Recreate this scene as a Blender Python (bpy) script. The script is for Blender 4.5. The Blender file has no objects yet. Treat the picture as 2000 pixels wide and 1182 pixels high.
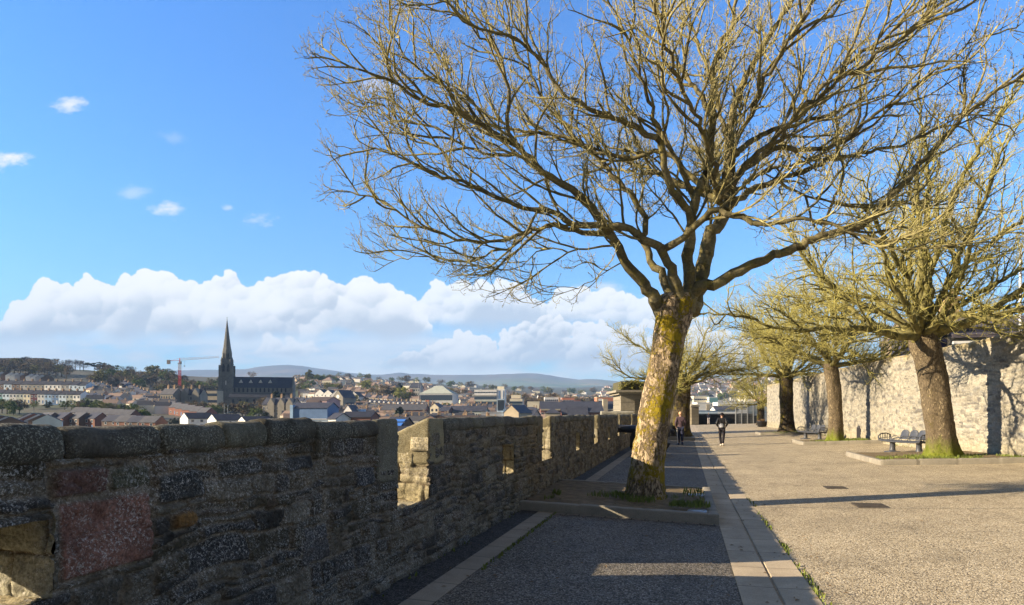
import bpy, bmesh, math, random
import numpy as np
from mathutils import Vector, Matrix
R = math.radians
random.seed(7)
rng = np.random.default_rng(11)
F = 2000 * 24 / 36.0          # focal length in photo pixels
EYE, YH = 1.62, 807.0         # eye height over the walk, horizon row
AZ = R(14.3)                  # heading of the wall walk
CA, SA = math.cos(AZ), math.sin(AZ)
SUN_AZ, SUN_EL = R(9), R(21.3)
scene = bpy.context.scene
COL = scene.collection

def pt(px, py, d): return ((px - 1000) / F * d, d, EYE + (YH - py) / F * d)
def us(u, s, z=0.0): return (u * SA + s * CA, u * CA - s * SA, z)
def to_us(x, y): return (x * SA + y * CA, x * CA - y * SA)   # u, s
def gz(s):                    # cross fall of the walk: down to the gutter, up to the far wall
    if s < .5: return -.035 * (s + 2.71)
    if s < 1.2: return -.118
    return -.118 + .033 * (s - 1.2)
def gnd(px, py, lift=0.0):    # where a ray meets the walk
    lo, hi = 1.5, 400.0
    for _ in range(60):
        d = (lo + hi) / 2
        x, y, z = pt(px, py, d)
        if z > gz(to_us(x, y)[1]) + lift: lo = d
        else: hi = d
    return pt(px, py, d)

# ---------------------------------------------------------------- numpy noise
def _hash(ix, iy, iz, seed):
    h = (ix.astype(np.int64) * 374761393 + iy.astype(np.int64) * 668265263 + iz.astype(np.int64) * 2147483647 + seed * 974634777) & 0xffffffff
    h = ((h ^ (h >> 13)) * 1274126177) & 0xffffffff
    h = ((h ^ (h >> 16)) * 2246822519) & 0xffffffff
    return ((h ^ (h >> 15)) & 0xffffff) / float(0xffffff)
def vnoise(x, y, z=None, seed=0):
    x = np.asarray(x, float); y = np.asarray(y, float)
    z = np.zeros_like(x) if z is None else np.asarray(z, float)
    ix, iy, iz = np.floor(x), np.floor(y), np.floor(z)
    fx, fy, fz = x - ix, y - iy, z - iz
    fx = fx * fx * (3 - 2 * fx); fy = fy * fy * (3 - 2 * fy); fz = fz * fz * (3 - 2 * fz)
    o = 0
    for a in (0, 1):
        for b in (0, 1):
            for c in (0, 1):
                w = (fx if a else 1 - fx) * (fy if b else 1 - fy) * (fz if c else 1 - fz)
                o = o + w * _hash(ix + a, iy + b, iz + c, seed)
    return o * 2 - 1
def fbm(x, y, z=None, oct=4, seed=0, gain=.5):
    o = 0; a = 1.0; t = 0
    x = np.asarray(x, float); y = np.asarray(y, float)
    z = None if z is None else np.asarray(z, float)
    for k in range(oct):
        o = o + a * vnoise(x * 2 ** k, y * 2 ** k, None if z is None else z * 2 ** k, seed + k * 17)
        t += a; a *= gain
    return o / t
def sstep(a, b, x):
    t = np.clip((x - a) / (b - a), 0, 1)
    return t * t * (3 - 2 * t)

# ---------------------------------------------------------------- mesh builder
class MB:
    def __init__(self):
        self.v = []; self.f = []; self.n = 0; self.c = []; self.hascol = False; self.m = []
    def add(self, verts, faces, col=None, mi=0):
        b = self.n
        self.v.append(np.asarray(verts, float).reshape(-1, 3))
        k = len(self.v[-1]); self.n += k
        self.f += [tuple(i + b for i in f) for f in faces]
        self.m += [mi] * len(faces)
        if col is None: col = np.ones((k, 3))
        else: self.hascol = True
        col = np.asarray(col, float)
        if col.ndim == 1: col = np.tile(col, (k, 1))
        self.c.append(col)
    def box(self, x0, x1, y0, y1, z0, z1, mi=0, col=(.29, .26, .205)):
        v = [(x, y, z) for z in (z0, z1) for y in (y0, y1) for x in (x0, x1)]
        self.add(v, [(0, 2, 3, 1), (4, 5, 7, 6), (0, 1, 5, 4), (2, 6, 7, 3), (0, 4, 6, 2), (1, 3, 7, 5)], col, mi)
    def grid(self, P, col=None, keep=None, mi=0):
        a, b = P.shape[:2]
        idx = np.arange(a * b).reshape(a, b)
        q = np.stack([idx[:-1, :-1], idx[1:, :-1], idx[1:, 1:], idx[:-1, 1:]], -1).reshape(-1, 4)
        if keep is not None: q = q[keep.reshape(-1)]
        self.add(P.reshape(-1, 3), [tuple(t) for t in q.tolist()], None if col is None else col.reshape(-1, 3), mi)
    def tube(self, pts, rad, n=8, cap=True, mi=0):
        pts = [Vector(p) for p in pts]
        if not hasattr(rad, '__len__'): rad = [rad] * len(pts)
        V = []
        up = None
        for i, p in enumerate(pts):
            t = (pts[min(i + 1, len(pts) - 1)] - pts[max(i - 1, 0)]).normalized()
            if up is None:
                up = Vector((0, 0, 1)) if abs(t.z) < .9 else Vector((1, 0, 0))
            a = t.cross(up)
            if a.length < 1e-4: a = t.cross(Vector((1, .3, 0)))
            a.normalize(); b = a.cross(t); up = b
            for k in range(n):
                th = 2 * math.pi * k / n
                V.append(p + (a * math.cos(th) + b * math.sin(th)) * rad[i])
        Fc = []
        for i in range(len(pts) - 1):
            for k in range(n):
                k2 = (k + 1) % n
                Fc.append((i * n + k, i * n + k2, (i + 1) * n + k2, (i + 1) * n + k))
        if cap:
            Fc.append(tuple(range(n))); Fc.append(tuple((len(pts) - 1) * n + k for k in reversed(range(n))))
        self.add([tuple(v) for v in V], Fc, None, mi)
    def lathe(self, prof, n=16, c=(0, 0), mi=0):
        V = []; Fc = []
        for r, z in prof:
            for k in range(n):
                th = 2 * math.pi * k / n
                V.append((c[0] + r * math.cos(th), c[1] + r * math.sin(th), z))
        for i in range(len(prof) - 1):
            for k in range(n):
                k2 = (k + 1) % n
                Fc.append((i * n + k, i * n + k2, (i + 1) * n + k2, (i + 1) * n + k))
        Fc.append(tuple(reversed(range(n)))); Fc.append(tuple((len(prof) - 1) * n + k for k in range(n)))
        self.add(V, Fc, None, mi)
    def prism(self, poly, z0, z1, mi=0):     # poly in xy
        n = len(poly)
        V = [(x, y, z0) for x, y in poly] + [(x, y, z1) for x, y in poly]
        Fc = [tuple(reversed(range(n))), tuple(range(n, 2 * n))] + [(i, (i + 1) % n, n + (i + 1) % n, n + i) for i in range(n)]
        self.add(V, Fc, None, mi)
    def mesh(self, name, mats=(), smooth=False):
        me = bpy.data.meshes.new(name)
        V = np.concatenate(self.v) if self.v else np.zeros((0, 3))
        me.from_pydata(V.tolist(), [], self.f)
        if not isinstance(mats, (list, tuple)): mats = [mats]
        for m in mats: me.materials.append(m)
        if len(mats) > 1: me.polygons.foreach_set('material_index', self.m)
        if smooth: me.polygons.foreach_set('use_smooth', [True] * len(me.polygons))
        if self.hascol:
            a = me.attributes.new('col', 'FLOAT_COLOR', 'POINT')
            C = np.concatenate(self.c)
            a.data.foreach_set('color', np.concatenate([C, np.ones((len(C), 1))], 1).astype(np.float32).ravel())
        me.update()
        return me
    def build(self, name, mats, parent=None, smooth=False, us_frame=False):
        return link(self.mesh(name, mats, smooth), name, parent, us_frame)

def link(me, name, parent=None, us_frame=False):
    o = bpy.data.objects.new(name, me); COL.objects.link(o)
    if parent is not None: o.parent = parent
    elif us_frame: o.rotation_euler.z = -AZ
    return o
def tag(o, label=None, cat=None, group=None, kind=None):
    if label: o['label'] = label
    if cat: o['category'] = cat
    if group: o['group'] = group
    if kind: o['kind'] = kind
    return o
def thing(name, label, cat, loc=(0, 0, 0), rz=0.0, group=None):
    o = bpy.data.objects.new(name, None); COL.objects.link(o)
    o.location = loc; o.rotation_euler.z = rz
    o.empty_display_size = .2
    return tag(o, label, cat, group)
def struct(o): o['kind'] = 'structure'; return o
def copy_tree(o, parent=None):
    c = o.copy(); COL.objects.link(c)
    if parent is not None: c.parent = parent
    for ch in list(o.children): copy_tree(ch, c)
    return c
ORD = 'first second third fourth fifth sixth seventh eighth ninth tenth eleventh twelfth thirteenth fourteenth fifteenth sixteenth seventeenth eighteenth nineteenth twentieth'.split()
def nth(i):
    if i < 20: return ORD[i]
    k = i + 1
    return str(k) + ('th' if 10 < k % 100 < 14 else {1: 'st', 2: 'nd', 3: 'rd'}.get(k % 10, 'th'))

# ---------------------------------------------------------------- materials
class NT:
    def __init__(self, nt): self.nt = nt
    def n(self, t, **kw):
        nd = self.nt.nodes.new(t)
        for k, v in kw.items():
            if k == 'inp':
                for kk, vv in v.items():
                    if hasattr(vv, 'is_linked') or isinstance(vv, bpy.types.NodeSocket): self.nt.links.new(vv, nd.inputs[kk])
                    else: nd.inputs[kk].default_value = vv
            else: setattr(nd, k, v)
        return nd
    def math(self, op, a, b=None, c=None, clamp=False):
        nd = self.nt.nodes.new('ShaderNodeMath'); nd.operation = op; nd.use_clamp = clamp
        for i, v in enumerate((a, b, c)):
            if v is None: continue
            if isinstance(v, bpy.types.NodeSocket): self.nt.links.new(v, nd.inputs[i])
            else: nd.inputs[i].default_value = v
        return nd.outputs[0]
    def mix(self, fac, a, b, mode='MIX'):
        nd = self.nt.nodes.new('ShaderNodeMix'); nd.data_type = 'RGBA'; nd.blend_type = mode
        for s, v in ((nd.inputs[0], fac), (nd.inputs[6], a), (nd.inputs[7], b)):
            if isinstance(v, bpy.types.NodeSocket): self.nt.links.new(v, s)
            elif isinstance(v, (int, float)): s.default_value = v
            else: s.default_value = (*v, 1) if len(v) == 3 else v
        return nd.outputs[2]
    def ramp(self, fac, stops, interp='LINEAR'):
        nd = self.nt.nodes.new('ShaderNodeValToRGB'); nd.color_ramp.interpolation = interp
        el = nd.color_ramp.elements
        while len(el) < len(stops): el.new(.5)
        for e, (p, c) in zip(el, stops):
            e.position = p
            e.color = (*c, 1) if not isinstance(c, (int, float)) else (c, c, c, 1)
        self.nt.links.new(fac, nd.inputs[0])
        return nd.outputs[0]
    def noise(self, vec, scale, detail=4, rough=.55, dist=0.0):
        nd = self.nt.nodes.new('ShaderNodeTexNoise')
        nd.inputs['Scale'].default_value = scale; nd.inputs['Detail'].default_value = detail
        nd.inputs['Roughness'].default_value = rough; nd.inputs['Distortion'].default_value = dist
        if vec is not None: self.nt.links.new(vec, nd.inputs['Vector'])
        return nd.outputs[0]
    def vor(self, vec, scale, feature='F1', rand=1.0, out='Distance'):
        nd = self.nt.nodes.new('ShaderNodeTexVoronoi'); nd.feature = feature
        nd.inputs['Scale'].default_value = scale; nd.inputs['Randomness'].default_value = rand
        if vec is not None: self.nt.links.new(vec, nd.inputs['Vector'])
        return nd.outputs[out]
    def bump(self, h, strength=.5, dist=.02, normal=None):
        nd = self.nt.nodes.new('ShaderNodeBump')
        nd.inputs['Strength'].default_value = strength; nd.inputs['Distance'].default_value = dist
        self.nt.links.new(h, nd.inputs['Height'])
        if normal is not None: self.nt.links.new(normal, nd.inputs['Normal'])
        return nd.outputs[0]
    def sep(self, vec):
        nd = self.nt.nodes.new('ShaderNodeSeparateXYZ'); self.nt.links.new(vec, nd.inputs[0]); return nd.outputs
    def scalev(self, vec, s):
        nd = self.nt.nodes.new('ShaderNodeMapping'); nd.inputs['Scale'].default_value = s
        self.nt.links.new(vec, nd.inputs[0]); return nd.outputs[0]

def material(name, fn=None, base=(.5, .5, .5), rough=.85, metal=0.0, spec=.3):
    m = bpy.data.materials.new(name); m.use_nodes = True
    nt = m.node_tree; t = NT(nt)
    b = nt.nodes['Principled BSDF']
    b.inputs['Base Color'].default_value = (*base, 1); b.inputs['Roughness'].default_value = rough
    b.inputs['Metallic'].default_value = metal; b.inputs['Specular IOR Level'].default_value = spec
    if fn:
        co = t.n('ShaderNodeTexCoord').outputs['Object']
        r = fn(t, co)
        if 'color' in r: nt.links.new(r['color'], b.inputs['Base Color'])
        if 'normal' in r: nt.links.new(r['normal'], b.inputs['Normal'])
        if 'rough' in r: nt.links.new(r['rough'], b.inputs['Roughness'])
    return m
def mottled(name, a, b, scale=3.0, bump=.3, bscale=30, rough=.85, c=None, spec=.3, bd=.02):
    def fn(t, co):
        n1 = t.noise(co, scale, 6, .6)
        col = t.ramp(n1, [(.3, a), (.7, b)])
        if c is not None:
            n3 = t.noise(co, scale * 6, 4, .6)
            col = t.mix(t.ramp(n3, [(.55, 0.0), (.66, 1.0)]), col, c)
        return dict(color=col, normal=t.bump(t.noise(co, bscale, 4), bump, bd))
    return material(name, fn, rough=rough, spec=spec)
# ---------------------------------------------------------------- camera, sun, sky
cam = bpy.data.cameras.new('camera'); cam.sensor_width = 36; cam.lens = 24
cam.shift_y = (YH - 591) / 2000.0; cam.clip_start = .05; cam.clip_end = 30000
co_ = bpy.data.objects.new('camera', cam); COL.objects.link(co_)
co_.location = (0, 0, EYE); co_.rotation_euler = (R(90), 0, 0); scene.camera = co_
scene.cycles.max_bounces = 4; scene.cycles.diffuse_bounces = 2; scene.cycles.glossy_bounces = 2; scene.cycles.transmission_bounces = 2; scene.cycles.volume_bounces = 0
scene.cycles.use_light_tree = False
sd = Vector((math.cos(SUN_AZ) * math.cos(SUN_EL), math.sin(SUN_AZ) * math.cos(SUN_EL), -math.sin(SUN_EL)))
sl = bpy.data.lights.new('sun', 'SUN'); sl.energy = 5.0; sl.angle = R(.5); sl.color = (1, .82, .58)
so = bpy.data.objects.new('sun', sl); COL.objects.link(so)
so.rotation_euler = sd.to_track_quat('-Z', 'Y').to_euler(); so.location = (-30, -5, 30)
scene.view_settings.view_transform = 'Standard'; scene.view_settings.look = 'None'
scene.view_settings.exposure = EXPOSURE = 1.4
scene.view_settings.gamma = 1.0

w = bpy.data.worlds.new('World'); scene.world = w; w.use_nodes = True
wt = w.node_tree; W = NT(wt)
bg = wt.nodes['Background']
sky = W.n('ShaderNodeTexSky', sky_type='NISHITA', sun_disc=False, sun_elevation=SUN_EL,
          sun_rotation=math.atan2(-sd.x, -sd.y), altitude=50, air_density=1.0, dust_density=.1, ozone_density=3.0)
dirv = W.n('ShaderNodeTexCoord').outputs['Generated']
sx, sy, sz = W.sep(dirv)
ysafe = W.math('MAXIMUM', sy, .02)
X = W.math('DIVIDE', sx, ysafe); Z = W.math('DIVIDE', sz, ysafe)

tint = W.ramp(sz, [(0.0, (.66, .88, 1.12)), (.06, (.80, 1.06, 1.32)), (.14, (.80, 1.18, 1.5)), (.28, (.70, 1.22, 1.68)), (.5, (.64, 1.22, 1.85)), (.8, (.7, 1.2, 1.7))])
hs = W.mix(1.0, sky.outputs[0], tint, 'MULTIPLY')
# neutral tone added to unseen sky overhead and behind, tempering the blue ambient light
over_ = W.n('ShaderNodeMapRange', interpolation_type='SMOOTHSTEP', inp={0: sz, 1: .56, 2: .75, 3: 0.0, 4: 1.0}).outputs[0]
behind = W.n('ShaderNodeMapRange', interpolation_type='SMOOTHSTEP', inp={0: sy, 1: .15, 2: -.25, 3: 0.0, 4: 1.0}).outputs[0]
ambient_veil = W.math('MULTIPLY', W.math('MAXIMUM', over_, behind), W.n('ShaderNodeMapRange', inp={0: W.noise(dirv, 2.2, 5, .6), 1: .38, 2: .55, 3: .55, 4: .95}).outputs[0])
hs = W.mix(ambient_veil, hs, (1.15, 1.12, 1.12))
# Clouds: worked out here with numpy noise over directions (X, Z on the plane one unit ahead), kept in a small
# generated picture that the world looks up by direction.
CX0, CX1, CY0, CY1, CS = -420, 2100, 60, 800, 1.1
def clouds():
    Wd, Hd = int((CX1 - CX0) / CS), int((CY1 - CY0) / CS)
    PX, PY = np.meshgrid(CX0 + (np.arange(Wd) + .5) * CS, CY0 + (np.arange(Hd) + .5) * CS)
    rgb = np.zeros((Hd, Wd, 3)); al = np.zeros((Hd, Wd))
    rc = np.random.default_rng(42)
    w1 = fbm(PX / 60, PY / 60, oct=5, seed=301); w2 = fbm(PX / 60 + 40, PY / 60, oct=5, seed=302)
    f1 = fbm(PX / 130, PY / 75, oct=7, seed=303); f2 = fbm(PX / 24, PY / 24, oct=5, seed=304, gain=.6)
    f3 = fbm(PX / 24 + 70, PY / 24, oct=5, seed=305, gain=.6); f4 = fbm(PX / 90, PY / 60, oct=6, seed=306, gain=.6)
    def blur(a, k):
        for ax in (0, 1):
            for _ in range(2):
                c = np.cumsum(np.pad(a, [(k + 1, k) if i == ax else (0, 0) for i in range(2)], mode='edge'), axis=ax)
                n = 2 * k + 1
                a = (np.take(c, range(n, c.shape[ax]), ax) - np.take(c, range(0, c.shape[ax] - n), ax)) / n
        return a
    def over(c, a):
        nonlocal rgb, al
        rgb = rgb * (1 - a[..., None]) + c * a[..., None]; al = al * (1 - a) + a
    def bank(sk, base, n, rmin, rmax, seed, soft=1, ampl=1.0, lo=.0, fadeb=26, contrast=1.0):
        r = np.random.default_rng(seed)
        xs = np.array([p[0] for p in sk], float); ys = np.array([p[1] for p in sk], float)
        wx, wy = PX + 12 * w1 + 9 * f2, PY + 10 * w2 + 9 * f3
        zb = np.full(PX.shape, -1e9); nx = np.zeros(PX.shape); ny = np.zeros(PX.shape)
        for i in range(n):
            x = r.uniform(xs[0], xs[-1]); top = np.interp(x, xs, ys)
            if top > base - 4: continue
            top = top + 9 * math.sin(x * .045 + seed) * math.sin(x * .113 + 2 * seed) + 5 * math.sin(x * .31 + seed)
            if i % 5 < 2:
                R_ = r.uniform(rmin * .7, rmin * 2.1); y = top + R_ * r.uniform(.55, 1.25) + r.random() ** 2 * 16
            else:
                t = r.random() ** 1.3
                y = top + t * (base - top); R_ = (rmin + (rmax - rmin) * (.15 + .85 * min(1, (y - top) / 60)) * r.uniform(.45, 1))
                y = max(y, top + R_ * .9)
            x0, x1 = int((x - R_ * 1.5 - CX0) / CS) - 14, int((x + R_ * 1.5 - CX0) / CS) + 14; y0, y1 = int((y - R_ * 1.4 - CY0) / CS) - 12, int((y + R_ * 1.4 - CY0) / CS) + 12
            x0, y0 = max(0, x0), max(0, y0); x1, y1 = min(Wd, x1), min(Hd, y1)
            if x1 <= x0 or y1 <= y0: continue
            dx, dy = (wx[y0:y1, x0:x1] - x) / (R_ * 1.15), (wy[y0:y1, x0:x1] - y) / R_
            q = 1 - dx * dx - dy * dy; z = np.sqrt(np.maximum(q, 0)) * R_ + r.uniform(-.3, .3) * R_ + .25 * R_
            z = np.where(q > 0, z, -1e9); b = z > zb[y0:y1, x0:x1]
            zb[y0:y1, x0:x1] = np.where(b, z, zb[y0:y1, x0:x1])
            nx[y0:y1, x0:x1] = np.where(b, dx, nx[y0:y1, x0:x1]); ny[y0:y1, x0:x1] = np.where(b, dy, ny[y0:y1, x0:x1])
        cov = (zb > -1e8).astype(float)
        cov = np.clip(blur(cov, soft) * 1.6 - .30 + .20 * f2, 0, 1)
        lit = .5 + .5 * (-.50 * nx - .86 * ny) * .9
        lit = np.where(zb > -1e8, lit, .7)
        lit = .52 * blur(lit, 1) + .28 * blur(lit, 4) + .20 * blur(lit, 16)
        topc = np.interp(PX, xs, ys); rel = np.clip((base - PY) / np.maximum(30, base - topc), 0, 1)
        s = (lit - .5) * 1.7 * contrast + .10 + .62 * rel + .50 * f1 + .46 * f4 + .10 * f2
        s = np.clip(s, 0, 1)
        stops = np.array([0, .25, .5, .75, 1.0])
        c = np.stack([np.interp(s, stops, v) for v in ((.60, .74, .90, 1.0, 1.05), (.65, .78, .91, 1.0, 1.04), (.73, .83, .93, 1.0, 1.02))], -1)
        fb = sstep(base + fadeb, base - fadeb, PY + 16 * w1 + 12 * f1)
        over(c, cov * fb * ampl)
    # low stratiform layers
    st = fbm(PX / 260, PY / 46, oct=6, seed=310, gain=.55) + .35 * fbm(PX / 70, PY / 26, oct=5, seed=311)
    a = sstep(-.42, .14, st) * sstep(630, 672, PY) * .85
    c = np.stack([.80 + .3 * st, .85 + .25 * st, .93 + .14 * st], -1)
    over(np.clip(c, .55, 1.0), np.clip(a, 0, 1))
    def puff(px, py, rx, ry, s):
        d = np.sqrt(((PX - px) / rx) ** 2 + ((PY - py) / ry) ** 2)
        a = sstep(.0, 1.3, 1 - d + 1.1 * fbm(PX / 34, PY / 16, oct=7, seed=int(px), gain=.62)) * s * sstep(1.9, 1.0, d)
        over(np.ones(PX.shape + (3,)) * np.array([.98, .95, .98]), np.clip(a * 1.25, 0, 1))
    for q in ((134, 203, 44, 17, .62), (14, 316, 56, 22, .8), (325, 409, 38, 16, .6), (258, 376, 36, 14, .25), (512, 431, 36, 15, .62), (444, 405, 20, 9, .4), (745, 168, 50, 22, .42), (340, 270, 40, 14, .12), (1180, 575, 60, 30, .5)): puff(*q)
    bank([(780, 640), (826, 585), (850, 556), (880, 545), (905, 560), (945, 556), (985, 548), (1010, 552), (1035, 580), (1060, 600), (1100, 575), (1150, 566), (1220, 570), (1300, 590), (1420, 640)], 636, 420, 7, 30, 3, 1, .93, fadeb=18)
    bank([(-420, 700), (-260, 690), (-140, 640), (-60, 655), (0, 640), (30, 605), (70, 566), (105, 545), (135, 556), (170, 548), (215, 552), (262, 533), (300, 533), (335, 545), (370, 562), (405, 552), (440, 540), (485, 560), (520, 550), (560, 540), (592, 532), (622, 550), (665, 556), (712, 542), (755, 560), (795, 578), (818, 610), (830, 650)], 655, 900, 7, 44, 4, 1, 1.0, fadeb=16)
    bank([(500, 690), (520, 664), (560, 655), (600, 668), (640, 690)], 692, 60, 6, 18, 6, 3, .8, fadeb=10)
    bank([(740, 712), (770, 698), (810, 684), (860, 664), (920, 652), (970, 658), (1000, 648), (1030, 622), (1065, 616), (1105, 632), (1150, 635), (1190, 640), (1300, 625), (1400, 640), (1500, 680), (1700, 720)], 712, 420, 6, 26, 5, 1, .97, fadeb=16)
    fade = sstep(0, 60, PX - CX0) * sstep(0, 60, CX1 - PX)
    img = bpy.data.images.new('cloud_field', Wd, Hd, alpha=True, float_buffer=True)
    img.colorspace_settings.name = 'Non-Color'
    A4 = np.concatenate([rgb, (al * fade)[..., None]], -1)[::-1].astype(np.float32)
    img.pixels.foreach_set(A4.ravel()); img.update(); img.pack()
    return img
cimg = clouds()
uu = W.math('DIVIDE', W.math('SUBTRACT', W.math('ADD', W.math('MULTIPLY', X, F), 1000.0), float(CX0)), float(CX1 - CX0))
vv = W.math('SUBTRACT', 1.0, W.math('DIVIDE', W.math('SUBTRACT', W.math('SUBTRACT', YH, W.math('MULTIPLY', Z, F)), float(CY0)), float(CY1 - CY0)))
it = wt.nodes.new('ShaderNodeTexImage'); it.image = cimg; it.extension = 'CLIP'; it.interpolation = 'Linear'
wt.links.new(W.n('ShaderNodeCombineXYZ', inp={0: uu, 1: vv, 2: 0.0}).outputs[0], it.inputs[0])
CLOUD = 6.9; SKYGAIN = .066
cc = W.n('ShaderNodeVectorMath', operation='SCALE', inp={0: it.outputs[0], 3: CLOUD}).outputs[0]
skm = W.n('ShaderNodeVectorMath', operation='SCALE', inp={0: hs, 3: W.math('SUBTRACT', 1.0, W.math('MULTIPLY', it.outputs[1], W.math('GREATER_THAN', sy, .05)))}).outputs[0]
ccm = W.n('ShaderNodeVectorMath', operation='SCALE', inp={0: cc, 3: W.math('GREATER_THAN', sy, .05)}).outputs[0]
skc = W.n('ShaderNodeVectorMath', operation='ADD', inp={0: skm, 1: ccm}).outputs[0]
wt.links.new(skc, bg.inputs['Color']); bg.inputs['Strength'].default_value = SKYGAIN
w.cycles.sampling_method = 'MANUAL'; w.cycles.sample_map_resolution = 1024
# ---------------------------------------------------------------- surfacing materials
def agg(name, cols, scale=62, big=(.85, 1.1), bumpd=.010, bstr=.9, gap=.25):
    def fn(t, co):
        wv = t.n('ShaderNodeTexNoise', inp={'Vector': co, 'Scale': 30.0, 'Detail': 2.0}).outputs[1]
        v = t.n('ShaderNodeVectorMath', operation='MULTIPLY_ADD', inp={0: wv, 1: (.03, .03, .03), 2: co}).outputs[0]
        cell = t.vor(v, scale, out='Color'); dist = t.vor(v, scale)
        hue = t.sep(cell)[0]
        c = t.ramp(hue, [(i / (len(cols) - 1), q) for i, q in enumerate(cols)])
        edge = t.ramp(dist, [(.35, 1.0), (.75, gap)])
        c = t.mix(1.0, c, edge, 'MULTIPLY')
        l = t.noise(co, .55, 6, .65); l2 = t.noise(t.scalev(co, (1, .35, 1)), 2.2, 5, .7)
        c = t.mix(1.0, c, t.ramp(l, [(.28, big[0] * .88), (.72, big[1] * 1.06)]), 'MULTIPLY')
        c = t.mix(1.0, c, t.ramp(l2, [(.28, .72), (.5, 1.0)]), 'MULTIPLY')
        h = t.math('SUBTRACT', 1.0, t.math('MULTIPLY', dist, dist))
        return dict(color=c, normal=t.bump(h, bstr, bumpd), rough=t.ramp(t.noise(co, 9, 3), [(.3, .62), (.7, .9)]))
    return material(name, fn, spec=.35)
M_plaza = agg('exposed_aggregate', [(.14, .105, .065), (.41, .335, .215), (.54, .445, .29), (.64, .54, .37), (.80, .71, .53)], gap=.5)
M_walk_shaded = agg('shaded_walk_aggregate', [(.05, .045, .035), (.125, .108, .085), (.205, .18, .14), (.28, .25, .2), (.46, .43, .38)], 66, gap=.22, bstr=.6)  # same aggregate as the plaza, darkened in colour to deepen the walk's shade
M_tarmac = agg('dark_tarmac', [(.02, .02, .021), (.05, .05, .05), (.075, .073, .07), (.11, .105, .1), (.2, .2, .19)], 75)
def slab(name, a, b, length, crack=.012, across=None, off=0.0):
    def fn(t, co):
        x, y, z = t.sep(co)
        n = t.noise(co, 2.0, 6, .65); nf = t.noise(co, 70, 3, .6)
        c = t.ramp(n, [(.28, a), (.72, b)])
        yy = t.math('DIVIDE', t.math('ADD', y, off), length)
        cellv = t.n('ShaderNodeTexWhiteNoise', noise_dimensions='1D', inp={'W': t.math('FLOOR', yy)}).outputs[0]
        c = t.mix(1.0, c, t.ramp(cellv, [(0, .9), (1, 1.06)]), 'MULTIPLY')
        fr = t.math('PINGPONG', yy, .5)
        j = t.math('GREATER_THAN', fr, crack / length)
        c = t.mix(1.0, c, t.ramp(j, [(0, .55), (1, 1.0)]), 'MULTIPLY')
        c = t.mix(1.0, c, t.ramp(nf, [(.3, .78), (.7, 1.12)]), 'MULTIPLY')
        h = t.math('ADD', t.math('MULTIPLY', j, .6), t.math('MULTIPLY', nf, .4))
        return dict(color=c, normal=t.bump(h, .55, .012))
    return material(name, fn, rough=.85)
M_border = slab('border_stone', (.25, .215, .165), (.39, .34, .265), .62)
M_gutter = slab('gutter_stone', (.34, .28, .20), (.55, .46, .33), .9)
M_kerb = slab('kerb_stone', (.2, .185, .15), (.33, .3, .24), 1.05)
M_sett = slab('sett_stone', (.17, .155, .13), (.28, .255, .21), .2)
M_soil = mottled('bed_soil', (.10, .075, .045), (.26, .19, .11), 6, .8, 60, bd=.03, c=(.10, .12, .03))
M_grass = mottled('grass_blades', (.07, .11, .018), (.21, .24, .05), 3, .1, 20)

# ---------------------------------------------------------------- sheets (local frame: x = s, y = u)
def strip(name, s0, s1, mat, u0=-8, u1=104, lift=0.0, ds=.4, rough=0.0):
    ns = max(2, int(math.ceil((s1 - s0) / ds)) + 1); S = np.linspace(s0, s1, ns)
    U = np.arange(u0, u1 + .01, 1.0 if not rough else .35)
    SS, UU = np.meshgrid(S, U, indexing='ij')
    ZZ = np.vectorize(gz)(SS) + lift
    if rough: ZZ = ZZ + rough * fbm(SS * .6, UU * .35, oct=3, seed=5)
    m = MB(); m.grid(np.stack([SS, UU, ZZ], -1)); o = m.build(name, mat, None, True, True)
    return struct(o)
strip('tarmac_margin', -2.9, -2.37, M_tarmac)
strip('border_strip', -2.37, -2.11, M_border, lift=.003)
strip('walkway', -2.11, .5, M_walk_shaded)
def gutter():
    m = MB()
    U = np.arange(-8, 104.1, 1.0)
    prof = [(.5, -.112), (.5, -.108), (.845, -.112), (.853, -.135), (.872, -.135), (.88, -.112), (1.2, -.108), (1.2, -.118)]
    S = np.array([p[0] for p in prof]); Zs = np.array([p[1] for p in prof])
    SS, UU = np.meshgrid(S, U, indexing='ij'); ZZ = np.repeat(Zs[:, None], len(U), 1)
    m.grid(np.stack([SS, UU, ZZ], -1))
    return struct(m.build('gutter', M_gutter, None, False, True))
gutter()
strip('plaza', 1.2, 10.6, M_plaza, ds=.7, rough=.018)

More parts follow.
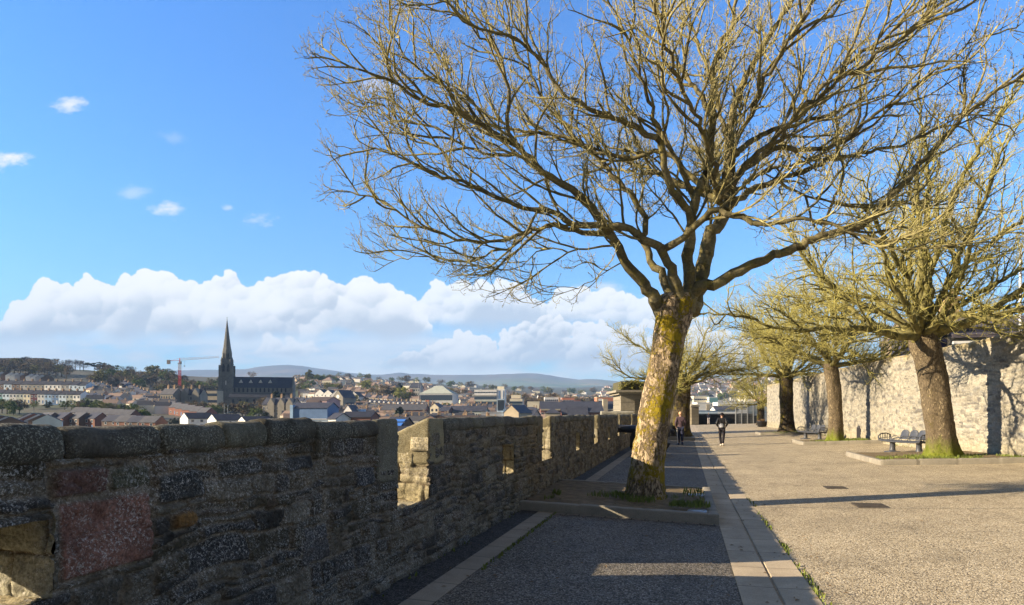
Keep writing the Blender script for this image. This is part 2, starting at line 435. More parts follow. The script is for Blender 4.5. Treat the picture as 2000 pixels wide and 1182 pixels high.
# ---------------------------------------------------------------- raised tree beds
def wall_s(u):
    if u < 38: return 9.75 - .05 * (u - 25.3)
    return 9.115 - .0135 * (u - 38)
def kerb_run(m, a, b, z0f, h, wdt, joints=1.05):
    # a, b in (s, u); a rounded noisy run of kerb stones
    L = math.hypot(b[0] - a[0], b[1] - a[1]); n = max(2, int(L / .05))
    dx, dy = (b[0] - a[0]) / L, (b[1] - a[1]) / L; nx, ny = -dy, dx
    prof = [(-.5, -.12), (-.5, .86), (-.47, .96), (-.4, 1.0), (.4, 1.0), (.47, .96), (.5, .86), (.5, -.12)]
    T = np.linspace(0, L, n + 1)
    P = np.zeros((len(T), len(prof), 3))
    for i, t in enumerate(T):
        jt = abs((t / joints) % 1.0 - .5)
        sh = 1 - .16 * max(0, (jt - .47) / .03)
        k = math.floor(t / joints)
        dz = .012 * math.sin(k * 12.9) ; dw = .012 * math.sin(k * 7.3)
        s, u = a[0] + dx * t, a[1] + dy * t
        for j, (q, z) in enumerate(prof):
            e = .006 * float(vnoise(s * 9 + q, u * 9, z * 3 + 1))
            P[i, j] = (s + nx * (q * wdt * sh + dw + e), u + ny * (q * wdt * sh + dw + e), z0f(s) + (h + dz) * z * (sh if z > .5 else 1) + e)
    m.grid(P[:, ::-1] if False else P)
    for e in (0, -1):
        k = len(prof); m.add(P[e], [tuple(range(k)) if e else tuple(reversed(range(k)))])
def bed(s0, s1, u0, u1, h, hole=None, slump=.0, seed=1):
    m = MB()
    SS, UU = np.meshgrid(np.linspace(s0, s1, 40), np.linspace(u0, u1, 40), indexing='ij')
    ZZ = np.vectorize(gz)(SS) + h + .03 * fbm(SS * 1.6, UU * 1.6, oct=4, seed=seed)
    m.grid(np.stack([SS, UU, ZZ], -1))
    return struct(m.build('tree_bed', M_soil, None, True, True))
def blades(name, label_pts, dens, hgt, seed, mat=M_grass):
    # loose grass: small curved blades over the given patches (s, u, z, radius_s, radius_u)
    r = np.random.default_rng(seed); m = MB(); V = []; Fc = []
    for (s, u, z, rs, ru, n) in label_pts:
        for i in range(int(n * dens)):
            a = r.uniform(0, 2 * math.pi); q = math.sqrt(r.uniform(0, 1))
            x, y = s + rs * q * math.cos(a), u + ru * q * math.sin(a)
            if vnoise(x * 2.3, y * 2.3, seed=seed) < -.15: continue
            h = hgt * r.uniform(.4, 1.2); th = r.uniform(0, 6.283); wv = .006 + .006 * r.random()
            lx, ly = math.cos(th), math.sin(th); be = h * r.uniform(.1, .8); b0 = len(V)
            zz = z + (gz(x) - gz(s))
            V += [(x - ly * wv, y + lx * wv, zz - .02), (x + ly * wv, y - lx * wv, zz - .02),
                  (x + lx * be * .4 + ly * wv * .7, y + ly * be * .4 - lx * wv * .7, zz + h * .6), (x + lx * be * .4 - ly * wv * .7, y + ly * be * .4 + lx * wv * .7, zz + h * .6),
                  (x + lx * be, y + ly * be, zz + h)]
            Fc += [(b0, b0 + 1, b0 + 2, b0 + 3), (b0 + 3, b0 + 2, b0 + 4)]
    m.add(V, Fc)
    return tag(m.build(name, mat, None, False, True), kind='stuff')
# left bed round the big tree

m = MB()
kerb_run(m, (-2.78, 11.18), (.5, 11.12), gz, .15, .17)
kerb_run(m, (.42, 11.22), (.42, 15.1), gz, .15, .16)
kerb_run(m, (-2.78, 15.18), (.5, 15.18), gz, .13, .16)
tag(m.build('bed_kerb', M_kerb, None, True, True), 'grey stone kerb edging the raised bed of the large mossy tree', 'kerb')
m = MB()
m.grid(np.stack([*np.meshgrid(np.linspace(-2.1, .5, 30), np.linspace(10.93, 11.05, 3), indexing='ij'), np.zeros((30, 3))], -1) + np.array([0, 0, 0]))
m.v[0][:, 2] = np.vectorize(gz)(m.v[0][:, 0]) + .006
def sett_mat(t, co):
    x, y, z = t.sep(co)
    k = t.math('PINGPONG', t.math('DIVIDE', x, .21), .5)
    n = t.noise(co, 25, 4)
    c = t.mix(1.0, t.ramp(n, [(.3, (.17, .15, .12)), (.7, (.3, .27, .22))]), t.ramp(k, [(.02, .25), (.06, 1.0)]), 'MULTIPLY')
    return dict(color=c, normal=t.bump(t.ramp(k, [(.0, 0.0), (.12, 1.0)]), .6, .02))
struct(m.build('sett_row', material('sett_row', sett_mat), None, True, True))
bed(-2.78, .36, 11.22, 15.12, .115, seed=3)
blades('bed_grass', [(-.75, 12.4, .09, 1.0, .75, 900), (-.05, 11.75, .1, .45, .28, 420), (.15, 13.3, .1, .2, 1.4, 200), (-2.5, 12.3, .12, .25, .8, 420), (-.9, 11.75, .1, .7, .25, 300)], 1.0, .075, 5)
blades('joint_weeds', [(-2.07, 8.6, -.02, .03, 2.6, 260), (1.24, 7.0, -.105, .04, 4.0, 240), (1.22, 12.5, -.105, .04, 4, 140), (-2.64, 7.5, 0, .05, 5, 90)], 1.0, .035, 9)
# ground lights set in the bed
M_lidmetal = material('lid_steel', base=(.35, .38, .42), rough=.35, metal=.8)
M_lidglass = material('lid_glass', base=(.45, .55, .68), rough=.12, spec=.8)
for px, py, tx in ((1362, 999, 'nearer'), (1360, 967, 'farther')):
    x, y, z = gnd(px, py, .13)
    g = thing('ground_light', tx + ' round ground light set in the bed of the large mossy tree', 'ground light', (x, y, z - .02), group='ground lights in the tree bed')
    a = MB(); a.lathe([(.12, -.08), (.16, -.08), (.16, .03), (.15, .04), (.12, .04), (.118, .02)], 24); a.build('rim', M_lidmetal, g, True)
    a = MB(); a.lathe([(.117, 0), (.117, .034), (.06, .042), (.001, .044)], 24); a.build('lid', M_lidglass, g, True)
for px_, py_ in ((1800, 993), (1600, 905), (1520, 872)):
    u0 = to_us(*gnd(px_, py_)[:2])[0]; S = np.linspace(1.25, 10.4, 40); SS, UU = np.meshgrid(S, [u0 - .018, u0 + .018], indexing='ij')
    ZZ = np.vectorize(gz)(SS) + .018 * fbm(SS * .6, UU * .35, oct=3, seed=5) + .006
    mj = MB(); mj.grid(np.stack([SS, UU, ZZ], -1)); struct(mj.build('plaza_joint', M_border, None, False, True))
# small drain cover in the gutter and flush covers in the plaza
M_iron = mottled('cast_iron', (.03, .028, .026), (.09, .075, .06), 14, .6, 90)
def cover(px, py, sx, sy, label):
    x, y, z = gnd(px, py)
    g = thing('manhole_cover', label, 'cover', (x, y, z + .012), -AZ)
    a = MB(); a.box(-sx, sx, -sy, sy, -.03, .002); a.build('frame', M_iron, g)
    a = MB()
    n = 5
    for i in range(n):
        for j in range(n):
            cx, cy = -sx * .86 + (i + .5) * sx * 1.72 / n, -sy * .86 + (j + .5) * sy * 1.72 / n
            a.box(cx - sx * .13, cx + sx * .13, cy - sy * .13, cy + sy * .13, .002, .008)
    a.build('plate', M_iron, g)
cover(1700, 988, .26, .3, 'small rusty manhole cover flush in the sunlit plaza, nearer the gutter')
cover(1632, 953, .22, .25, 'small dark cover farther off in the sunlit plaza behind the long trunk shadow')
# right beds
RB = [(5.8, 22.9, 30.0), (5.7, 36.4, 43.0), (5.3, 52.5, 60.0)]
names = ['nearest bed on the right with the leaning tree and curved bench', 'middle bed on the right with the slender tree', 'far bed on the right with the banded mossy trunk']
for (s0, u0, u1), nm in zip(RB, names):
    s1 = wall_s(u0) + .3
    m = MB(); kerb_run(m, (s0 - .08, u0), (s1, u0), gz, .17, .18); kerb_run(m, (s0, u0 + .05), (s0, u0 + (4.6 if u0 < 30 else 3.4)), gz, .16, .18)
    tag(m.build('bed_kerb', M_kerb, None, True, True), 'sunlit stone kerb of the ' + nm, 'kerb', 'kerbs of the right hand beds')
    bed(s0 + .05, s1, u0 + .08, u0 + (4.6 if u0 < 30 else 3.4), .12, seed=int(u0))
blades('bed_grass', [(7.9, 24.2, .22, 2.0, 1.1, 2600), (9.3, 23.6, .26, .9, .6, 900), (6.9, 24.4, .18, .9, 1.3, 700)], 1.0, .09, 15)
blades('bed_grass', [(7.4, 37.4, .20, 1.4, .9, 1300), (8.6, 38.6, .24, .7, .9, 800)], 1.0, .1, 16)
blades('bed_grass', [(7.2, 53.2, .2, 1.6, 1.0, 900), (8.3, 54.4, .22, .7, 1.4, 500)], 1.0, .11, 17)
# left far bed
m = MB(); kerb_run(m, (-2.4, 44.4), (.55, 44.4), gz, .17, .2); kerb_run(m, (.46, 44.5), (.46, 50), gz, .16, .18)
tag(m.build('bed_kerb', M_kerb, None, True, True), 'partly sunlit kerb of the bed beside the left wall, beyond the person in the orange hat', 'kerb')
bed(-2.7, .4, 44.5, 50, .12, seed=33)
# ---------------------------------------------------------------- masonry
def stone_mat(name, lichen=.5, lcol=(.42, .42, .38), bumpd=.018, fine=55, dark=.75, lo=.6, hi=1.3, spk=(85, .8)):
    def fn(t, co):
        a = t.n('ShaderNodeAttribute', attribute_name='col').outputs['Color']
        n1 = t.noise(co, 7, 6, .65); n2 = t.noise(co, fine, 5, .7); n3 = t.noise(co, 2.1, 4, .6)
        c = t.mix(1.0, a, t.ramp(n1, [(.25, dark), (.75, 1.25)]), 'MULTIPLY')
        c = t.mix(1.0, c, t.ramp(n2, [(.3, lo), (.7, hi)]), 'MULTIPLY')
        sp = t.noise(co, spk[0], 4, spk[1]); mask = t.ramp(t.math('ADD', n3, t.math('MULTIPLY', t.noise(co, 9, 3), .45)), [(.6, 0.0), (.78, 1.0)])
        li = t.math('MULTIPLY', t.ramp(sp, [(.53, 0.0), (.6, 1.0)]), t.math('MULTIPLY', mask, lichen))
        c = t.mix(li, c, lcol)
        h = t.math('ADD', t.math('MULTIPLY', n1, .5), t.math('MULTIPLY', n2, .5))
        return dict(color=c, normal=t.bump(h, .85, bumpd))
    return material(name, fn, rough=.9, spec=.22)
M_rubble = stone_mat('rubble_stone', .72, (.70, .67, .61), .035, lo=.35, hi=1.6, spk=(64, .9), dark=.6)
M_coping = stone_mat('coping_stone', .7, (.42, .42, .33), .015)
M_buff = stone_mat('buff_masonry', .3, (.55, .52, .42), .014, 22, .85)

def layout(u0, u1, v0, v1, hmin, hmax, wmin, wmax, seed, thin=.35):
    r = np.random.default_rng(seed); b = [v0]
    while b[-1] < v1: b.append(b[-1] + r.uniform(hmin, hmax))
    J = []
    for i in range(len(b) - 1):
        hh = b[i + 1] - b[i]; x = [u0 - r.uniform(0, wmax)]
        while x[-1] < u1: x.append(x[-1] + r.uniform(wmin, wmax) * (.65 + .7 * r.random()) * (.6 + .5 * hh / hmax))
        J.append(np.array(x))
    return np.array(b), J
def rubble(U, V, lay, seed, warp=(.045, .034), mort=.017, special=(), pal=None, thin=.36):
    b, J = lay
    Uw = U + warp[0] * fbm(U * 3.1, V * 4.3, oct=3, seed=seed + 1) * 1.6
    Vw = V + warp[1] * fbm(U * 1.7, V * 2.4, oct=3, seed=seed + 2) * 1.9 + warp[1] * .4 * vnoise(U * 9, V * 9, seed=seed + 3)
    ci = np.clip(np.searchsorted(b, Vw) - 1, 0, len(b) - 2)
    du = np.zeros_like(U); sid = np.zeros(U.shape, np.int64); lo = np.zeros_like(U); hi = np.zeros_like(U)
    for c in range(len(b) - 1):
        mk = ci == c
        if not mk.any(): continue
        x = J[c]; k = np.clip(np.searchsorted(x, Uw[mk]) - 1, 0, len(x) - 2)
        lo[mk] = x[k]; hi[mk] = x[k + 1]; sid[mk] = c * 4000 + k
    vb, vt = b[ci], b[ci + 1]
    h1 = _hash(sid, sid * 0 + 3, sid * 0, seed)
    sp = vb + (vt - vb) * (.35 + .3 * _hash(sid, sid * 0 + 5, sid * 0, seed))
    split = (h1 < thin) & ((vt - vb) > .07)
    up = split & (Vw > sp)
    vb2 = np.where(up, sp, vb); vt2 = np.where(split & ~up, sp, vt); sid = sid * 2 + up
    dv = np.minimum(Vw - vb2, vt2 - Vw); du = np.minimum(Uw - lo, hi - Uw)
    cu, cw = (lo + hi) / 2, (vb2 + vt2) / 2
    hx, hy = (hi - lo) / 2, (vt2 - vb2) / 2
    spidx = -np.ones(U.shape, int)
    for i, (a0, a1, c0, c1, *_r) in enumerate(special):
        us_, vs_ = U + .012 * fbm(U * 8, V * 8, seed=seed + 9), V + .012 * fbm(U * 7, V * 7, seed=seed + 10)
        mk = (us_ > a0 - .012) & (us_ < a1 + .012) & (vs_ > c0 - .012) & (vs_ < c1 + .012)
        du = np.where(mk, np.minimum(us_ - a0, a1 - us_), du); dv = np.where(mk, np.minimum(vs_ - c0, c1 - vs_), dv)
        sid = np.where(mk, 9000000 + i, sid); spidx = np.where(mk, i, spidx)
        cu = np.where(mk, (a0 + a1) / 2, cu); cw = np.where(mk, (c0 + c1) / 2, cw)
    d = np.minimum(du, dv)
    rr = .03
    d = np.where((du < rr) & (dv < rr), rr - np.sqrt(np.maximum(0, (rr - du) ** 2 + (rr - dv) ** 2)), d)
    d = d + mort * .35 * fbm(U * 16, V * 16, oct=3, seed=seed + 4)
    z0 = sid * 0
    r1 = _hash(sid, z0, z0 + 1, seed); r2 = _hash(sid, z0, z0 + 2, seed); r3 = _hash(sid, z0, z0 + 3, seed); r4 = _hash(sid, z0, z0 + 4, seed)
    prof = sstep(mort * .25, mort * 1.05, d)
    h = prof * (.014 + .034 * r1 + (r2 - .5) * .16 * np.clip(U - cu, -.2, .2) + (r3 - .5) * .3 * np.clip(V - cw, -.1, .1))
    h = h + prof * .020 * fbm(U * 8, V * 11, oct=5, seed=seed + 5, gain=.62) + .011 * fbm(U * 30, V * 38, oct=3, seed=seed + 6, gain=.7) - .012 * prof * np.maximum(0, np.abs(vnoise(U * 5, V * 11, seed=seed + 15)) * -1 + .12) / .12
    return h, prof, r4, r1, spidx, sid
def colour(prof, r, spidx, pal, mortar, special, U, V, seed):
    pal = np.array(pal); k = np.clip((r * len(pal)).astype(int), 0, len(pal) - 1)
    c = pal[k]
    for i, s in enumerate(special):
        c = np.where((spidx == i)[..., None], np.array(s[4]), c)
    c = c * (1 + .25 * fbm(U * 4, V * 9, oct=3, seed=seed + 8))[..., None]
    mo = np.array(mortar) * (1 + .4 * fbm(U * 11, V * 11, oct=3, seed=seed + 7))[..., None]
    return np.clip(mo + (c - mo) * prof[..., None], .004, .9)

PW_S = -2.71; PW_T = .5; SILL = .69; TOPV = 1.43
CREN = [(6.08, 6.90), (12.9, 13.71), (20.6, 21.4), (27.95, 28.75), (34.7, 35.5), (41.7, 42.5), (48.7, 49.5)]
LOOP = [(1.5, 2.40), (10.0, 10.68), (17.1, 17.7), (24.4, 25.0), (31.5, 32.1)]
SPECIAL = [(2.44, 2.98, .86, 1.22, (.24, .12, .085)), (2.40, 2.70, 1.235, 1.375, (.15, .085, .068)), (2.72, 2.98, 1.24, 1.36, (.10, .095, .06)),
           (3.02, 3.36, 1.13, 1.3, (.055, .055, .05)), (3.12, 3.3, .98, 1.08, (.22, .12, .04)), (4.42, 4.78, .5, .78, (.085, .08, .075)),
           (3.5, 3.92, 1.22, 1.34, (.07, .068, .06)), (4.2, 4.55, 1.2, 1.32, (.06, .06, .058)), (5.2, 5.55, .98, 1.16, (.05, .052, .055)), (6.92, 7.3, .86, 1.05, (.06, .055, .045))]
PAL = [tuple(q * k for q, k in zip(c_, (.85, .78, .68))) for c_ in [(.05, .05, .048), (.08, .078, .07), (.11, .102, .085), (.145, .13, .10), (.09, .082, .06), (.06, .062, .066), (.17, .155, .125), (.12, .098, .075), (.075, .072, .07), (.20, .185, .15)]]
MORT = (.20, .165, .12)
def parapet():
    root = thing('parapet_wall', 'long rubble stone city wall parapet with battlement gaps along the left of the walk', 'wall', us(0, PW_S, 0), -AZ)
    m = MB()
    lay = layout(-2, 66, -.35, 1.6, .07, .18, .14, .46, 21)
    def inside(u, v):
        for a, b in CREN:
            if a < u < b and v > SILL: return True
        for a, b in LOOP:
            if a < u < b and .67 + (.14 if a < 5 else 0) < v < 1.13 + (.03 if a < 5 else 0): return True
        return False
    def field(U, V):
        h, prof, r4, r1, spi, sid = rubble(U, V, lay, 21, special=SPECIAL)
        c = colour(prof, r4, spi, PAL, MORT, SPECIAL, U, V, 21)
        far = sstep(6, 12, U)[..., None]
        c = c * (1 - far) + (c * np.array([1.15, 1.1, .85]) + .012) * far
        return h, c
    segs = [(-1.2, 1.6, .02), (1.6, 7.0, .0115), (7.0, 14, .02), (14, 29, .04), (29, 62, .08)]
    edges = sorted(set([x for ab in CREN for x in ab] + [x for ab in LOOP for x in ab]))
    for a, b, st in segs:
        ucuts = [a] + [e for e in edges if a < e < b] + [b]
        us_list = []
        for p, q in zip(ucuts[:-1], ucuts[1:]):
            n = max(2, int((q - p) / st)); us_list += list(np.linspace(p, q, n, endpoint=False))
        us_list.append(b)
        vc = sorted(set([-.3, SILL, .67, .81, 1.13, 1.16, TOPV + .01])); vs = []
        for p, q in zip(vc[:-1], vc[1:]): vs += list(np.linspace(p, q, max(1, int(round((q - p) / st))), endpoint=False))
        vs.append(TOPV + .01)
        U, V = np.meshgrid(np.array(us_list), np.array(vs), indexing='ij')
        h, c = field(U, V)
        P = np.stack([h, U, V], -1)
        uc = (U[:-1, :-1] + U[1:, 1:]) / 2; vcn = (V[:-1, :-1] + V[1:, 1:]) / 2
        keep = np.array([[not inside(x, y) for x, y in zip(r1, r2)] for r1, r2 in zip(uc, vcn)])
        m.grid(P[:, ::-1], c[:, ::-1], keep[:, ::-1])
    # jambs, sills and soffits of the openings
    def face(O, A, B, na, nb, seed, pal, nrm, amp=.014, lay2=None):
        a = np.linspace(0, 1, na); b = np.linspace(0, 1, nb); AA, BB = np.meshgrid(a, b, indexing='ij')
        O, A, B, nrm = map(np.array, (O, A, B, nrm))
        la, lb = np.linalg.norm(A), np.linalg.norm(B)
        l2 = layout(0, la, 0, lb, .16, .26, .2, .42, seed)
        h, prof, r4, r1, spi, sid = rubble(AA * la, BB * lb, l2, seed, warp=(.012, .012), mort=.012, thin=.1)
        c = colour(prof, r4, spi, pal, (.16, .12, .07), (), AA * la, BB * lb, seed)
        P = O + AA[..., None] * A + BB[..., None] * B + (h * .55 - .018 + amp * fbm(AA * la * 9, BB * lb * 9, oct=4, seed=seed))[..., None] * nrm
        m.grid(P, c)
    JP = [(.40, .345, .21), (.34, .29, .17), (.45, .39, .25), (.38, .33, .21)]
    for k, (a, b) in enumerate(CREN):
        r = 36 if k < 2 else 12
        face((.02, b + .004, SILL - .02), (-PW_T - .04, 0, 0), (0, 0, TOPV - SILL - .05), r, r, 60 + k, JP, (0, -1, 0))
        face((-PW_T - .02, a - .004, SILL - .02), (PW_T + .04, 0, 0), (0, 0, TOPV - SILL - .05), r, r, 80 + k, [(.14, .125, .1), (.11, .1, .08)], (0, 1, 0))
        face((.02, a - .01, SILL - .012), (-PW_T - .06, 0, 0), (0, b - a + .02, 0), r, r, 100 + k, JP, (0, 0, 1), .02)
    for k, (a, b) in enumerate(LOOP):
        r = 40 if k < 2 else 10; z0, z1 = (.81, 1.16) if k == 0 else (.67, 1.13)
        ff = [(.34, .32, .23), (.38, .355, .26)] if k == 0 else JP
        face((.02, b + .004, z0 - .02), (-PW_T - .04, 0, 0), (0, 0, z1 - z0 + .04), r, r, 160 + k, ff, (0, -1, 0))
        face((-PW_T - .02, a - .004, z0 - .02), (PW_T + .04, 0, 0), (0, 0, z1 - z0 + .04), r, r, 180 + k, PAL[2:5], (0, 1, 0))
        face((.02, a - .01, z0 - .005), (-PW_T - .06, 0, 0), (0, b - a + .02, 0), r, r, 200 + k, JP, (0, 0, 1), .02)
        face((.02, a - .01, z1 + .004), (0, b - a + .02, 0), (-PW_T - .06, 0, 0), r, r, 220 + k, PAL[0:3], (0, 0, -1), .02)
    # outer face: boxes between openings so light passes only through them
    cuts = sorted([(a, b, SILL - .02, 9.) for a, b in CREN] + [(a, b, (.8 if a < 5 else .66), (1.0 if a < 5 else .92)) for a, b in LOOP])
    x = -8.0
    dk = (.12, .11, .09)
    def quad(u0, u1, v0, v1):
        if u1 - u0 > .01: m.add([(-PW_T, u0, v0), (-PW_T, u1, v0), (-PW_T, u1, v1), (-PW_T, u0, v1)], [(0, 3, 2, 1)], dk)
    for a, b, z0, z1 in cuts:
        quad(x, a, -23, 1.25); quad(a, b, -23, z0)
        if z1 < 9: quad(a, b, z1, 1.25)
        x = b
    quad(x, 62, -23, 1.25)
    # near end behind the camera, inner face plain
    m.add([(0, -8, -.3), (0, -1.2, -.3), (0, -1.2, 1.43), (0, -8, 1.43)], [(0, 1, 2, 3)], dk)
    m.build('masonry', M_rubble, root, True)
    # coping
    prof = np.array([(.012, 1.405), (.035, 1.418), (.05, 1.445), (.052, 1.49), (.04, 1.53), (.01, 1.556), (-.04, 1.568), (-.11, 1.562), (-.2, 1.53), (-.3, 1.49), (-.4, 1.45), (-.5, 1.41), (-.56, 1.375), (-.58, 1.33), (-.56, 1.26), (-.5, 1.22)])
    QW = .46
    spans = []; x = -8.0
    for a, b in CREN: spans.append((x, a - QW)); x = b + QW
    spans.append((x, 62))
    rc = np.random.default_rng(5)
    for ci, (a, b) in enumerate(spans):
        mm = MB(); p = a
        while p < b - .02:
            q = min(b, p + rc.uniform(.42, .62) if p < 30 else p + 1.2)
            if b - q < .2: q = b
            st = .018 if q < 8 else (.04 if q < 16 else .15)
            n = max(3, int((q - p) / st)); T = np.linspace(p + .004, q - .004, n + 1)
            g = rc.uniform(.85, 1.1); dz = rc.uniform(-.026, .016); tint = rc.random()
            tt = np.minimum(T - T[0], T[-1] - T); rnd = np.sqrt(np.clip(1 - (1 - np.clip(tt / .022, 0, 1)) ** 2, 0, 1))
            P = np.zeros((len(T), len(prof), 3))
            cen = np.array([-.25, 1.36])
            for j, (s, v) in enumerate(prof):
                k = .955 + .045 * rnd
                nn = .026 * fbm(T * 7, T * 0 + s * 6 + ci * 3, T * 0 + v * 6, oct=5, seed=77) + .02 * fbm(T * 1.6, T * 0 + ci, oct=2, seed=78)
                jv = v + dz * (v > 1.44)
                P[:, j, 0] = cen[0] + (s - cen[0]) * k + nn * (.6 if s > 0 else .2) - (1 - rnd) * .012 * (s > 0)
                P[:, j, 1] = T; P[:, j, 2] = cen[1] + (jv - cen[1]) * k + nn * .8
            pal = [(.075, .07, .055), (.10, .092, .068), (.085, .078, .062), (.12, .112, .08)]
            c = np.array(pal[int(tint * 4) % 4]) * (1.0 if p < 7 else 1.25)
            C = np.tile(c, (len(T), len(prof), 1)) * (1 + .4 * fbm(np.repeat(T[:, None], len(prof), 1) * 5, np.tile(np.arange(len(prof)) * .5, (len(T), 1)), oct=3, seed=4))[..., None]
            mm.grid(P[::-1], C[::-1])
            for e in (0, -1):
                mm.add(P[e], [tuple(range(len(prof))) if e == 0 else tuple(reversed(range(len(prof))))], C[e])
            p = q
        mm.build('coping', M_coping, root, True)
    # smooth dressed stones on both sides of each gap
    def quoin(u0, u1, v0, sd, col, hi):
        n = 14 if hi else 5
        mm = MB()
        lo_, hi_ = np.array([-PW_T - .03, u0, v0]), np.array([.038, u1, 1.565])
        for ax in range(3):
            for side in (0, 1):
                o = [k for k in range(3) if k != ax]
                A, B = np.meshgrid(np.linspace(0, 1, n * 2 + 1), np.linspace(0, 1, n * 2 + 1), indexing='ij')
                Q = np.zeros(A.shape + (3,)); Q[..., ax] = side; Q[..., o[0]] = A; Q[..., o[1]] = B
                P = lo_ + Q * (hi_ - lo_)
                r = .035; q = np.clip(P, lo_ + r, hi_ - r); dlt = P - q; ln = np.maximum(1e-6, np.linalg.norm(dlt, axis=-1, keepdims=True))
                P = q + dlt / ln * np.minimum(ln, r)
                f = np.clip((P[..., 2] - v0) / (1.565 - v0), 0, 1)
                P[..., 2] -= f * np.clip(-P[..., 0] - .02, 0, 1) * .46
                nn = fbm(P[..., 0] * 6, P[..., 1] * 6, P[..., 2] * 6, oct=5, seed=sd)
                cdir = (P - (lo_ + hi_) / 2); cdir /= np.linalg.norm(cdir, axis=-1, keepdims=True)
                P = P + cdir * nn[..., None] * .016
                flip = (side == 1) ^ (ax == 1)
                C = np.tile(np.array(col), A.shape + (1,)) * (1 + .3 * fbm(P[..., 0] * 3, P[..., 1] * 3, P[..., 2] * 3, seed=sd + 1))[..., None]
                mm.grid(P if flip else P[:, ::-1], C if flip else C[:, ::-1])
        mm.build('quoin_stone', M_coping, root, True)
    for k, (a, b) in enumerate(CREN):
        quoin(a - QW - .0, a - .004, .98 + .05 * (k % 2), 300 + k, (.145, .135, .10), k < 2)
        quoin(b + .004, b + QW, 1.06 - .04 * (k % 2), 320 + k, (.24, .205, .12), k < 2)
    return root
parapet()

# ---------------------------------------------------------------- tall boundary wall on the right
def big_wall():
    root = thing('boundary_wall', 'tall sunlit cream rubble wall closing the right side of the plaza', 'wall', us(0, 0, 0), -AZ)
    m = MB()
    U0, U1 = 16.0, 79.0
    lay = layout(U0 - 1, U1 + 1, -.5, 5.2, .08, .19, .16, .5, 51)
    pal = [(.41, .36, .265), (.35, .31, .23), (.45, .405, .31), (.27, .24, .185), (.40, .365, .29), (.24, .22, .175), (.47, .42, .31), (.31, .29, .24), (.2, .18, .15), (.43, .38, .28)]
    for a, b, st in ((U0, 34, .045), (34, 56, .075), (56, U1, .12)):
        n = int((b - a) / st); Uv = np.linspace(a, b, n + 1); nv = int(5.0 / st)
        T = np.linspace(0, 1, nv + 1)
        UU, TT = np.meshgrid(Uv, T, indexing='ij')
        base = np.array([gz(wall_s(u)) for u in Uv]) - .3
        top = 4.02 + .0095 * (Uv - 20) + .05 * vnoise(Uv * .8, Uv * 0)
        top = top + .16 * sstep(24.2, 23.8, Uv) * 0
        VV = base[:, None] + TT * (top - base)[:, None]
        h, prof, r4, r1, spi, sid = rubble(UU, VV, lay, 51, warp=(.05, .045), mort=.022, thin=.4)
        patch = fbm(UU * .35, VV * .5, oct=3, seed=91)
        c = colour(prof, r4, spi, pal, (.47, .42, .31), (), UU, VV, 51)
        c = np.array([.63, .655, .71]) * c * (1 + .14 * patch[..., None])
        low = sstep(.9, .2, VV - base[:, None] - .3)[..., None] * .35
        c = c * (1 - low) + np.array([.36, .31, .17]) * low
        st_ = sstep(.35, 0, top[:, None] - VV)[..., None] * np.clip(.5 + fbm(UU * 1.5, VV, oct=3, seed=4)[..., None], 0, 1)
        c = c * (1 - .5 * st_) + np.array([.34, .26, .08]) * .5 * st_
        S = np.array([wall_s(u) for u in Uv])[:, None] - h * 1.1 + .02
        m.grid(np.stack([S, UU, VV], -1), c)
        # top and back
        P = np.zeros((len(Uv), 5, 3)); C = np.zeros((len(Uv), 5, 3)) + np.array([.4, .33, .18])
        for j, (q, z) in enumerate([(.02, -.01), (.1, .06), (.3, .09), (.52, .05), (.55, -4.5)]):
            P[:, j, 0] = S[:, -1] * 0 + np.array([wall_s(u) for u in Uv]) + q; P[:, j, 1] = Uv
            P[:, j, 2] = top + z + (.04 * fbm(Uv * 2.6, Uv * 0 + q * 9, oct=4, seed=3) if j in (1, 2, 3) else 0)
        m.grid(P, C)
    e = wall_s(U1)
    m.add([(e, U1, -.5), (e + .55, U1, -.5), (e + .55, U1, 4.6), (e, U1, 4.6)], [(0, 1, 2, 3)], (.4, .34, .22))
    m.build('masonry', M_buff, root, True)
    # small arched vents low in the wall
    for px, py in ((1664, 848), (1515, 826)):
        x, y, z = gnd(px, py + 8); u, s = to_us(x, y)
        u = {1664: 40.4, 1515: 66.0}[px]; sw = wall_s(u)
        v = MB(); arc = [(-.28, 0), (.28, 0)] + [(.28 * math.cos(a), .42 + .26 * math.sin(a)) for a in np.linspace(0, math.pi, 9)]
        vv = [(sw - .06, u + q, gz(sw) + .12 + z) for q, z in arc] + [(sw + .05, u + q, gz(sw) + .12 + z) for q, z in arc]
        k = len(arc); v.add(vv, [tuple(range(k))] + [(i, (i + 1) % k, k + (i + 1) % k, k + i) for i in range(k)])
        for i in range(5): v.box(sw - .085, sw - .05, u - .24 + i * .12 - .012, u - .24 + i * .12 + .012, gz(sw) + .14, gz(sw) + .7)
        v.build('vent', material('vent_iron', base=(.05, .05, .06), rough=.7), root)
    return root
big_wall()
blades('wall_weeds', [(wall_s(u_) - .08, u_, gz(wall_s(u_)), .09, .55, 26) for u_ in np.arange(20, 70, 1.1)], 1.0, .09, 41)
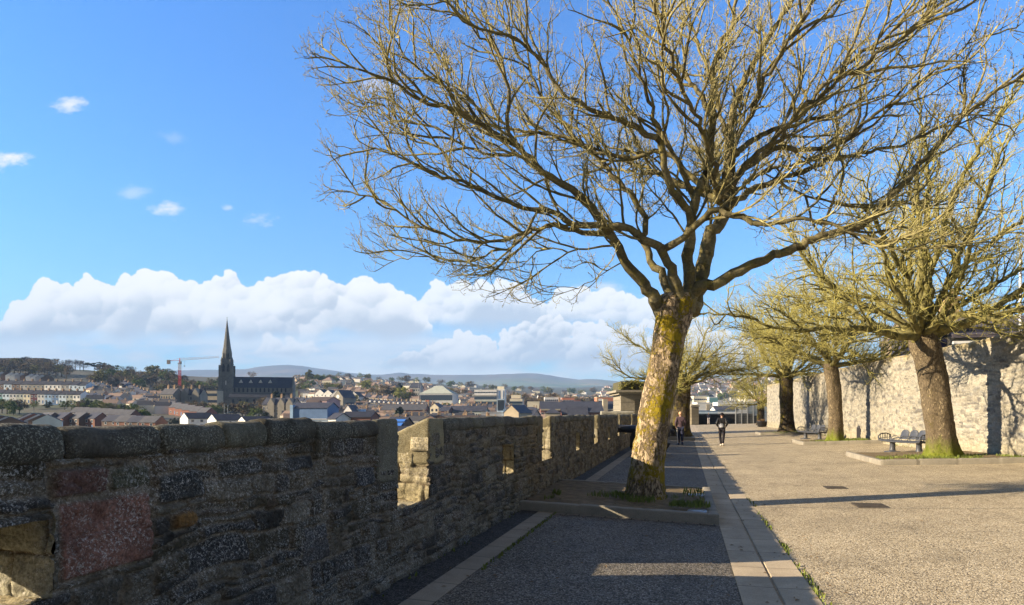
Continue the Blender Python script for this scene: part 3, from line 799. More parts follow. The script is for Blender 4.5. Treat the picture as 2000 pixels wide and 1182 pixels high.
# ---------------------------------------------------------------- bare sycamores
def bark_fn(moss, plate, dark, mossamt, cover=.5, foot=0):
    def fn(t, co):
        st = t.scalev(co, (1, 1, .4)); st2 = t.scalev(co, (1.5, 1.5, .8))
        a = t.noise(st2, 13, 5, .62, .6); b = t.noise(st, 5.5, 5, .7, .3); fine = t.noise(t.scalev(co, (1, 1, .22)), 46, 5, .75); grit = t.noise(co, 120, 3, .7)
        m1 = t.math('ADD', t.math('MULTIPLY', a, .6), t.math('MULTIPLY', b, .4))
        e0 = .5 + (.5 - cover) * .3
        plates = t.ramp(m1, [(e0 - .035, 0.0), (e0 + .02, 1.0)])
        hue = t.noise(co, 2.6, 4, .6)
        pc = t.mix(hue, plate, tuple(q * k for q, k in zip(plate, (1.25, 1.22, 1.15))))
        mid = tuple(.55 * p + .45 * d for p, d in zip(plate, dark))
        under = t.mix(t.ramp(fine, [(.35, 0.0), (.65, 1.0)]), dark, mid)
        c = t.mix(plates, under, pc)
        c = t.mix(1.0, c, t.ramp(fine, [(.25, .55), (.75, 1.25)]), 'MULTIPLY')
        n3 = t.noise(co, 1.6, 5, .65); n4 = t.noise(co, 22, 4, .7)
        mm = t.math('ADD', t.math('ADD', t.math('MULTIPLY', n3, .6), t.math('MULTIPLY', n4, .3)), t.math('MULTIPLY', t.math('SUBTRACT', 1.0, a), .25))
        mz = t.ramp(mm, [(.66 - mossamt, 0.0), (.73 - mossamt, 1.0)])
        c = t.mix(mz, c, t.mix(t.ramp(grit, [(.3, 0.0), (.7, 1.0)]), tuple(q * .5 for q in moss), tuple(q * 1.15 for q in moss)))
        if foot:
            z = t.math('ADD', t.sep(co)[2], t.math('MULTIPLY', t.math('SUBTRACT', b, .5), -1.3))
            fm = t.ramp(t.math('DIVIDE', z, foot), [(.1, 1.0), (.75, 0.0)])
            c = t.mix(fm, c, t.mix(grit, (.07, .10, .012), (.23, .25, .03)))
        h = t.math('ADD', t.math('MULTIPLY', plates, .7), t.math('ADD', t.math('MULTIPLY', fine, .45), t.math('MULTIPLY', mz, .4)))
        return dict(color=c, normal=t.bump(h, 1.0, .028))
    return fn
M_bark = material('mossy_bark', bark_fn((.34, .26, .02), (.46, .36, .24), (.045, .033, .02), .09, .44), rough=.95, spec=.15)
M_bark2 = material('plated_bark', bark_fn((.20, .17, .03), (.29, .235, .15), (.075, .055, .035), .0, .30, .8), rough=.95, spec=.15)
M_bark3 = material('dark_mossy_bark', bark_fn((.16, .13, .018), (.12, .095, .06), (.028, .023, .017), .07, .4), rough=.95, spec=.15)
def limb_fn(t, co):
    a = t.n('ShaderNodeAttribute', attribute_name='col').outputs['Color']
    n = t.noise(co, 6, 5, .7); n2 = t.noise(co, 26, 4, .7)
    c = t.mix(1.0, a, t.ramp(n2, [(.3, .6), (.7, 1.3)]), 'MULTIPLY')
    c = t.mix(t.ramp(n, [(.5, 0.0), (.68, .75)]), c, (.25, .205, .045))
    return dict(color=c, normal=t.bump(n2, .6, .012))
M_limb = material('branch_bark', limb_fn, rough=.92, spec=.15)

def resample(pts, step):
    pts = [np.array(p, float) for p in pts]
    # catmull smoothing
    P = []
    for i in range(len(pts) - 1):
        p0 = pts[max(i - 1, 0)]; p1 = pts[i]; p2 = pts[i + 1]; p3 = pts[min(i + 2, len(pts) - 1)]
        L = np.linalg.norm(p2 - p1); n = max(1, int(round(L / step)))
        for k in range(n):
            t = k / n
            P.append(.5 * ((2 * p1) + (-p0 + p2) * t + (2 * p0 - 5 * p1 + 4 * p2 - p3) * t * t + (-p0 + 3 * p1 - 3 * p2 + p3) * t ** 3))
    P.append(pts[-1])
    return P
class Tree:
    def __init__(self): self.p = []; self.par = []; self.fix = {}
    def node(self, p, par): self.p.append(np.array(p, float)); self.par.append(par); return len(self.p) - 1
    def limb(self, pts, r0, r1, step=.14, par=None, jit=.02, rg=rng):
        P = resample(pts, step); flare = par == 0
        if par is None:
            A = np.array(self.p); par = int(np.argmin(((A - P[0]) ** 2).sum(1)))
            if np.linalg.norm(A[par] - P[0]) < step * .7: P = P[1:]
        k = par; n = len(P)
        for i, p in enumerate(P):
            k = self.node(p + (rg.normal(0, jit, 3) if 0 < i else 0), k)
            self.fix[k] = (r0 + (r1 - r0) * ((i + 1) / n) ** .62) * (1 + (.42 * math.exp(-i * step / .3) if par == 0 or flare else 0))
        self.runs = getattr(self, 'runs', []); self.runs.append(list(range(k - n + 1, k + 1)))
        return k
    def ramify(self, centre, gaps=(.30, .20), lens=((.9, 2.3), (.30, .85)), step=.13, up=(.05, .07), ang=(.75, .85), wob=(.13, .17), skip=.18, rg=rng, keep=None):
        """side branches leaving the limbs at acute angles, then theirs in turn; each runs outward and tapers"""
        centre = np.array(centre, float); level = [(r, 1.0) for r in self.runs]
        for lv in range(len(gaps)):
            nxt = []
            for run, vig in level:
                if len(run) < 3: continue
                P = np.array([self.p[i] for i in run]); seg = np.linalg.norm(np.diff(P, axis=0), axis=1); L = seg.sum()
                n = max(1, int(L * (1 - skip) / gaps[lv])); ph = rg.uniform(0, 6.283)
                for j in range(n):
                    t = skip + (1 - skip) * (j + rg.uniform(.1, .9)) / n
                    ii = min(len(run) - 2, max(1, int(t * (len(run) - 1)))); d0 = P[min(ii + 1, len(P) - 1)] - P[ii - 1]; d0 = d0 / (np.linalg.norm(d0) + 1e-9)
                    ph += 2.4 + rg.normal(0, .5)
                    a = np.cross(d0, [.2, .1, 1.0]); a = a / (np.linalg.norm(a) + 1e-9); b = np.cross(a, d0)
                    side = a * math.cos(ph) + b * math.sin(ph)
                    out = P[ii] - centre; out = out / (np.linalg.norm(out) + 1e-9)
                    d = d0 + side * ang[lv] * rg.uniform(.75, 1.3) + out * .22 + np.array([0, 0, .12]); d = d / np.linalg.norm(d)
                    l = rg.uniform(*lens[lv]) * (1.05 - .55 * t) * vig; m = max(2, int(l / step)); k = run[ii]; mine = []
                    zig = 1
                    for q in range(m):
                        zig = -zig
                        d = d + rg.normal(0, wob[lv], 3) + side * .07 * zig + np.array([0, 0, up[lv]]); d = d / np.linalg.norm(d)
                        pnew = self.p[k] + d * step
                        if keep is not None and not keep(pnew): break
                        k = self.node(pnew, k); mine.append(k)
                    if len(mine) > 1: nxt.append((mine, rg.uniform(.8, 1.1)))
            level = nxt
    def smooth(self, n=3, start=0):
        P = np.array(self.p); par = np.array(self.par); N = len(P)
        cnt = np.bincount(par[par >= 0], minlength=N); ch = np.full(N, -1)
        for i in range(1, N): ch[par[i]] = i
        ok = (cnt == 1) & (par >= 0) & (np.arange(N) >= start)
        for _ in range(n):
            Q = P.copy(); Q[ok] = .4 * P[ok] + .3 * (P[par[ok]] + P[ch[ok]]); P = Q
        self.p = [q for q in P]
    def sprays(self, prob, L=(.16, .34), rg=rng, rmax=.02, rt=.0052, bud=.0085, up=.4, sub=(2, 4)):
        ch = [0] * len(self.p)
        for q in self.par:
            if q >= 0: ch[q] += 1
        N = len(self.p); rad = self.radii()
        def shoot(k, d, l, n, r, lv):
            made = []
            for g in range(n):
                d = d + np.array([0, 0, up * .38]) + rg.normal(0, .2, 3); d = d / np.linalg.norm(d)
                k = self.node(self.p[k] + d * l / n, k); self.fix[k] = r * (1 - .14 * g); made.append((k, d))
            b = self.node(self.p[k] + d * .012, k); self.fix[b] = bud
            b = self.node(self.p[b] + d * .026, b); self.fix[b] = bud * .3
            if lv:
                for q in range(rg.integers(*sub)):
                    kk, dd = made[rg.integers(0, len(made))]
                    e = dd * .75 + rg.normal(0, .55, 3); e = e / np.linalg.norm(e)
                    shoot(kk, e, l * rg.uniform(.35, .65), 2, r * .82, 0)
        for i in range(1, N):
            tip = ch[i] == 0
            if not tip and (rad[i] > rmax or rg.random() > prob): continue
            d0 = self.p[i] - self.p[self.par[i]]; d0 = d0 / (np.linalg.norm(d0) + 1e-9)
            for rep in range(2 if tip else 1):
                d = d0 * (.9 if tip else .45) + rg.normal(0, .42, 3); d[2] += up * .45
                d = d / np.linalg.norm(d)
                shoot(i, d, rg.uniform(*L), 4 if tip else 3, rt, 1)
    def radii(self, tip=.005, p=2.35):
        N = len(self.p); acc = np.zeros(N); r = np.zeros(N)
        for i in range(N - 1, -1, -1):
            r[i] = acc[i] ** (1 / p) if acc[i] > 0 else tip
            if self.par[i] >= 0: acc[self.par[i]] += r[i] ** p
        return r
    def meshes(self, name, rs=1.0, thick=.045, cols=((.165, .142, .078), (.30, .268, .115), (.33, .295, .145)), cap=None, tipr=.0036):
        N = len(self.p); P = np.array(self.p); par = np.array(self.par)
        r = self.radii(tipr)
        for k, v in self.fix.items():
            r[k] = v if v < .012 else max(v, min(r[k], v * 1.12))
        for i in range(1, N): r[i] = min(r[i], r[par[i]] * 1.0) if i not in self.fix else r[i]
        r = r * rs
        D = np.zeros_like(P)
        D[1:] = P[1:] - P[np.maximum(par[1:], 0)]
        D /= np.maximum(1e-9, np.linalg.norm(D, axis=1, keepdims=True))
        # main child of each node
        mainc = np.full(N, -1)
        for i in range(1, N):
            q = par[i]
            if q >= 0 and (mainc[q] < 0 or r[i] > r[mainc[q]]): mainc[q] = i
        T = D.copy()
        has = mainc >= 0
        T[has] = D[has] + D[mainc[has]]
        T[0] = D[mainc[0]] if mainc[0] >= 0 else (0, 0, 1)
        T /= np.maximum(1e-9, np.linalg.norm(T, axis=1, keepdims=True))
        ref = np.array([.31, .92, .24]); ref /= np.linalg.norm(ref)
        def frame(t):
            a = np.cross(t, ref); a /= np.maximum(1e-6, np.linalg.norm(a, axis=-1, keepdims=True)); return a, np.cross(a, t)
        rough = 1 + rng.normal(size=N) * np.where(r > .04, .045, np.where(r > .012, .10, 0))
        out = {}
        for sides, lo, hi in ((3, 0, .011), (5, .011, .045), (8, .045, 9)):
            idx = np.array([i for i in range(1, N) if par[i] >= 0 and lo <= r[i] < hi], int)
            if not len(idx): continue
            # start rings
            q = par[idx]
            ismain = mainc[q] == idx
            ra = np.where(ismain, r[q] * 1.0, np.minimum(r[idx] * 1.15, r[q])); 
            ta = np.where(ismain[:, None], T[q], D[idx])
            ra = np.where(ismain & (r[q] > hi * 2), r[idx], ra)
            sa = P[q]; sb = P[idx]; rb = r[idx]; tb = T[idx]
            ang = np.arange(sides) * 2 * math.pi / sides
            def ring(c, t, rr, rg_):
                a, b = frame(t)
                return c[:, None, :] + (a[:, None, :] * np.cos(ang)[None, :, None] + b[:, None, :] * np.sin(ang)[None, :, None]) * (rr * rg_)[:, None, None]
            A = ring(sa, ta, ra, np.where(ismain, rough[q], 1)); B = ring(sb, tb, rb, rough[idx])
            V = np.concatenate([A, B], 1).reshape(-1, 3)
            M = len(idx); b0 = np.arange(M)[:, None] * (2 * sides)
            k = np.arange(sides)[None, :]; k2 = (k + 1) % sides
            Fq = np.stack([b0 + k, b0 + k2, b0 + sides + k2, b0 + sides + k], -1).reshape(-1, 4)
            u = np.clip((np.repeat(np.stack([ra, rb], 1), sides, 1).reshape(-1) - .004) / .02, 0, 1)[:, None]
            c0, c1, c2 = map(np.array, cols)
            C = np.where(u > .4, c1 + (c0 - c1) * (u - .4) / .6, c2 + (c1 - c2) * u / .4)
            tint = np.repeat(1 + .22 * rng.normal(size=M), 2 * sides)[:, None]
            C = np.clip(C * tint, .01, .8)
            out[sides] = (V, Fq, C)
        res = []
        for nm, ks in (('trunk', (8,)), ('crown', (5, 3))):
            m = MB()
            for k in ks:
                if k in out:
                    V, Fq, C = out[k]
                    m.v.append(V); m.c.append(C); m.hascol = True
                    m.f += [tuple(x) for x in (Fq + m.n).tolist()]; m.m += [0] * len(Fq); m.n += len(V)
            res.append(m)
        return res

def trunk_mb(pts, radii, seed=1, n=40, flare=.25, lump=.05, mb=None, seg=.05):
    """tapered bole with root flare, bark relief and slight fluting"""
    C = resample(pts, seg); L = len(C); C = np.array(C)
    src = np.array(pts, float); cum = np.r_[0, np.cumsum(np.linalg.norm(np.diff(src, axis=0), axis=1))]
    cc = np.r_[0, np.cumsum(np.linalg.norm(np.diff(C, axis=0), axis=1))]
    rr = np.interp(cc, cum, radii)
    th = np.linspace(0, 2 * math.pi, n, endpoint=False)
    P = np.zeros((L, n + 1, 3))
    for i in range(L):
        h = cc[i]
        fl = flare * math.exp(-h / .28)
        r = rr[i] * (1 + fl * (1 + .45 * np.cos(3 * th + seed) + .35 * np.cos(5 * th + 2 * seed)) + .05 * np.cos(2 * th + h * .6 + seed) + .03 * np.cos(4 * th - h * .9))
        x, y = np.cos(th), np.sin(th)
        q = fbm(x * 1.6 + seed, y * 1.6, np.full(n, h * 1.1), oct=3, seed=seed) * lump + fbm(x * rr[i] * 16, y * rr[i] * 16, np.full(n, h * 8), oct=3, seed=seed + 3) * .022
        r = r + q
        P[i, :n, 0] = C[i, 0] + x * r; P[i, :n, 1] = C[i, 1] + y * r; P[i, :n, 2] = C[i, 2]
        P[i, n] = P[i, 0]
    m = mb or MB()
    m.grid(P[:, ::-1].transpose(1, 0, 2)[::-1] if False else P.transpose(1, 0, 2)[::-1])
    return m

# ---- the large mossy tree
D0 = 12.75
def lp(zs, d0, d1, org=None, sc=1.0):
    """image polyline -> points; depth runs from d0 to d1 along it"""
    n = len(zs); out = []
    for i, (x, y) in enumerate(zs):
        if org: x, y = org[0] + x / sc, org[1] + y / sc
        t = i / max(1, n - 1)
        out.append(pt(x, y, d0 + (d1 - d0) * t ** .9))
    return out
z1 = dict(org=(550, 0), sc=1.97); z2 = dict(org=(1100, 0), sc=1.97); z3 = dict(org=(1050, 350), sc=2.883)
bx, by, bz = gnd(1261, 972, .1)
T = Tree(); T.kids = {}
trk = [(1261, 975), (1263, 930), (1269, 880), (1277, 830), (1285, 780), (1297, 720), (1307, 660), (1316, 615), (1321, 590), (1322, 575)]
tr_r = [35.5, 34.5, 34, 33.5, 33, 32, 32, 35, 36, 29]
tpts = [pt(x, y, D0) for x, y in trk]; tpts[0] = (tpts[0][0], tpts[0][1], tpts[0][2] - .08); trr = [r / F * D0 for r in tr_r]
top = T.node(pt(1318, 600, D0), -1); T.fix[top] = .2
LIMBS = [
 # points, r0, r1 (m), depth0, depth1, frame
 ([(1290, 612), (1280, 585), (1258, 555), (1223, 510), (1199, 468), (1164, 419), (1130, 385), (1102, 360), (1060, 337), (1012, 289), (976, 269), (936, 239), (880, 212), (834, 203), (794, 178), (753, 152), (702, 137), (650, 120), (612, 104)], .115, .012, 12.7, 11.2, None),
 ([(1199, 468), (1182, 457), (1137, 454), (1083, 438), (1037, 452), (971, 472), (895, 467), (834, 447), (784, 421), (738, 386), (700, 378), (660, 372), (634, 362)], .055, .010, 12.6, 12.4, None),
 ([(1312, 600), (1307, 565), (1286, 530), (1265, 499), (1254, 461), (1262, 433), (1248, 405), (1227, 374), (1203, 350), (1171, 312), (1135, 282), (1100, 240), (1062, 200), (1040, 150), (1010, 100), (985, 40), (975, -20)], .085, .012, 13.0, 14.8, None),
 ([(1330, 600), (1327, 572), (1317, 537), (1300, 503), (1289, 485), (1258, 468), (1230, 447), (1189, 442), (1119, 437), (1085, 416), (1050, 409), (1007, 401), (956, 376), (905, 355), (865, 345), (804, 320), (763, 305), (720, 285), (690, 262)], .10, .010, 12.6, 11.6, None),
 ([(1289, 485), (1314, 480), (1345, 454), (1369, 430), (1390, 412), (1432, 419), (1484, 440), (1536, 433), (1605, 432), (1660, 455), (1730, 470), (1790, 465)], .085, .014, 12.5, 10.6, None),
 ([(1345, 600), (1345, 548), (1345, 499), (1348, 454), (1352, 419), (1362, 380), (1384, 330), (1394, 254), (1390, 178), (1400, 110), (1430, 50), (1440, -20), (1450, -90)], .115, .03, 12.7, 12.2, None),
 ([(1345, 430), (1345, 412), (1324, 388), (1307, 360), (1298, 325), (1290, 280), (1250, 254), (1200, 232), (1159, 215), (1098, 178), (1057, 117), (1007, 76), (936, 56), (880, 20), (850, -30)], .075, .012, 12.5, 11.0, None),
 ([(1352, 600), (1369, 544), (1380, 496), (1390, 454), (1414, 423), (1425, 375), (1425, 284), (1430, 218), (1455, 152), (1486, 101), (1521, 40), (1547, 0), (1580, -60)], .16, .035, 12.9, 13.6, None),
 ([(1345, 588), (1366, 560), (1397, 555), (1432, 537), (1466, 516), (1511, 499), (1553, 485), (1605, 461), (1648, 450), (1699, 431), (1740, 386), (1775, 345), (1811, 305), (1851, 264), (1892, 218), (1963, 167), (2000, 147), (2060, 110)], .115, .02, 12.7, 11.4, None),
 ([(1425, 401), (1470, 370), (1521, 350), (1582, 330), (1628, 310), (1690, 297), (1760, 284), (1836, 249), (1900, 235), (1960, 210)], .07, .012, 13, 14.5, None),
 ([(1440, 345), (1455, 325), (1486, 305), (1526, 289), (1597, 294), (1648, 274), (1709, 223), (1755, 195), (1810, 152), (1861, 117), (1910, 60)], .065, .012, 12.8, 11.6, None),
 ([(1440, 300), (1455, 284), (1496, 259), (1557, 244), (1607, 228), (1658, 208), (1700, 180), (1740, 120), (1790, 60), (1830, -10)], .06, .012, 13.0, 15.0, None),
 ([(1384, 376), (1338, 335), (1303, 299), (1237, 305), (1176, 300), (1120, 270), (1060, 262), (1000, 250), (940, 215), (890, 160), (850, 100), (820, 40)], .06, .01, 12.8, 14.2, None),
 ([(1360, 400), (1330, 330), (1285, 250), (1262, 180), (1240, 120), (1215, 50), (1180, -20)], .06, .012, 12.6, 10.8, None),
 ([(1394, 254), (1370, 190), (1330, 130), (1300, 70), (1280, 0), (1250, -80)], .055, .012, 12.4, 13.4, None),
 ([(1425, 284), (1400, 200), (1375, 120), (1350, 40), (1335, -50)], .055, .012, 13, 15.5, None),
 ([(1012, 289), (990, 240), (991, 188), (976, 112), (940, 70), (905, 25), (870, 0), (800, -10)], .045, .010, 12.0, 11.6, None),
 ([(1102, 360), (1050, 330), (1010, 305), (950, 300), (900, 280), (850, 250), (800, 238), (750, 210), (700, 192), (660, 180)], .04, .009, 12.4, 13.6, None),
 ([(1037, 452), (1000, 480), (960, 492), (905, 510), (860, 508), (820, 500), (770, 508), (720, 500)], .028, .007, 12.4, 13, None),
 ([(1199, 480), (1160, 482), (1110, 490), (1060, 485), (1020, 520), (970, 532), (920, 552)], .024, .006, 12.7, 13.2, None),
 ([(1223, 512), (1195, 520), (1165, 545), (1130, 560), (1095, 572), (1060, 575)], .016, .006, 12.7, 12.2, None),
 ([(936, 239), (900, 190), (850, 160), (800, 120), (760, 60), (740, 10), (725, -20)], .03, .008, 11.8, 12.4, None),
 ([(905, 355), (880, 330), (860, 290), (800, 270), (740, 240), (700, 215)], .024, .007, 12, 12.6, None),
 ([(1520, 350), (1560, 380), (1620, 395), (1690, 400), (1760, 395), (1830, 410), (1900, 405)], .03, .01, 13, 12, None),
 ([(1648, 450), (1700, 480), (1760, 490), (1820, 480), (1880, 495), (1950, 485)], .03, .009, 12.2, 11, None),
]
for pts_, r0, r1, d0, d1, fr in LIMBS:
    T.limb(lp(pts_, d0, d1), r0, r1, jit=.018, par=top if pts_[0][1] > 585 else None)
# limbs reaching towards and away from the walk, out of the picture plane
x0, y0, z0 = pt(1400, 420, D0)
for a, el, L in ((-80, 34, 6.4), (-55, 26, 6.5), (-120, 28, 6.3), (75, 30, 6.2), (105, 26, 6.4), (45, 24, 6.6), (140, 30, 6.2), (-25, 40, 7)):
    P = [(x0, y0, z0 + .3 * (el / 30))]
    for k in range(1, 6):
        t = k / 5 * L; e = R(el) * (1.15 - .25 * k / 5)
        P.append((x0 + t * math.cos(R(a)) * math.cos(e) + .12 * math.sin(k * 2.1 + a), y0 + t * math.sin(R(a)) * math.cos(e), z0 + .3 + t * math.sin(e)))
    T.limb(P, .055, .010, jit=.03)
T.kids = {}
cx, cy = pt(1345, 400, D0)[0], D0
LX, LY = [560, 640, 690, 760, 860, 1000, 1060, 1150, 1250, 1500, 1700, 2100], [330, 420, 512, 545, 565, 590, 595, 590, 470, 460, 500, 530]
nseed = len(T.p)
def in_crown(q):
    if q[1] < 4: return True
    ix, iy = 1000 + q[0] / q[1] * F, YH - (q[2] - EYE) / q[1] * F
    return iy < np.interp(ix, LX, LY) and ix > np.interp(iy, [-400, -100, 0, 60, 110, 180, 260, 420], [890, 780, 722, 636, 588, 632, 636, 634])
T.ramify((cx, cy, 5.0), gaps=(.235, .16), lens=((.9, 2.5), (.3, .9)), ang=(.88, 1.0), wob=(.165, .2), step=.12, keep=in_crown)
T.smooth(1, nseed)
T.sprays(.36, (.10, .25), rmax=.011, rt=.004, bud=.007, sub=(1, 4))
tm, cm = T.meshes('main', thick=.045)
main = thing('sycamore_tree', 'large leaning bare tree with yellow moss on its flaking trunk left of the gutter', 'tree', (0, 0, 0))
trunk_mb(tpts, trr, 3, 56, .22, .05, seg=.035).build('trunk', M_bark, main, True)
tm.build('bough', M_limb, main, True); cm.build('crown', M_limb, main, True)
print('main tree', len(T.p), nseed)

# ---- the other trees along the walk: (base point, fork height, trunk radius, lean, crown radius, top, seed)
def gen_tree(seed, fork, rtrunk, lean, Rc, ztop, nlimb, natt, step=.16, kill=.34, zlo=None, limbs=(), tw=.4, rt=.005):
    rg = np.random.default_rng(seed); t = Tree(); t.kids = {}
    f = np.array([lean[0], lean[1], fork])
    root = t.node(f - np.array([lean[0], lean[1], fork]) * .06, -1); t.fix[root] = rtrunk * .75
    for L in limbs: t.limb(L[0], L[1], L[2], par=root, jit=.03, rg=rg)
    for k in range(nlimb):
        a = 2 * math.pi * (k + rg.uniform(-.3, .3)) / nlimb; el = R(rg.choice([5, 12, 20, 30, 42, 58]) + rg.uniform(-4, 6)); L = Rc * rg.uniform(.8, 1.05)
        P = [tuple(f)]; d = np.array([math.cos(a) * math.cos(el), math.sin(a) * math.cos(el), math.sin(el)]); p = f.copy()
        for j in range(6):
            d = d + rg.normal(0, .16, 3) + np.array([0, 0, -.06 if el > .6 else .05]); d /= np.linalg.norm(d)
            p = p + d * L / 6; P.append(tuple(p))
        t.limb(P, rtrunk * rg.uniform(.26, .42), .012, par=root, jit=.03, rg=rg)
    # leader
    P = [tuple(f)] + [(f[0] + rg.normal(0, .25) * k, f[1] + rg.normal(0, .25) * k, fork + (ztop - fork) * .2 * k) for k in range(1, 5)]
    t.limb(P, rtrunk * .5, .03, par=root, jit=.03, rg=rg)
    zl = zlo if zlo is not None else fork + .2
    t.ramify((f[0], f[1], fork + 1), gaps=(.28, .22), lens=((1.1, 2.8), (.4, 1.1)), ang=(.95, 1.05), wob=(.17, .21), up=(.012, .03), step=step, rg=rg, keep=lambda q: q[2] > zl - .5)
    t.smooth(1)
    t.sprays(tw * .8, (.2, .42), rg, .022, rt=rt, bud=rt * 1.6, sub=(1, 3))
    return t
YC = ((.17, .155, .065), (.33, .305, .09), (.40, .365, .125))
def place_tree(loc, gen, tpts, trr, seed, label, bark, group=None, lump=.05, flare=.3, rs=1.0):
    o = thing('sycamore_tree', label, 'tree', loc, 0, group)
    trunk_mb(tpts, trr, seed, 36, flare, lump, seg=.06).build('trunk', bark, o, True)
    a, b = gen.meshes('t', cols=YC, rs=rs, tipr=.0055)
    a.build('bough', M_limb, o, True); b.build('crown', M_limb, o, True)
    return o
GRP = 'sycamores lining the walk'
# nearest right tree
x, y, z = gnd(1840, 890, .15); dR1 = y
fk = pt(1800, 655, dR1); ln = (fk[0] - x, 0)
H = fk[2] - z
def off(px, py, dd=0): q = pt(px, py, dR1 + dd); return (q[0] - x, q[1] - y, q[2] - z)
lim1 = [([off(1800, 668), off(1840, 650, -.3), off(1900, 632, -.6), (off(1960, 612, -.8)), off(2030, 600, -1)], .15, .05),
        ([off(1798, 672), off(1770, 640), off(1735, 600, .4), off(1690, 580, .8), off(1640, 575, 1), off(1590, 560, 1.2)], .15, .03),
        ([off(1802, 660), off(1812, 600), off(1815, 540, .2), off(1800, 460, .3), off(1790, 380, .2), off(1800, 280)], .22, .05),
        ([off(1805, 640), off(1850, 560, -1), off(1880, 480, -1.6), off(1920, 400, -2), off(1950, 300, -2.2)], .14, .03),
        ([off(1800, 655), off(1790, 600, -1), off(1760, 520, -2), off(1720, 450, -2.8), off(1690, 400, -3.4)], .14, .03)]
g1 = gen_tree(101, H, .4, ln, 8.2, 14.0, 15, 5200, limbs=lim1, kill=.33, zlo=H + .0)
tp = [(0, 0, -.1)] + [(off(px, py)[0], 0, off(px, py)[2]) for px, py in ((1838, 860), (1832, 810), (1826, 760), (1816, 710), (1807, 675), (1800, 640))]
place_tree((x, y, z), g1, tp, [.42, .41, .405, .40, .40, .44, .32], 7, 'thick leaning bare tree with bright moss at its foot beside the nearer curved bench', M_bark2, GRP, flare=.45)
# slender middle right tree
x, y, z = gnd(1631, 861, .12); d2 = y; fk = pt(1622, 715, d2); H = fk[2] - z
g2 = gen_tree(131, H, .33, (fk[0] - x, 0), 6.6, 11.0, 15, 5600, step=.17, kill=.34, zlo=H - .5, tw=.75, rt=.0062)
place_tree((x, y, z), g2, [(0, 0, -.1), (.02, 0, 1.2), (-.05, 0, 2.6), (fk[0] - x, 0, H + .1)], [.40, .35, .33, .33], 11, 'slender bare tree with brown flaking bark between two thicker trees along the wall', M_bark2, GRP)
# banded mossy tree
x, y, z = gnd(1537, 844, .12); d3 = y; fk = pt(1535, 738, d3); H = fk[2] - z
g3 = gen_tree(151, H, .5, (fk[0] - x, 0), 6.8, 11.6, 15, 5600, step=.19, kill=.36, zlo=H - .6, tw=.8, rt=.0075)
place_tree((x, y, z), g3, [(0, 0, -.1), (0, 0, 1.2), (-.03, 0, 2.6), (fk[0] - x, 0, H + .2)], [.58, .5, .5, .52], 15, 'bare tree with thick dark mossy trunk, third along the cream wall', M_bark3, GRP, lump=.1)
# left tree behind the mossy trunk
x, y, z = gnd(1330, 852, .12); d4 = y; fk = pt(1336, 752, d4); H = fk[2] - z
g4 = gen_tree(171, H, .42, (fk[0] - x, 0), 6.3, 10.8, 15, 5600, step=.18, kill=.35, zlo=H - .9, tw=.75, rt=.0068)
place_tree((x, y, z), g4, [(0, 0, -.1), (.03, 0, 1.2), (.1, 0, 2.4), (fk[0] - x, 0, H + .2)], [.6, .55, .52, .48], 19, 'bare tree with a dark trunk standing right behind the large mossy tree', M_bark3, GRP)
# farthest tree over the planter
x, y, z = gnd(1486, 830, 0); fk = pt(1484, 787, y); H = fk[2] - z
g5 = gen_tree(191, H, .42, (0, 0), 6.2, 10.4, 13, 3000, step=.23, kill=.48, zlo=H - .4, tw=.8, rt=.012)
place_tree((x, y, z), g5, [(0, 0, -.1), (0, 0, 1.2), (0, 0, H + .2)], [.5, .43, .42], 23, 'farthest bare tree, rising beside the flower tub and tall far fence', M_bark3, GRP)
# ---------------------------------------------------------------- people
def skin(name, joints, bones, mat, parent, sub=2, smooth=True):
    """joints: {key: (x, y, z, rx, ry)}; bones: pairs. One continuous surface."""
    keys = list(joints); me = bpy.data.meshes.new(name)
    me.from_pydata([joints[k][:3] for k in keys], [(keys.index(a), keys.index(b)) for a, b in bones], [])
    o = bpy.data.objects.new(name, me); COL.objects.link(o)
    if parent is not None: o.parent = parent
    me.materials.append(mat)
    bm = bmesh.new(); bm.from_mesh(me); lay = bm.verts.layers.skin.verify(); bm.verts.ensure_lookup_table()
    for i, k in enumerate(keys):
        j = joints[k]; bm.verts[i][lay].radius = (j[3], j[4] if len(j) > 4 else j[3]); bm.verts[i][lay].use_root = (i == 0)
    bm.to_mesh(me); bm.free()
    md = o.modifiers.new('skin', 'SKIN'); md.use_smooth_shade = True
    sb = o.modifiers.new('sub', 'SUBSURF'); sb.levels = sub; sb.render_levels = sub
    return o
def cloth(name, c, var=.25, rough=.9):
    return mottled(name, tuple(q * (1 - var) for q in c), tuple(q * (1 + var) for q in c), 9, .5, 25, rough, bd=.02)
M_skin = material('skin_tone', base=(.42, .26, .19), rough=.6)
M_feat = material('dark_feature', base=(.06, .03, .025))
def ellip(m, c, r, n=14, k=10, warp=None):
    V = []; Fc = []
    for i in range(k + 1):
        a = math.pi * i / k
        for j in range(n):
            b = 2 * math.pi * j / n
            p = [c[0] + r[0] * math.sin(a) * math.cos(b), c[1] + r[1] * math.sin(a) * math.sin(b), c[2] + r[2] * math.cos(a)]
            V.append(p)
    for i in range(k):
        for j in range(n):
            Fc.append((i * n + j, (i + 1) * n + j, (i + 1) * n + (j + 1) % n, i * n + (j + 1) % n))
    m.add(V, Fc)
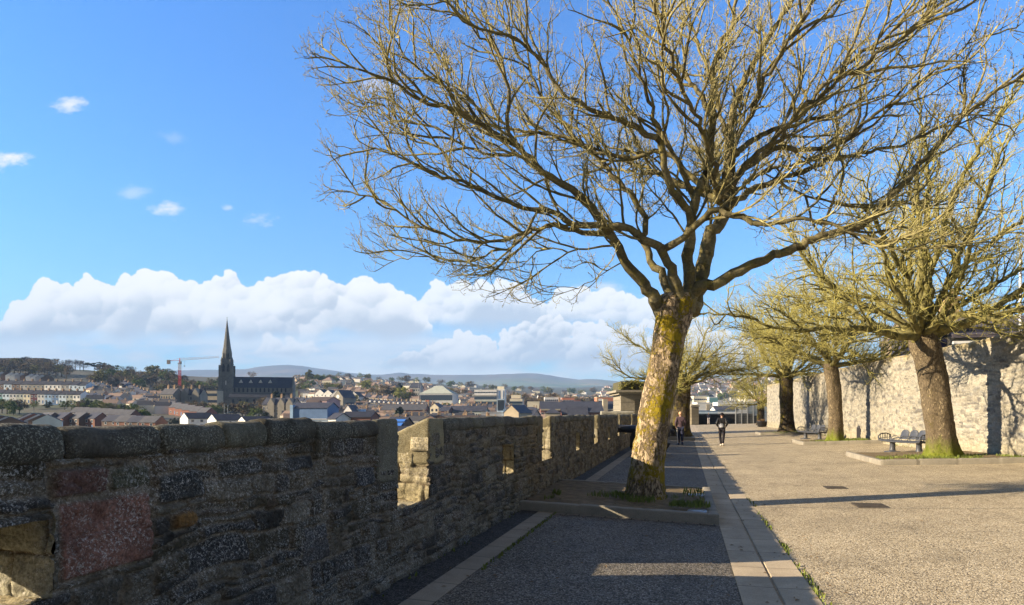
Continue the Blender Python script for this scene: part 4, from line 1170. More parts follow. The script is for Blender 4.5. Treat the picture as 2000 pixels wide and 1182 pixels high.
def person(label, loc, rz, H, stride, arms, jack, trou, shoe, head, extras, group=None):
    """walks along local +y; stride: (left foot y, right foot y, lift of the trailing heel); arms: per side (elbow, hand) offsets"""
    k = H / 1.75
    o = thing('person', label, 'person', loc, rz, group)
    S = lambda *a: tuple(v * k for v in a)
    hipz, shz = .92, 1.43
    J = {'pelvis': S(0, 0, hipz, .125, .095), 'waist': S(0, .0, 1.08, .115, .085), 'chest': S(0, .012, 1.27, .135, .10), 'neck': S(0, .02, 1.475, .05, .05), 'skull0': S(0, .035, 1.545, .062, .07), 'skull': S(0, .035, 1.63, .07, .085), 'crown': S(0, .03, 1.695, .052, .062)}
    B = [('pelvis', 'waist'), ('waist', 'chest'), ('chest', 'neck'), ('neck', 'skull0'), ('skull0', 'skull'), ('skull', 'crown')]
    legs = {}
    for sd_, fy, nm in ((-1, stride[0], 'l'), (1, stride[1], 'r')):
        back = fy < 0
        hx = .088 * sd_
        ank = (hx * .8 + (stride[3] if len(stride) > 3 else 0) * sd_, fy, .085 + (stride[2] if back else 0))
        kne = (hx, fy * .45 + (.075 if not back else .05), .50 + (.02 if back else 0))
        J['hip' + nm] = S(hx, 0, .88, .088, .09); J['knee' + nm] = S(*kne, .058, .06); J['ank' + nm] = S(*ank, .04, .042)
        tz = .035 if not back else .03
        J['toe' + nm] = S(ank[0] + .02 * sd_, fy + .15, tz, .042, .032)
        J['calf' + nm] = S(*[a * .62 + b * .38 for a, b in zip(kne, ank)], .056, .058)
        B += [('pelvis', 'hip' + nm), ('hip' + nm, 'knee' + nm), ('knee' + nm, 'calf' + nm), ('calf' + nm, 'ank' + nm), ('ank' + nm, 'toe' + nm)]
    for sd_, (el, ha), nm in ((-1, arms[0], 'l'), (1, arms[1], 'r')):
        J['sho' + nm] = S(.175 * sd_, .01, shz - .01, .058, .06)
        J['elb' + nm] = S(sd_ * el[0], el[1], el[2], .044, .044); J['wri' + nm] = S(sd_ * ha[0], ha[1], ha[2], .029, .033)
        d = Vector((sd_ * ha[0] - sd_ * el[0], ha[1] - el[1], ha[2] - el[2])).normalized()
        w_ = Vector((sd_ * ha[0], ha[1], ha[2])); pm = w_ + d * .075
        J['palm' + nm] = S(*pm, .036, .022)
        B += [('chest', 'sho' + nm), ('sho' + nm, 'elb' + nm), ('elb' + nm, 'wri' + nm), ('wri' + nm, 'palm' + nm)]
        side = d.cross(Vector((1, 0, 0))).normalized()
        for fi in range(4):
            b0 = pm + side * (fi - 1.5) * .019 + d * .02; L = (.062, .074, .07, .055)[fi]
            t1 = b0 + d * L * .55 + Vector((-sd_ * .008, .0, 0)); t2 = t1 + (d * .6 + Vector((-sd_ * .5, 0, 0))).normalized() * L * .5
            J[f'f{nm}{fi}a'] = S(*t1, .0095, .0095); J[f'f{nm}{fi}b'] = S(*t2, .0075, .0075)
            B += [('palm' + nm, f'f{nm}{fi}a'), (f'f{nm}{fi}a', f'f{nm}{fi}b')]
        tb = w_ + d * .03 + side * .032; J[f't{nm}a'] = S(*tb, .012, .012); J[f't{nm}b'] = S(*(tb + d * .045 + side * .02 + Vector((-sd_ * .01, 0, 0))), .0085, .0085)
        B += [('wri' + nm, f't{nm}a'), (f't{nm}a', f't{nm}b')]
    skin('body', J, B, M_skin, o, 1)
    # face and ears
    for nm_, c_, r_, mt_ in (('nose', (0, .118, 1.60), (.016, .026, .024), M_skin), ('ear', (-.075, .03, 1.60), (.012, .024, .034), M_skin), ('ear', (.075, .03, 1.60), (.012, .024, .034), M_skin),
                             ('eye', (-.03, .112, 1.625), (.013, .008, .007), M_feat), ('eye', (.03, .112, 1.625), (.013, .008, .007), M_feat), ('mouth', (0, .108, 1.55), (.022, .008, .006), M_feat)):
        m = MB(); ellip(m, S(*c_), S(*r_)); m.build(nm_, mt_, o, True)
    def grow(keys, g, extra=None):
        d = {}
        for q in keys:
            j = J[q]; d[q] = (j[0], j[1], j[2], j[3] + g * k, j[4] + g * k)
        if extra: d.update(extra)
        return d
    jk = ['waist', 'pelvis', 'chest', 'shol', 'elbl', 'wril', 'shor', 'elbr', 'wrir', 'neck']
    D = grow(jk, .032); D['hem'] = S(0, -.005, jack[1], .165, .125); D['pelvis'] = S(0, 0, .97, .162, .128); D['neck'] = S(0, .015, 1.46, .07, .072)
    D['chest'] = S(0, .0, 1.29, .172, .132); D['waist'] = S(0, -.005, 1.12, .160, .122)
    for nm in 'lr':
        D['wri' + nm] = (*J['wri' + nm][:3], .046 * k, .048 * k); D['elb' + nm] = (*J['elb' + nm][:3], .067 * k, .067 * k); D['sho' + nm] = (*J['sho' + nm][:3], .088 * k, .085 * k)
    skin('jacket', D, [('waist', 'pelvis'), ('pelvis', 'hem'), ('waist', 'chest'), ('chest', 'neck'), ('chest', 'shol'), ('shol', 'elbl'), ('elbl', 'wril'), ('chest', 'shor'), ('shor', 'elbr'), ('elbr', 'wrir')], jack[0], o)
    tk = ['pelvis', 'hipl', 'kneel', 'calfl', 'ankl', 'hipr', 'kneer', 'calfr', 'ankr']
    D = grow(tk, trou[1]); D['pelvis'] = S(0, -.005, .93, .142, .118)
    skin('trousers', D, [('pelvis', 'hipl'), ('hipl', 'kneel'), ('kneel', 'calfl'), ('calfl', 'ankl'), ('pelvis', 'hipr'), ('hipr', 'kneer'), ('kneer', 'calfr'), ('calfr', 'ankr')], trou[0], o)
    for nm in 'lr':
        a, t_ = J['ank' + nm], J['toe' + nm]
        z0 = a[2] - .045 * k
        skin('shoe', {'a': (a[0], a[1] - .01 * k, a[2], .05 * k, .052 * k), 'h': (a[0], a[1] - .04 * k, a[2] - .045 * k, .045 * k, .04 * k), 't': (t_[0], t_[1], t_[2] + .004, .052 * k, .04 * k), 't2': (t_[0], t_[1] + .05 * k, t_[2], .042 * k, .03 * k)}, [('a', 'h'), ('h', 't'), ('t', 't2')], shoe, o)
    head(o, S, k); extras(o, S, k, J)
    return o
def beanie(mat, peak=False):
    def f(o, S, k):
        m = MB(); V = []
        prof = [(.086, 1.60), (.093, 1.625), (.095, 1.66), (.088, 1.70), (.066, 1.735), (.03, 1.752), (.002, 1.755)]
        m.lathe([(r * k, z * k) for r, z in prof], 18)
        m.v[0][:, 1] = m.v[0][:, 1] * 1.14 + .032 * k
        if peak: m.box(-.07 * k, .07 * k, .11 * k, .21 * k, 1.635 * k, 1.65 * k)
        m.build('hat', mat, o, True)
    return f
def hair(mat, long=0.0):
    def f(o, S, k):
        m = MB(); ellip(m, S(0, .018, 1.648), S(.086, .10, .095)); m.build('hair', mat, o, True)
        if long:
            m = MB(); m.tube([S(0, -.05, 1.66), S(0, -.10, 1.60), S(0, -.11, 1.50), S(0, -.10, 1.40)], [.04 * k, .045 * k, .035 * k, .012 * k], 10); m.build('ponytail', mat, o, True)
    return f
nothing = lambda o, S, k, J: None
def loc_of(px, py): x, y, z = gnd(px, py); return (x, y, z)
M_plum = cloth('plum_jacket', (.085, .055, .068)); M_navy = cloth('navy_trousers', (.018, .022, .05)); M_hat = cloth('orange_hat', (.62, .36, .20), .15)
M_black = cloth('black_trousers', (.014, .012, .017)); M_blackj = material('black_jacket', base=(.018, .018, .02), rough=.45); M_white = material('white_shoe', base=(.72, .66, .58), rough=.6)
M_stripe = material('white_stripe', base=(.75, .75, .76), rough=.7); M_greyp = cloth('grey_pack', (.22, .23, .26), .2)
def stripe(o, S, k, J):
    m = MB(); P = []
    for q, dx in (('hipl', -.085), ('kneel', -.066), ('calfl', -.062), ('ankl', -.046)): P.append((J[q][0] + dx * k, J[q][1] + dx * .95 * k, J[q][2]))
    m.tube(P, [.034 * k, .03 * k, .026 * k, .02 * k], 6); m.build('trouser_stripe', M_stripe, o, True)
def pack(o, S, k, J):
    m = MB(); ellip(m, S(-.02, -.165, 1.06), S(.125, .075, .125)); m.build('backpack', M_greyp, o, True)
    m = MB(); ellip(m, S(-.02, -.235, 1.02), S(.085, .03, .06)); m.build('backpack_pocket', cloth('pack_pocket', (.36, .37, .4), .15), o, True)
    m = MB()
    for s_ in (-1, 1): m.tube([S(s_ * .09 - .02, -.15, 1.15), S(s_ * .12, -.14, 1.35), S(s_ * .11, -.02, 1.475), S(s_ * .11, .12, 1.40)], .014 * k, 6)
    m.build('strap', M_black, o, True)
person('person in an orange hat, plum jacket and navy striped trousers walking away near the gutter', loc_of(1329, 869), -AZ + R(4), 1.78, (.20, -.26, .10),
       (((.25, -.10, 1.17), (.215, .09, .97)), ((.25, -.02, 1.17), (.22, .12, 1.0))), (M_plum, .83), (M_navy, .022), cloth('navy_shoe', (.03, .05, .12)), beanie(M_hat), stripe)
person('person in black with a grey backpack and pale shoes walking away on the plaza', loc_of(1410, 871), -AZ - R(3), 1.74, (.12, -.12, .04, -.02),
       (((.27, -.13, 1.17), (.20, .11, 1.02)), ((.27, -.13, 1.17), (.20, .11, 1.02))), (M_blackj, .86), (M_black, .014), M_white, beanie(M_black), pack)
person('far off person in a dark top and pale trousers standing by the end wall', loc_of(1384, 828.5), -AZ + R(10), 1.74, (.06, -.05, 0, .02),
       (((.24, -.03, 1.15), (.17, .16, 1.15)), ((.25, -.05, 1.16), (.2, .1, .98))), (cloth('dark_top', (.02, .022, .04)), .88), (cloth('pale_trousers', (.42, .38, .38), .15), .02), M_white, hair(cloth('dark_hair', (.25, .2, .17))), nothing)

# ---------------------------------------------------------------- curved benches
M_steel = mottled('bench_paint', (.04, .044, .054), (.068, .074, .088), 20, .2, 60, .42, spec=.5)
def bench(label, u, s, rz):
    # local: x along the seat, -y towards the walk (front)
    x, y, z = us(u, s, gz(s))
    o = thing('park_bench', label, 'bench', (x, y, z), rz, 'curved metal benches')
    L = 2.1
    for sx in (-.68, .68):
        m = MB(); m.lathe([(.30, -.02), (.30, .012), (.27, .03), (.12, .045), (.105, .09), (.095, .40), (.12, .43)], 24, (sx, 0)); m.build('pedestal', M_steel, o, True)
    # seat: a shallow dished slat shell bent gently backwards in plan
    bend = lambda t: .10 * (1 - (2 * t) ** 2)
    m = MB(); n = 32
    for j in range(9):
        q = j / 8; yy = -.27 + .46 * q; zz = .46 - .035 * math.sin(q * math.pi) - .02 * q
        P = []
        for i in range(n + 1):
            t = i / n - .5; P.append((t * L, yy + bend(t), zz + .05 * (2 * abs(t)) ** 4))
        m.tube(P, .017, 6)
    m.build('seat', M_steel, o, True)
    m = MB(); n = 28
    for yy in (-.29, .21):
        for zz in (.41,):
            m.tube([((i / n - .5) * L, yy + bend(i / n - .5), zz + .05 * abs(2 * i / n - 1) ** 4) for i in range(n + 1)], .032, 8)
    for i in range(6):
        xx = -L / 2 + .1 + i * (L - .2) / 5; m.tube([(xx, -.29 + bend(xx / L), .41), (xx, .21 + bend(xx / L), .41)], .022, 6)
    m.build('seat_frame', M_steel, o, True)
    # three rounded back panels
    for k in range(3):
        cx = -.06 + (k - 1) * .44
        m = MB(); g = 9; w_ = .2
        Pf = np.zeros((g, g, 3))
        for i in range(g):
            for j in range(g):
                a = (i / (g - 1) - .5) * 2; b = j / (g - 1)
                half = w_ * (1 if b < .62 else math.sqrt(max(0.02, 1 - ((b - .62) / .40) ** 2)))
                Pf[i, j] = (cx + a * half, .20 + bend(cx / L) + .12 * b + .03 * math.sin(b * math.pi) + .02 * a * a, .50 + .36 * b)
        Pb = Pf + np.array([0, .03, .004])
        m.grid(Pf); m.grid(Pb[::-1])
        for e in (0, -1): m.grid(np.stack([Pf[e], Pb[e]], 0) if e else np.stack([Pb[e], Pf[e]], 0)); m.grid(np.stack([Pf[:, e], Pb[:, e]], 1) if e == 0 else np.stack([Pb[:, e], Pf[:, e]], 1))
        m.build('back_panel', M_steel, o, True)
    m = MB(); n = 24
    m.tube([((i / n - .5) * L, .235 + bend(i / n - .5), .62 - .14 * (2 * i / n - 1) ** 2 + .0) for i in range(n + 1)], .022, 8)
    for k in range(-2, 3):       # looping lattice under the rail
        c = k * .42
        m.tube([(c - .3 + .6 * i / 12, .225 + bend((c - .3 + .6 * i / 12) / L), .44 + .19 * math.sin(math.pi * i / 12)) for i in range(13) if abs(c - .3 + .6 * i / 12) < L / 2], .014, 6)
    m.build('back_lattice', M_steel, o, True)
    for sx in (-1, 1):
        m = MB(); X0 = sx * L / 2
        m.tube([(X0, -.30, .44), (X0 + sx * .03, -.31, .60), (X0 + sx * .035, -.2, .70), (X0 + sx * .035, .05, .72), (X0 + sx * .02, .22, .66), (X0, .24, .44)], .025, 8)
        for q in range(5):
            yy = -.24 + q * .1; m.tube([(X0, yy, .45), (X0 + sx * .03, yy + .03, .70)], .012, 6)
        m.tube([(X0, -.28, .53), (X0 + sx * .02, .22, .56)], .012, 6)
        m.build('arm_rest', M_steel, o, True)
    return o
bench('blue grey curved metal bench standing beside the thick leaning tree near the cream wall', 28.9, 8.1, R(-80))
bench('blue grey curved metal bench half hidden behind the slender tree, the farther of two', 43.2, 7.2, R(-80))

# ---------------------------------------------------------------- cannon in its battlement gap
M_gun = mottled('cannon_iron', (.012, .014, .022), (.03, .034, .05), 8, .35, 40, .5, spec=.5)
M_oak = mottled('carriage_timber', (.02, .02, .022), (.045, .042, .04), 5, .5, 30, .75)
def cannon(u, s):
    x, y, z = us(u, s, gz(s))
    o = thing('cannon', 'black iron cannon on a dark carriage aimed out through a gap in the parapet', 'cannon', (x, y, z), -AZ)
    m = MB(); prof = [(.001, 1.30), (.05, 1.29), (.085, 1.24), (.06, 1.17), (.10, 1.12), (.245, 1.10), (.26, 1.04), (.235, 1.0), (.23, .6), (.25, .58), (.25, .52), (.205, .50), (.185, -.2), (.20, -.22), (.20, -.28), (.165, -.30), (.15, -1.05), (.19, -1.2), (.20, -1.28), (.17, -1.31), (.09, -1.31), (.085, -.9)]
    V = []; n = 24
    for r, a in prof:
        for k in range(n):
            th = 2 * math.pi * k / n; V.append((a * .92, r * math.cos(th), .98 - a * .04 + r * math.sin(th)))
    Fc = [(i * n + k, i * n + (k + 1) % n, (i + 1) * n + (k + 1) % n, (i + 1) * n + k) for i in range(len(prof) - 1) for k in range(n)]
    m.add(V, Fc); m.build('barrel', M_gun, o, True)
    for sy in (-1, 1):
        m = MB(); poly = [(-.55, .25), (.95, .25), (1.05, .42), (.75, .48), (.72, .60), (.42, .64), (.38, .78), (.05, .82), (0, 1.0), (-.42, 1.0), (-.55, .7)]
        k = len(poly); y0, y1 = sorted((sy * .26, sy * .36))
        vv = [(a, y0, b) for a, b in poly] + [(a, y1, b) for a, b in poly]
        m.add(vv, [tuple(range(k)), tuple(reversed(range(k, 2 * k)))] + [(i, k + i, k + (i + 1) % k, (i + 1) % k) for i in range(k)])
        m.build('carriage_cheek', M_oak, o)
    m = MB(); m.box(-.35, -.2, -.44, .44, .17, .31); m.box(.6, .75, -.44, .44, .17, .31); m.box(-.3, .7, -.25, .25, .3, .38); m.build('axle_bed', M_oak, o)
    for ax in (-.28, .68):
        for sy in (-1, 1):
            m = MB(); pr = [(.05, .36), (.22, .37), (.235, .40), (.235, .47), (.22, .5), (.08, .5), (.07, .54), (.001, .54)]
            V = []; n = 20
            for r, a in pr:
                for k in range(n): th = 2 * math.pi * k / n; V.append((ax + r * math.cos(th), sy * a, .235 + r * math.sin(th)))
            m.add(V, [(i * n + k, i * n + (k + 1) % n, (i + 1) * n + (k + 1) % n, (i + 1) * n + k) for i in range(len(pr) - 1) for k in range(n)])
            m.build('wheel', M_oak, o)
    return o
cannon(28.35, -1.65)

# ---------------------------------------------------------------- monument base behind the parapet, end wall, fence
M_ashlar = stone_mat('ashlar_stone', .25, (.3, .3, .25), .015)
def ash(m, x0, x1, y0, y1, z0, z1, c, seed=0, course=.42):
    """block walls with coursed joints cut into the faces"""
    nz = max(1, int(round((z1 - z0) / course)))
    for i in range(nz):
        a, b = z0 + (z1 - z0) * i / nz, z0 + (z1 - z0) * (i + 1) / nz
        k = 1 + .18 * math.sin(i * 5.1 + seed)
        g = .012
        v = [(x, y, z) for z in (a + g, b - g) for y in (y0, y1) for x in (x0, x1)]
        m.add(v, [(0, 2, 3, 1), (4, 5, 7, 6), (0, 1, 5, 4), (2, 6, 7, 3), (0, 4, 6, 2), (1, 3, 7, 5)], tuple(q * k for q in c))
    m.add([(x, y, z) for z in (z0, z1 - .03) for y in (y0 + .02, y1 - .02) for x in (x0 + .02, x1 - .02)], [(0, 2, 3, 1), (4, 5, 7, 6), (0, 1, 5, 4), (2, 6, 7, 3), (0, 4, 6, 2), (1, 3, 7, 5)], tuple(q * .5 for q in c))
def leafclump(m, c, r, n, size, seed, squash=1.0, shell=.55):
    r_ = np.random.default_rng(seed); V = []; Fc = []
    for i in range(n):
        d = r_.normal(size=3); d /= np.linalg.norm(d); q = shell + (1 - shell) * r_.random()
        p = np.array(c) + d * np.array([r, r, r * squash]) * q
        a = r_.normal(size=3); a /= np.linalg.norm(a); b = np.cross(a, d + .3 * r_.normal(size=3)); b /= max(1e-6, np.linalg.norm(b))
        s = size * r_.uniform(.6, 1.3); k = len(V)
        V += [p - a * s, p + b * s * .7, p + a * s, p - b * s * .7]; Fc.append((k, k + 1, k + 2, k + 3))
    m.add(V, Fc)
M_ivy = mottled('ivy_leaf', (.05, .06, .012), (.19, .18, .035), 2.5, .1, 10, .8)
def plinth():
    d = 56.0
    X0 = pt(1214, 780, d)[0]; zc = pt(1214, 771, d)[2]
    o = thing('monument_base', 'square stone monument base with a dark plaque and ivy on top behind the parapet', 'monument', (X0, d, 0), 0)
    W_ = 4.6
    m = MB(); c = (.30, .27, .21)
    ash(m, 0, W_, .0, W_, -3, zc, c, 1)
    m.build('shaft', M_ashlar, o)
    for px in (0, W_ - 1.05):
        m = MB(); ash(m, px - .1, px + 1.05, -.22, .3, .55, zc - .02, (.32, .285, .22), 2, .6); m.box(px - .35, px + 1.3, -.42, .3, -3, .45); m.box(px - .25, px + 1.2, -.34, .3, .45, .56)
        m.build('pilaster', M_ashlar, o)
    m = MB(); m.box(-.3, W_ + .3, -.45, W_ + .3, zc, zc + .18); m.box(-.55, W_ + .55, -.65, W_ + .55, zc + .181, zc + .36); m.build('cornice', M_ashlar, o)
    m = MB(); m.box(-.05, W_ - .2, -.1, W_ - .2, zc + .36, zc + 1.1, col=(.09, .085, .045)); m.build('attic_block', M_ashlar, o)
    m = MB()
    r_ = np.random.default_rng(3)
    for i in range(34): leafclump(m, (r_.uniform(0, W_ - .3), r_.choice([-.12, .6, 2.0]), zc + r_.uniform(.4, 1.12)), .34, 60, .08, i, .8, .3)
    m.build('ivy', M_ivy, o)
    m = MB(); m.box(1.45, 3.2, -.06, .02, zc - 1.38, zc - .48); pl = m.build('plaque', material('plaque_slate', base=(.02, .022, .03), rough=.35), o)
    m = MB()
    for i in range(4): m.box(1.95 + (i % 2) * .08, 2.95 - (i % 2) * .1, -.075, -.062, zc - 1.25 + i * .2, zc - 1.19 + i * .2)
    m.lathe([(.001, 0), (.14, .0), (.14, .012), (.001, .012)], 16)
    vv = m.v[-1]; m.v[-1] = np.stack([1.7 + vv[:, 0], -.062 - vv[:, 2], zc - .95 + vv[:, 1]], -1)
    m.build('plaque_inscription', material('plaque_lettering', base=(.16, .17, .18)), pl)
plinth()
def bastion():
    d = 50.0; xa, xb = pt(1178, 810, d)[0], pt(1233, 810, d)[0]; zt = pt(0, 803, d)[2]
    o = thing('bastion_wall', 'short raised block of dark rubble wall with a pale coping just below the monument base', 'wall', (xa, d, 0), R(-3))
    m = MB(); L = xb - xa
    U, V = np.meshgrid(np.linspace(0, L, 60), np.linspace(-4, zt - .22, 90), indexing='ij')
    lay = layout(-1, L + 1, -4.2, 3, .14, .3, .25, .6, 71)
    h, prof, r4, r1, spi, sid = rubble(U, V, lay, 71, mort=.02)
    c = colour(prof, r4, spi, [(.14, .13, .1), (.2, .18, .13), (.1, .1, .085)], (.2, .17, .12), (), U, V, 71)
    m.grid(np.stack([U, -h, V], -1), c); m.box(0, L, .03, 1.2, -4, zt - .22)
    m.build('masonry', M_rubble, o, True)
    m = MB(); P = np.zeros((30, 7, 3)); T = np.linspace(-.12, L + .12, 30)
    for j, (y, z) in enumerate([(-.12, zt - .26), (-.15, zt - .12), (-.05, zt - .02), (.4, zt), (.9, zt - .02), (1.3, zt - .15), (1.3, zt - .26)]):
        P[:, j] = np.stack([T, T * 0 + y + .02 * vnoise(T * 3, T * 0 + j), T * 0 + z + .03 * vnoise(T * 2.2, T * 0 + j, seed=2)], -1)
    m.grid(P[::-1], np.full((30, 7, 3), .26) * np.array([1, .95, .8])); m.add(P[0], [tuple(range(7))], (.26, .25, .2)); m.add(P[-1], [tuple(reversed(range(7)))], (.26, .25, .2))
    m.build('coping', M_coping, o, True)
bastion()
def end_of_walk():
    d = 104.0
    # gate pier
    x0, x1 = pt(1349, 800, d)[0], pt(1363, 800, d)[0]; zt = pt(0, 790, d)[2]
    o = thing('gate_pier', 'square stone gate pier with a flat cap at the far end of the walk', 'pier', ((x0 + x1) / 2, d, 0))
    h = (x1 - x0) / 2; c = (.2, .17, .12)
    m = MB(); ash(m, -h, h, -h, h, -.6, zt - .35, c, 3, .5); m.build('shaft', M_ashlar, o)
    m = MB(); m.box(-h - .12, h + .12, -h - .12, h + .12, zt - .35, zt - .15); m.box(-h + .05, h - .05, -h + .05, h - .05, zt - .15, zt); m.build('cap', M_ashlar, o)
    # dark panelled wall left of the pier
    xa = pt(1316, 800, d)[0]; ztw = pt(0, 797, d)[2]
    o = thing('end_wall', 'dark stone wall with upright piers left of the gate pier at the far end', 'wall', (xa, d + .5, 0))
    m = MB(); ash(m, 0, x0 - xa - .15, 0, .5, -.6, ztw, (.12, .105, .08), 5, .55); m.build('masonry', M_ashlar, o)
    for k in range(3):
        q = MB(); ash(q, .4 + k * .85, .65 + k * .85, -.12, -.005, -.4, ztw - .1, (.16, .14, .1), k, .6); q.build('upright', M_ashlar, o)
    # low dark end wall
    xa, xb = x1 + .2, pt(1477, 800, d)[0]; zl = pt(0, 808, d)[2]
    o = thing('end_wall', 'low dark parapet wall closing the far end of the walk behind the standing person', 'wall', (xa, d + .8, 0))
    m = MB(); ash(m, 0, xb - xa, 0, .6, -.8, zl - .12, (.035, .033, .034), 6, .4); m.build('masonry', M_ashlar, o)
    m = MB(); m.box(-.05, xb - xa + .05, -.08, .7, zl - .12, zl); m.build('coping', material('dark_coping', base=(.05, .045, .045)), o)
    # tall fence
    dfn = 97.0; xa, xb = pt(1437, 800, dfn)[0], pt(1483, 800, dfn)[0]; zf = pt(0, 784, dfn)[2]
    o = thing('mesh_fence', 'tall grey steel mesh fence panels beside the farthest tree at the end of the plaza', 'fence', (xa, dfn, gz(4)))
    M_f = material('fence_steel', base=(.33, .34, .35), rough=.5, metal=.3); M_fd = material('fence_mesh', base=(.17, .18, .18), rough=.6)
    L = xb - xa; n = 4
    for k in range(n + 1):
        xx = L * k / n; hh = zf * (.72 if k == 0 else 1)
        m = MB(); m.box(xx - .06, xx + .06, -.06, .06, -.3, hh); m.build('post', M_f, o)
    m = MB()
    for i in range(int(L / .12)):
        xx = i * .12; t = min(1, xx / (L / n)); top = zf * (.72 + .24 * t)
        m.box(xx - .012, xx + .012, -.015, .015, 0, top)
    for j in range(9):
        z = .1 + j * zf * .7 / 8; m.box(0, L, -.02, .02, z - .015, z + .015)
    m.build('mesh_panel', M_fd, o)
    m = MB(); m.box(L / n + .1, L - .1, .1, .14, .0, 1.3); m.build('solid_panel', material('fence_panel', base=(.02, .02, .022)), o)
    # flower tub
    x, y, z = gnd(1488, 834)
    o = thing('flower_tub', 'round black flower tub with dull red plants below the farthest tree', 'planter', (x, y, z))
    m = MB(); m.lathe([(.34, 0), (.44, .05), (.52, .5), (.55, .56), (.55, .62), (.5, .62), (.47, .55)], 24); m.build('tub', material('tub_black', base=(.015, .015, .017), rough=.5), o, True)
    m = MB()
    for i in range(12): leafclump(m, (.36 * math.cos(i * 2.4) * (i / 12), .36 * math.sin(i * 2.4) * (i / 12), .66 + .05 * (i % 3)), .17, 40, .06, i, .8, .2)
    m.build('plants', mottled('tub_plants', (.16, .05, .04), (.10, .11, .04), 9, .1), o)
end_of_walk()

# ---------------------------------------------------------------- litter and leaves
xs = np.random.default_rng(2)
o = None
for px, py, c in ((1006, 998, (.8, .8, .78)),):
    x, y, z = gnd(px, py); m = MB(); g = np.linspace(-.04, .04, 6)
    A, B = np.meshgrid(g, g, indexing='ij'); m.grid(np.stack([A, B, .012 + .01 * vnoise(A * 60, B * 60)], -1)); m.grid(np.stack([A, B, .0 + .006 * vnoise(A * 60, B * 60)], -1)[::-1])
    o = m.build('litter_scrap', material('paper', base=c), None); o.location = (x, y, z + .004); tag(o, 'tiny crumpled scrap of white paper on the dark tarmac beside the parapet', 'litter')

def fallen():
    r = np.random.default_rng(12); m = MB(); V = []; Fc = []
    for i in range(520):
        q = r.random()
        if q < .45: s, u = r.uniform(.4, 1.6), r.uniform(5, 34)
        elif q < .7: s, u = r.uniform(-2.6, .4), r.uniform(5.5, 18)
        else: s, u = r.uniform(1.3, 9), r.uniform(6, 30)
        z = gz(s) + .012 + (.13 if (11.2 < u < 15.1 and s < .36) else 0); a = r.uniform(0, 6.283); L = r.uniform(.012, .035); w_ = L * r.uniform(.2, .6); k = len(V)
        ca, sa = math.cos(a), math.sin(a)
        V += [(s - L * ca, u - L * sa, z), (s + w_ * sa, u - w_ * ca, z + .008), (s + L * ca, u + L * sa, z + .002), (s - w_ * sa, u + w_ * ca, z + .01)]; Fc.append((k, k + 1, k + 2, k + 3))
    m.add(V, Fc)
    tag(m.build('fallen_leaves', mottled('dry_leaf', (.10, .06, .03), (.3, .2, .1), 3, 0), None, False, True), kind='stuff')
fallen()
# ---------------------------------------------------------------- land beyond the walls
TPX = [-700, -300, 0, 150, 300, 443, 560, 650, 800, 900, 1000, 1100, 1250, 1400, 1600, 2000, 2700]
TD = [40, 120, 200, 300, 400, 470, 560, 650, 780, 950, 1200, 1600, 2200, 3200, 4500, 6500]
TY = {
 -700: [1300, 960, 880, 838, 806, 790, 770, 748, 725, 718, 722, 740, 750, 755, 758, 760],
 -300: [1300, 960, 880, 838, 806, 790, 770, 748, 725, 716, 722, 740, 750, 755, 758, 760],
 0:    [1300, 960, 880, 840, 808, 790, 769, 747, 724, 714, 722, 742, 752, 756, 758, 760],
 150:  [1300, 960, 880, 840, 810, 791, 769, 750, 730, 722, 726, 744, 752, 756, 758, 760],
 300:  [1300, 960, 882, 842, 815, 803, 790, 775, 752, 738, 733, 742, 750, 755, 758, 760],
 443:  [1300, 970, 886, 844, 822, 810, 797, 786, 766, 747, 737, 742, 750, 755, 758, 760],
 560:  [1300, 970, 890, 848, 826, 813, 799, 788, 772, 754, 741, 744, 749, 754, 757, 760],
 650:  [1300, 980, 895, 850, 830, 816, 802, 790, 774, 757, 743, 741, 745, 751, 756, 759],
 800:  [1300, 990, 900, 854, 833, 821, 808, 797, 783, 769, 757, 750, 747, 750, 755, 758],
 900:  [1300, 990, 900, 856, 836, 825, 812, 801, 790, 779, 768, 760, 755, 752, 754, 757],
 1000: [1300, 990, 900, 858, 840, 829, 817, 807, 796, 786, 776, 767, 761, 757, 755, 757],
 1100: [1300, 990, 900, 858, 842, 832, 821, 812, 803, 794, 784, 775, 768, 762, 758, 757],
 1250: [1300, 990, 900, 858, 842, 833, 823, 815, 808, 800, 790, 780, 768, 758, 752, 752],
 1400: [1300, 1000, 905, 860, 844, 834, 824, 816, 808, 800, 790, 776, 760, 746, 740, 748],
 1600: [1300, 1000, 905, 860, 844, 834, 822, 812, 803, 793, 780, 764, 748, 736, 732, 744],
 2000: [1300, 1000, 905, 860, 842, 830, 818, 806, 796, 786, 772, 756, 742, 732, 730, 744],
 2700: [1300, 1000, 905, 860, 842, 830, 818, 806, 796, 786, 772, 756, 742, 732, 730, 744]}
TYA = np.array([TY[p] for p in TPX], float); LTD = np.log(TD)
def ty(px, d):
    px = np.asarray(px, float); ld = np.log(np.asarray(d, float))
    i = np.clip(np.searchsorted(TPX, px) - 1, 0, len(TPX) - 2); j = np.clip(np.searchsorted(LTD, ld) - 1, 0, len(TD) - 2)
    P0, P1 = np.array(TPX)[i], np.array(TPX)[i + 1]
    a = np.clip((px - P0) / (P1 - P0), 0, 1); b = np.clip((ld - LTD[j]) / (LTD[j + 1] - LTD[j]), 0, 1)
    a = a * a * (3 - 2 * a)
    return (TYA[i, j] * (1 - a) + TYA[i + 1, j] * a) * (1 - b) + (TYA[i, j + 1] * (1 - a) + TYA[i + 1, j + 1] * a) * b
def tz(px, d): return EYE + (YH - ty(px, d)) / F * d
def tpt(px, d):
    return ((px - 1000) / F * d, d, float(tz(px, d)))
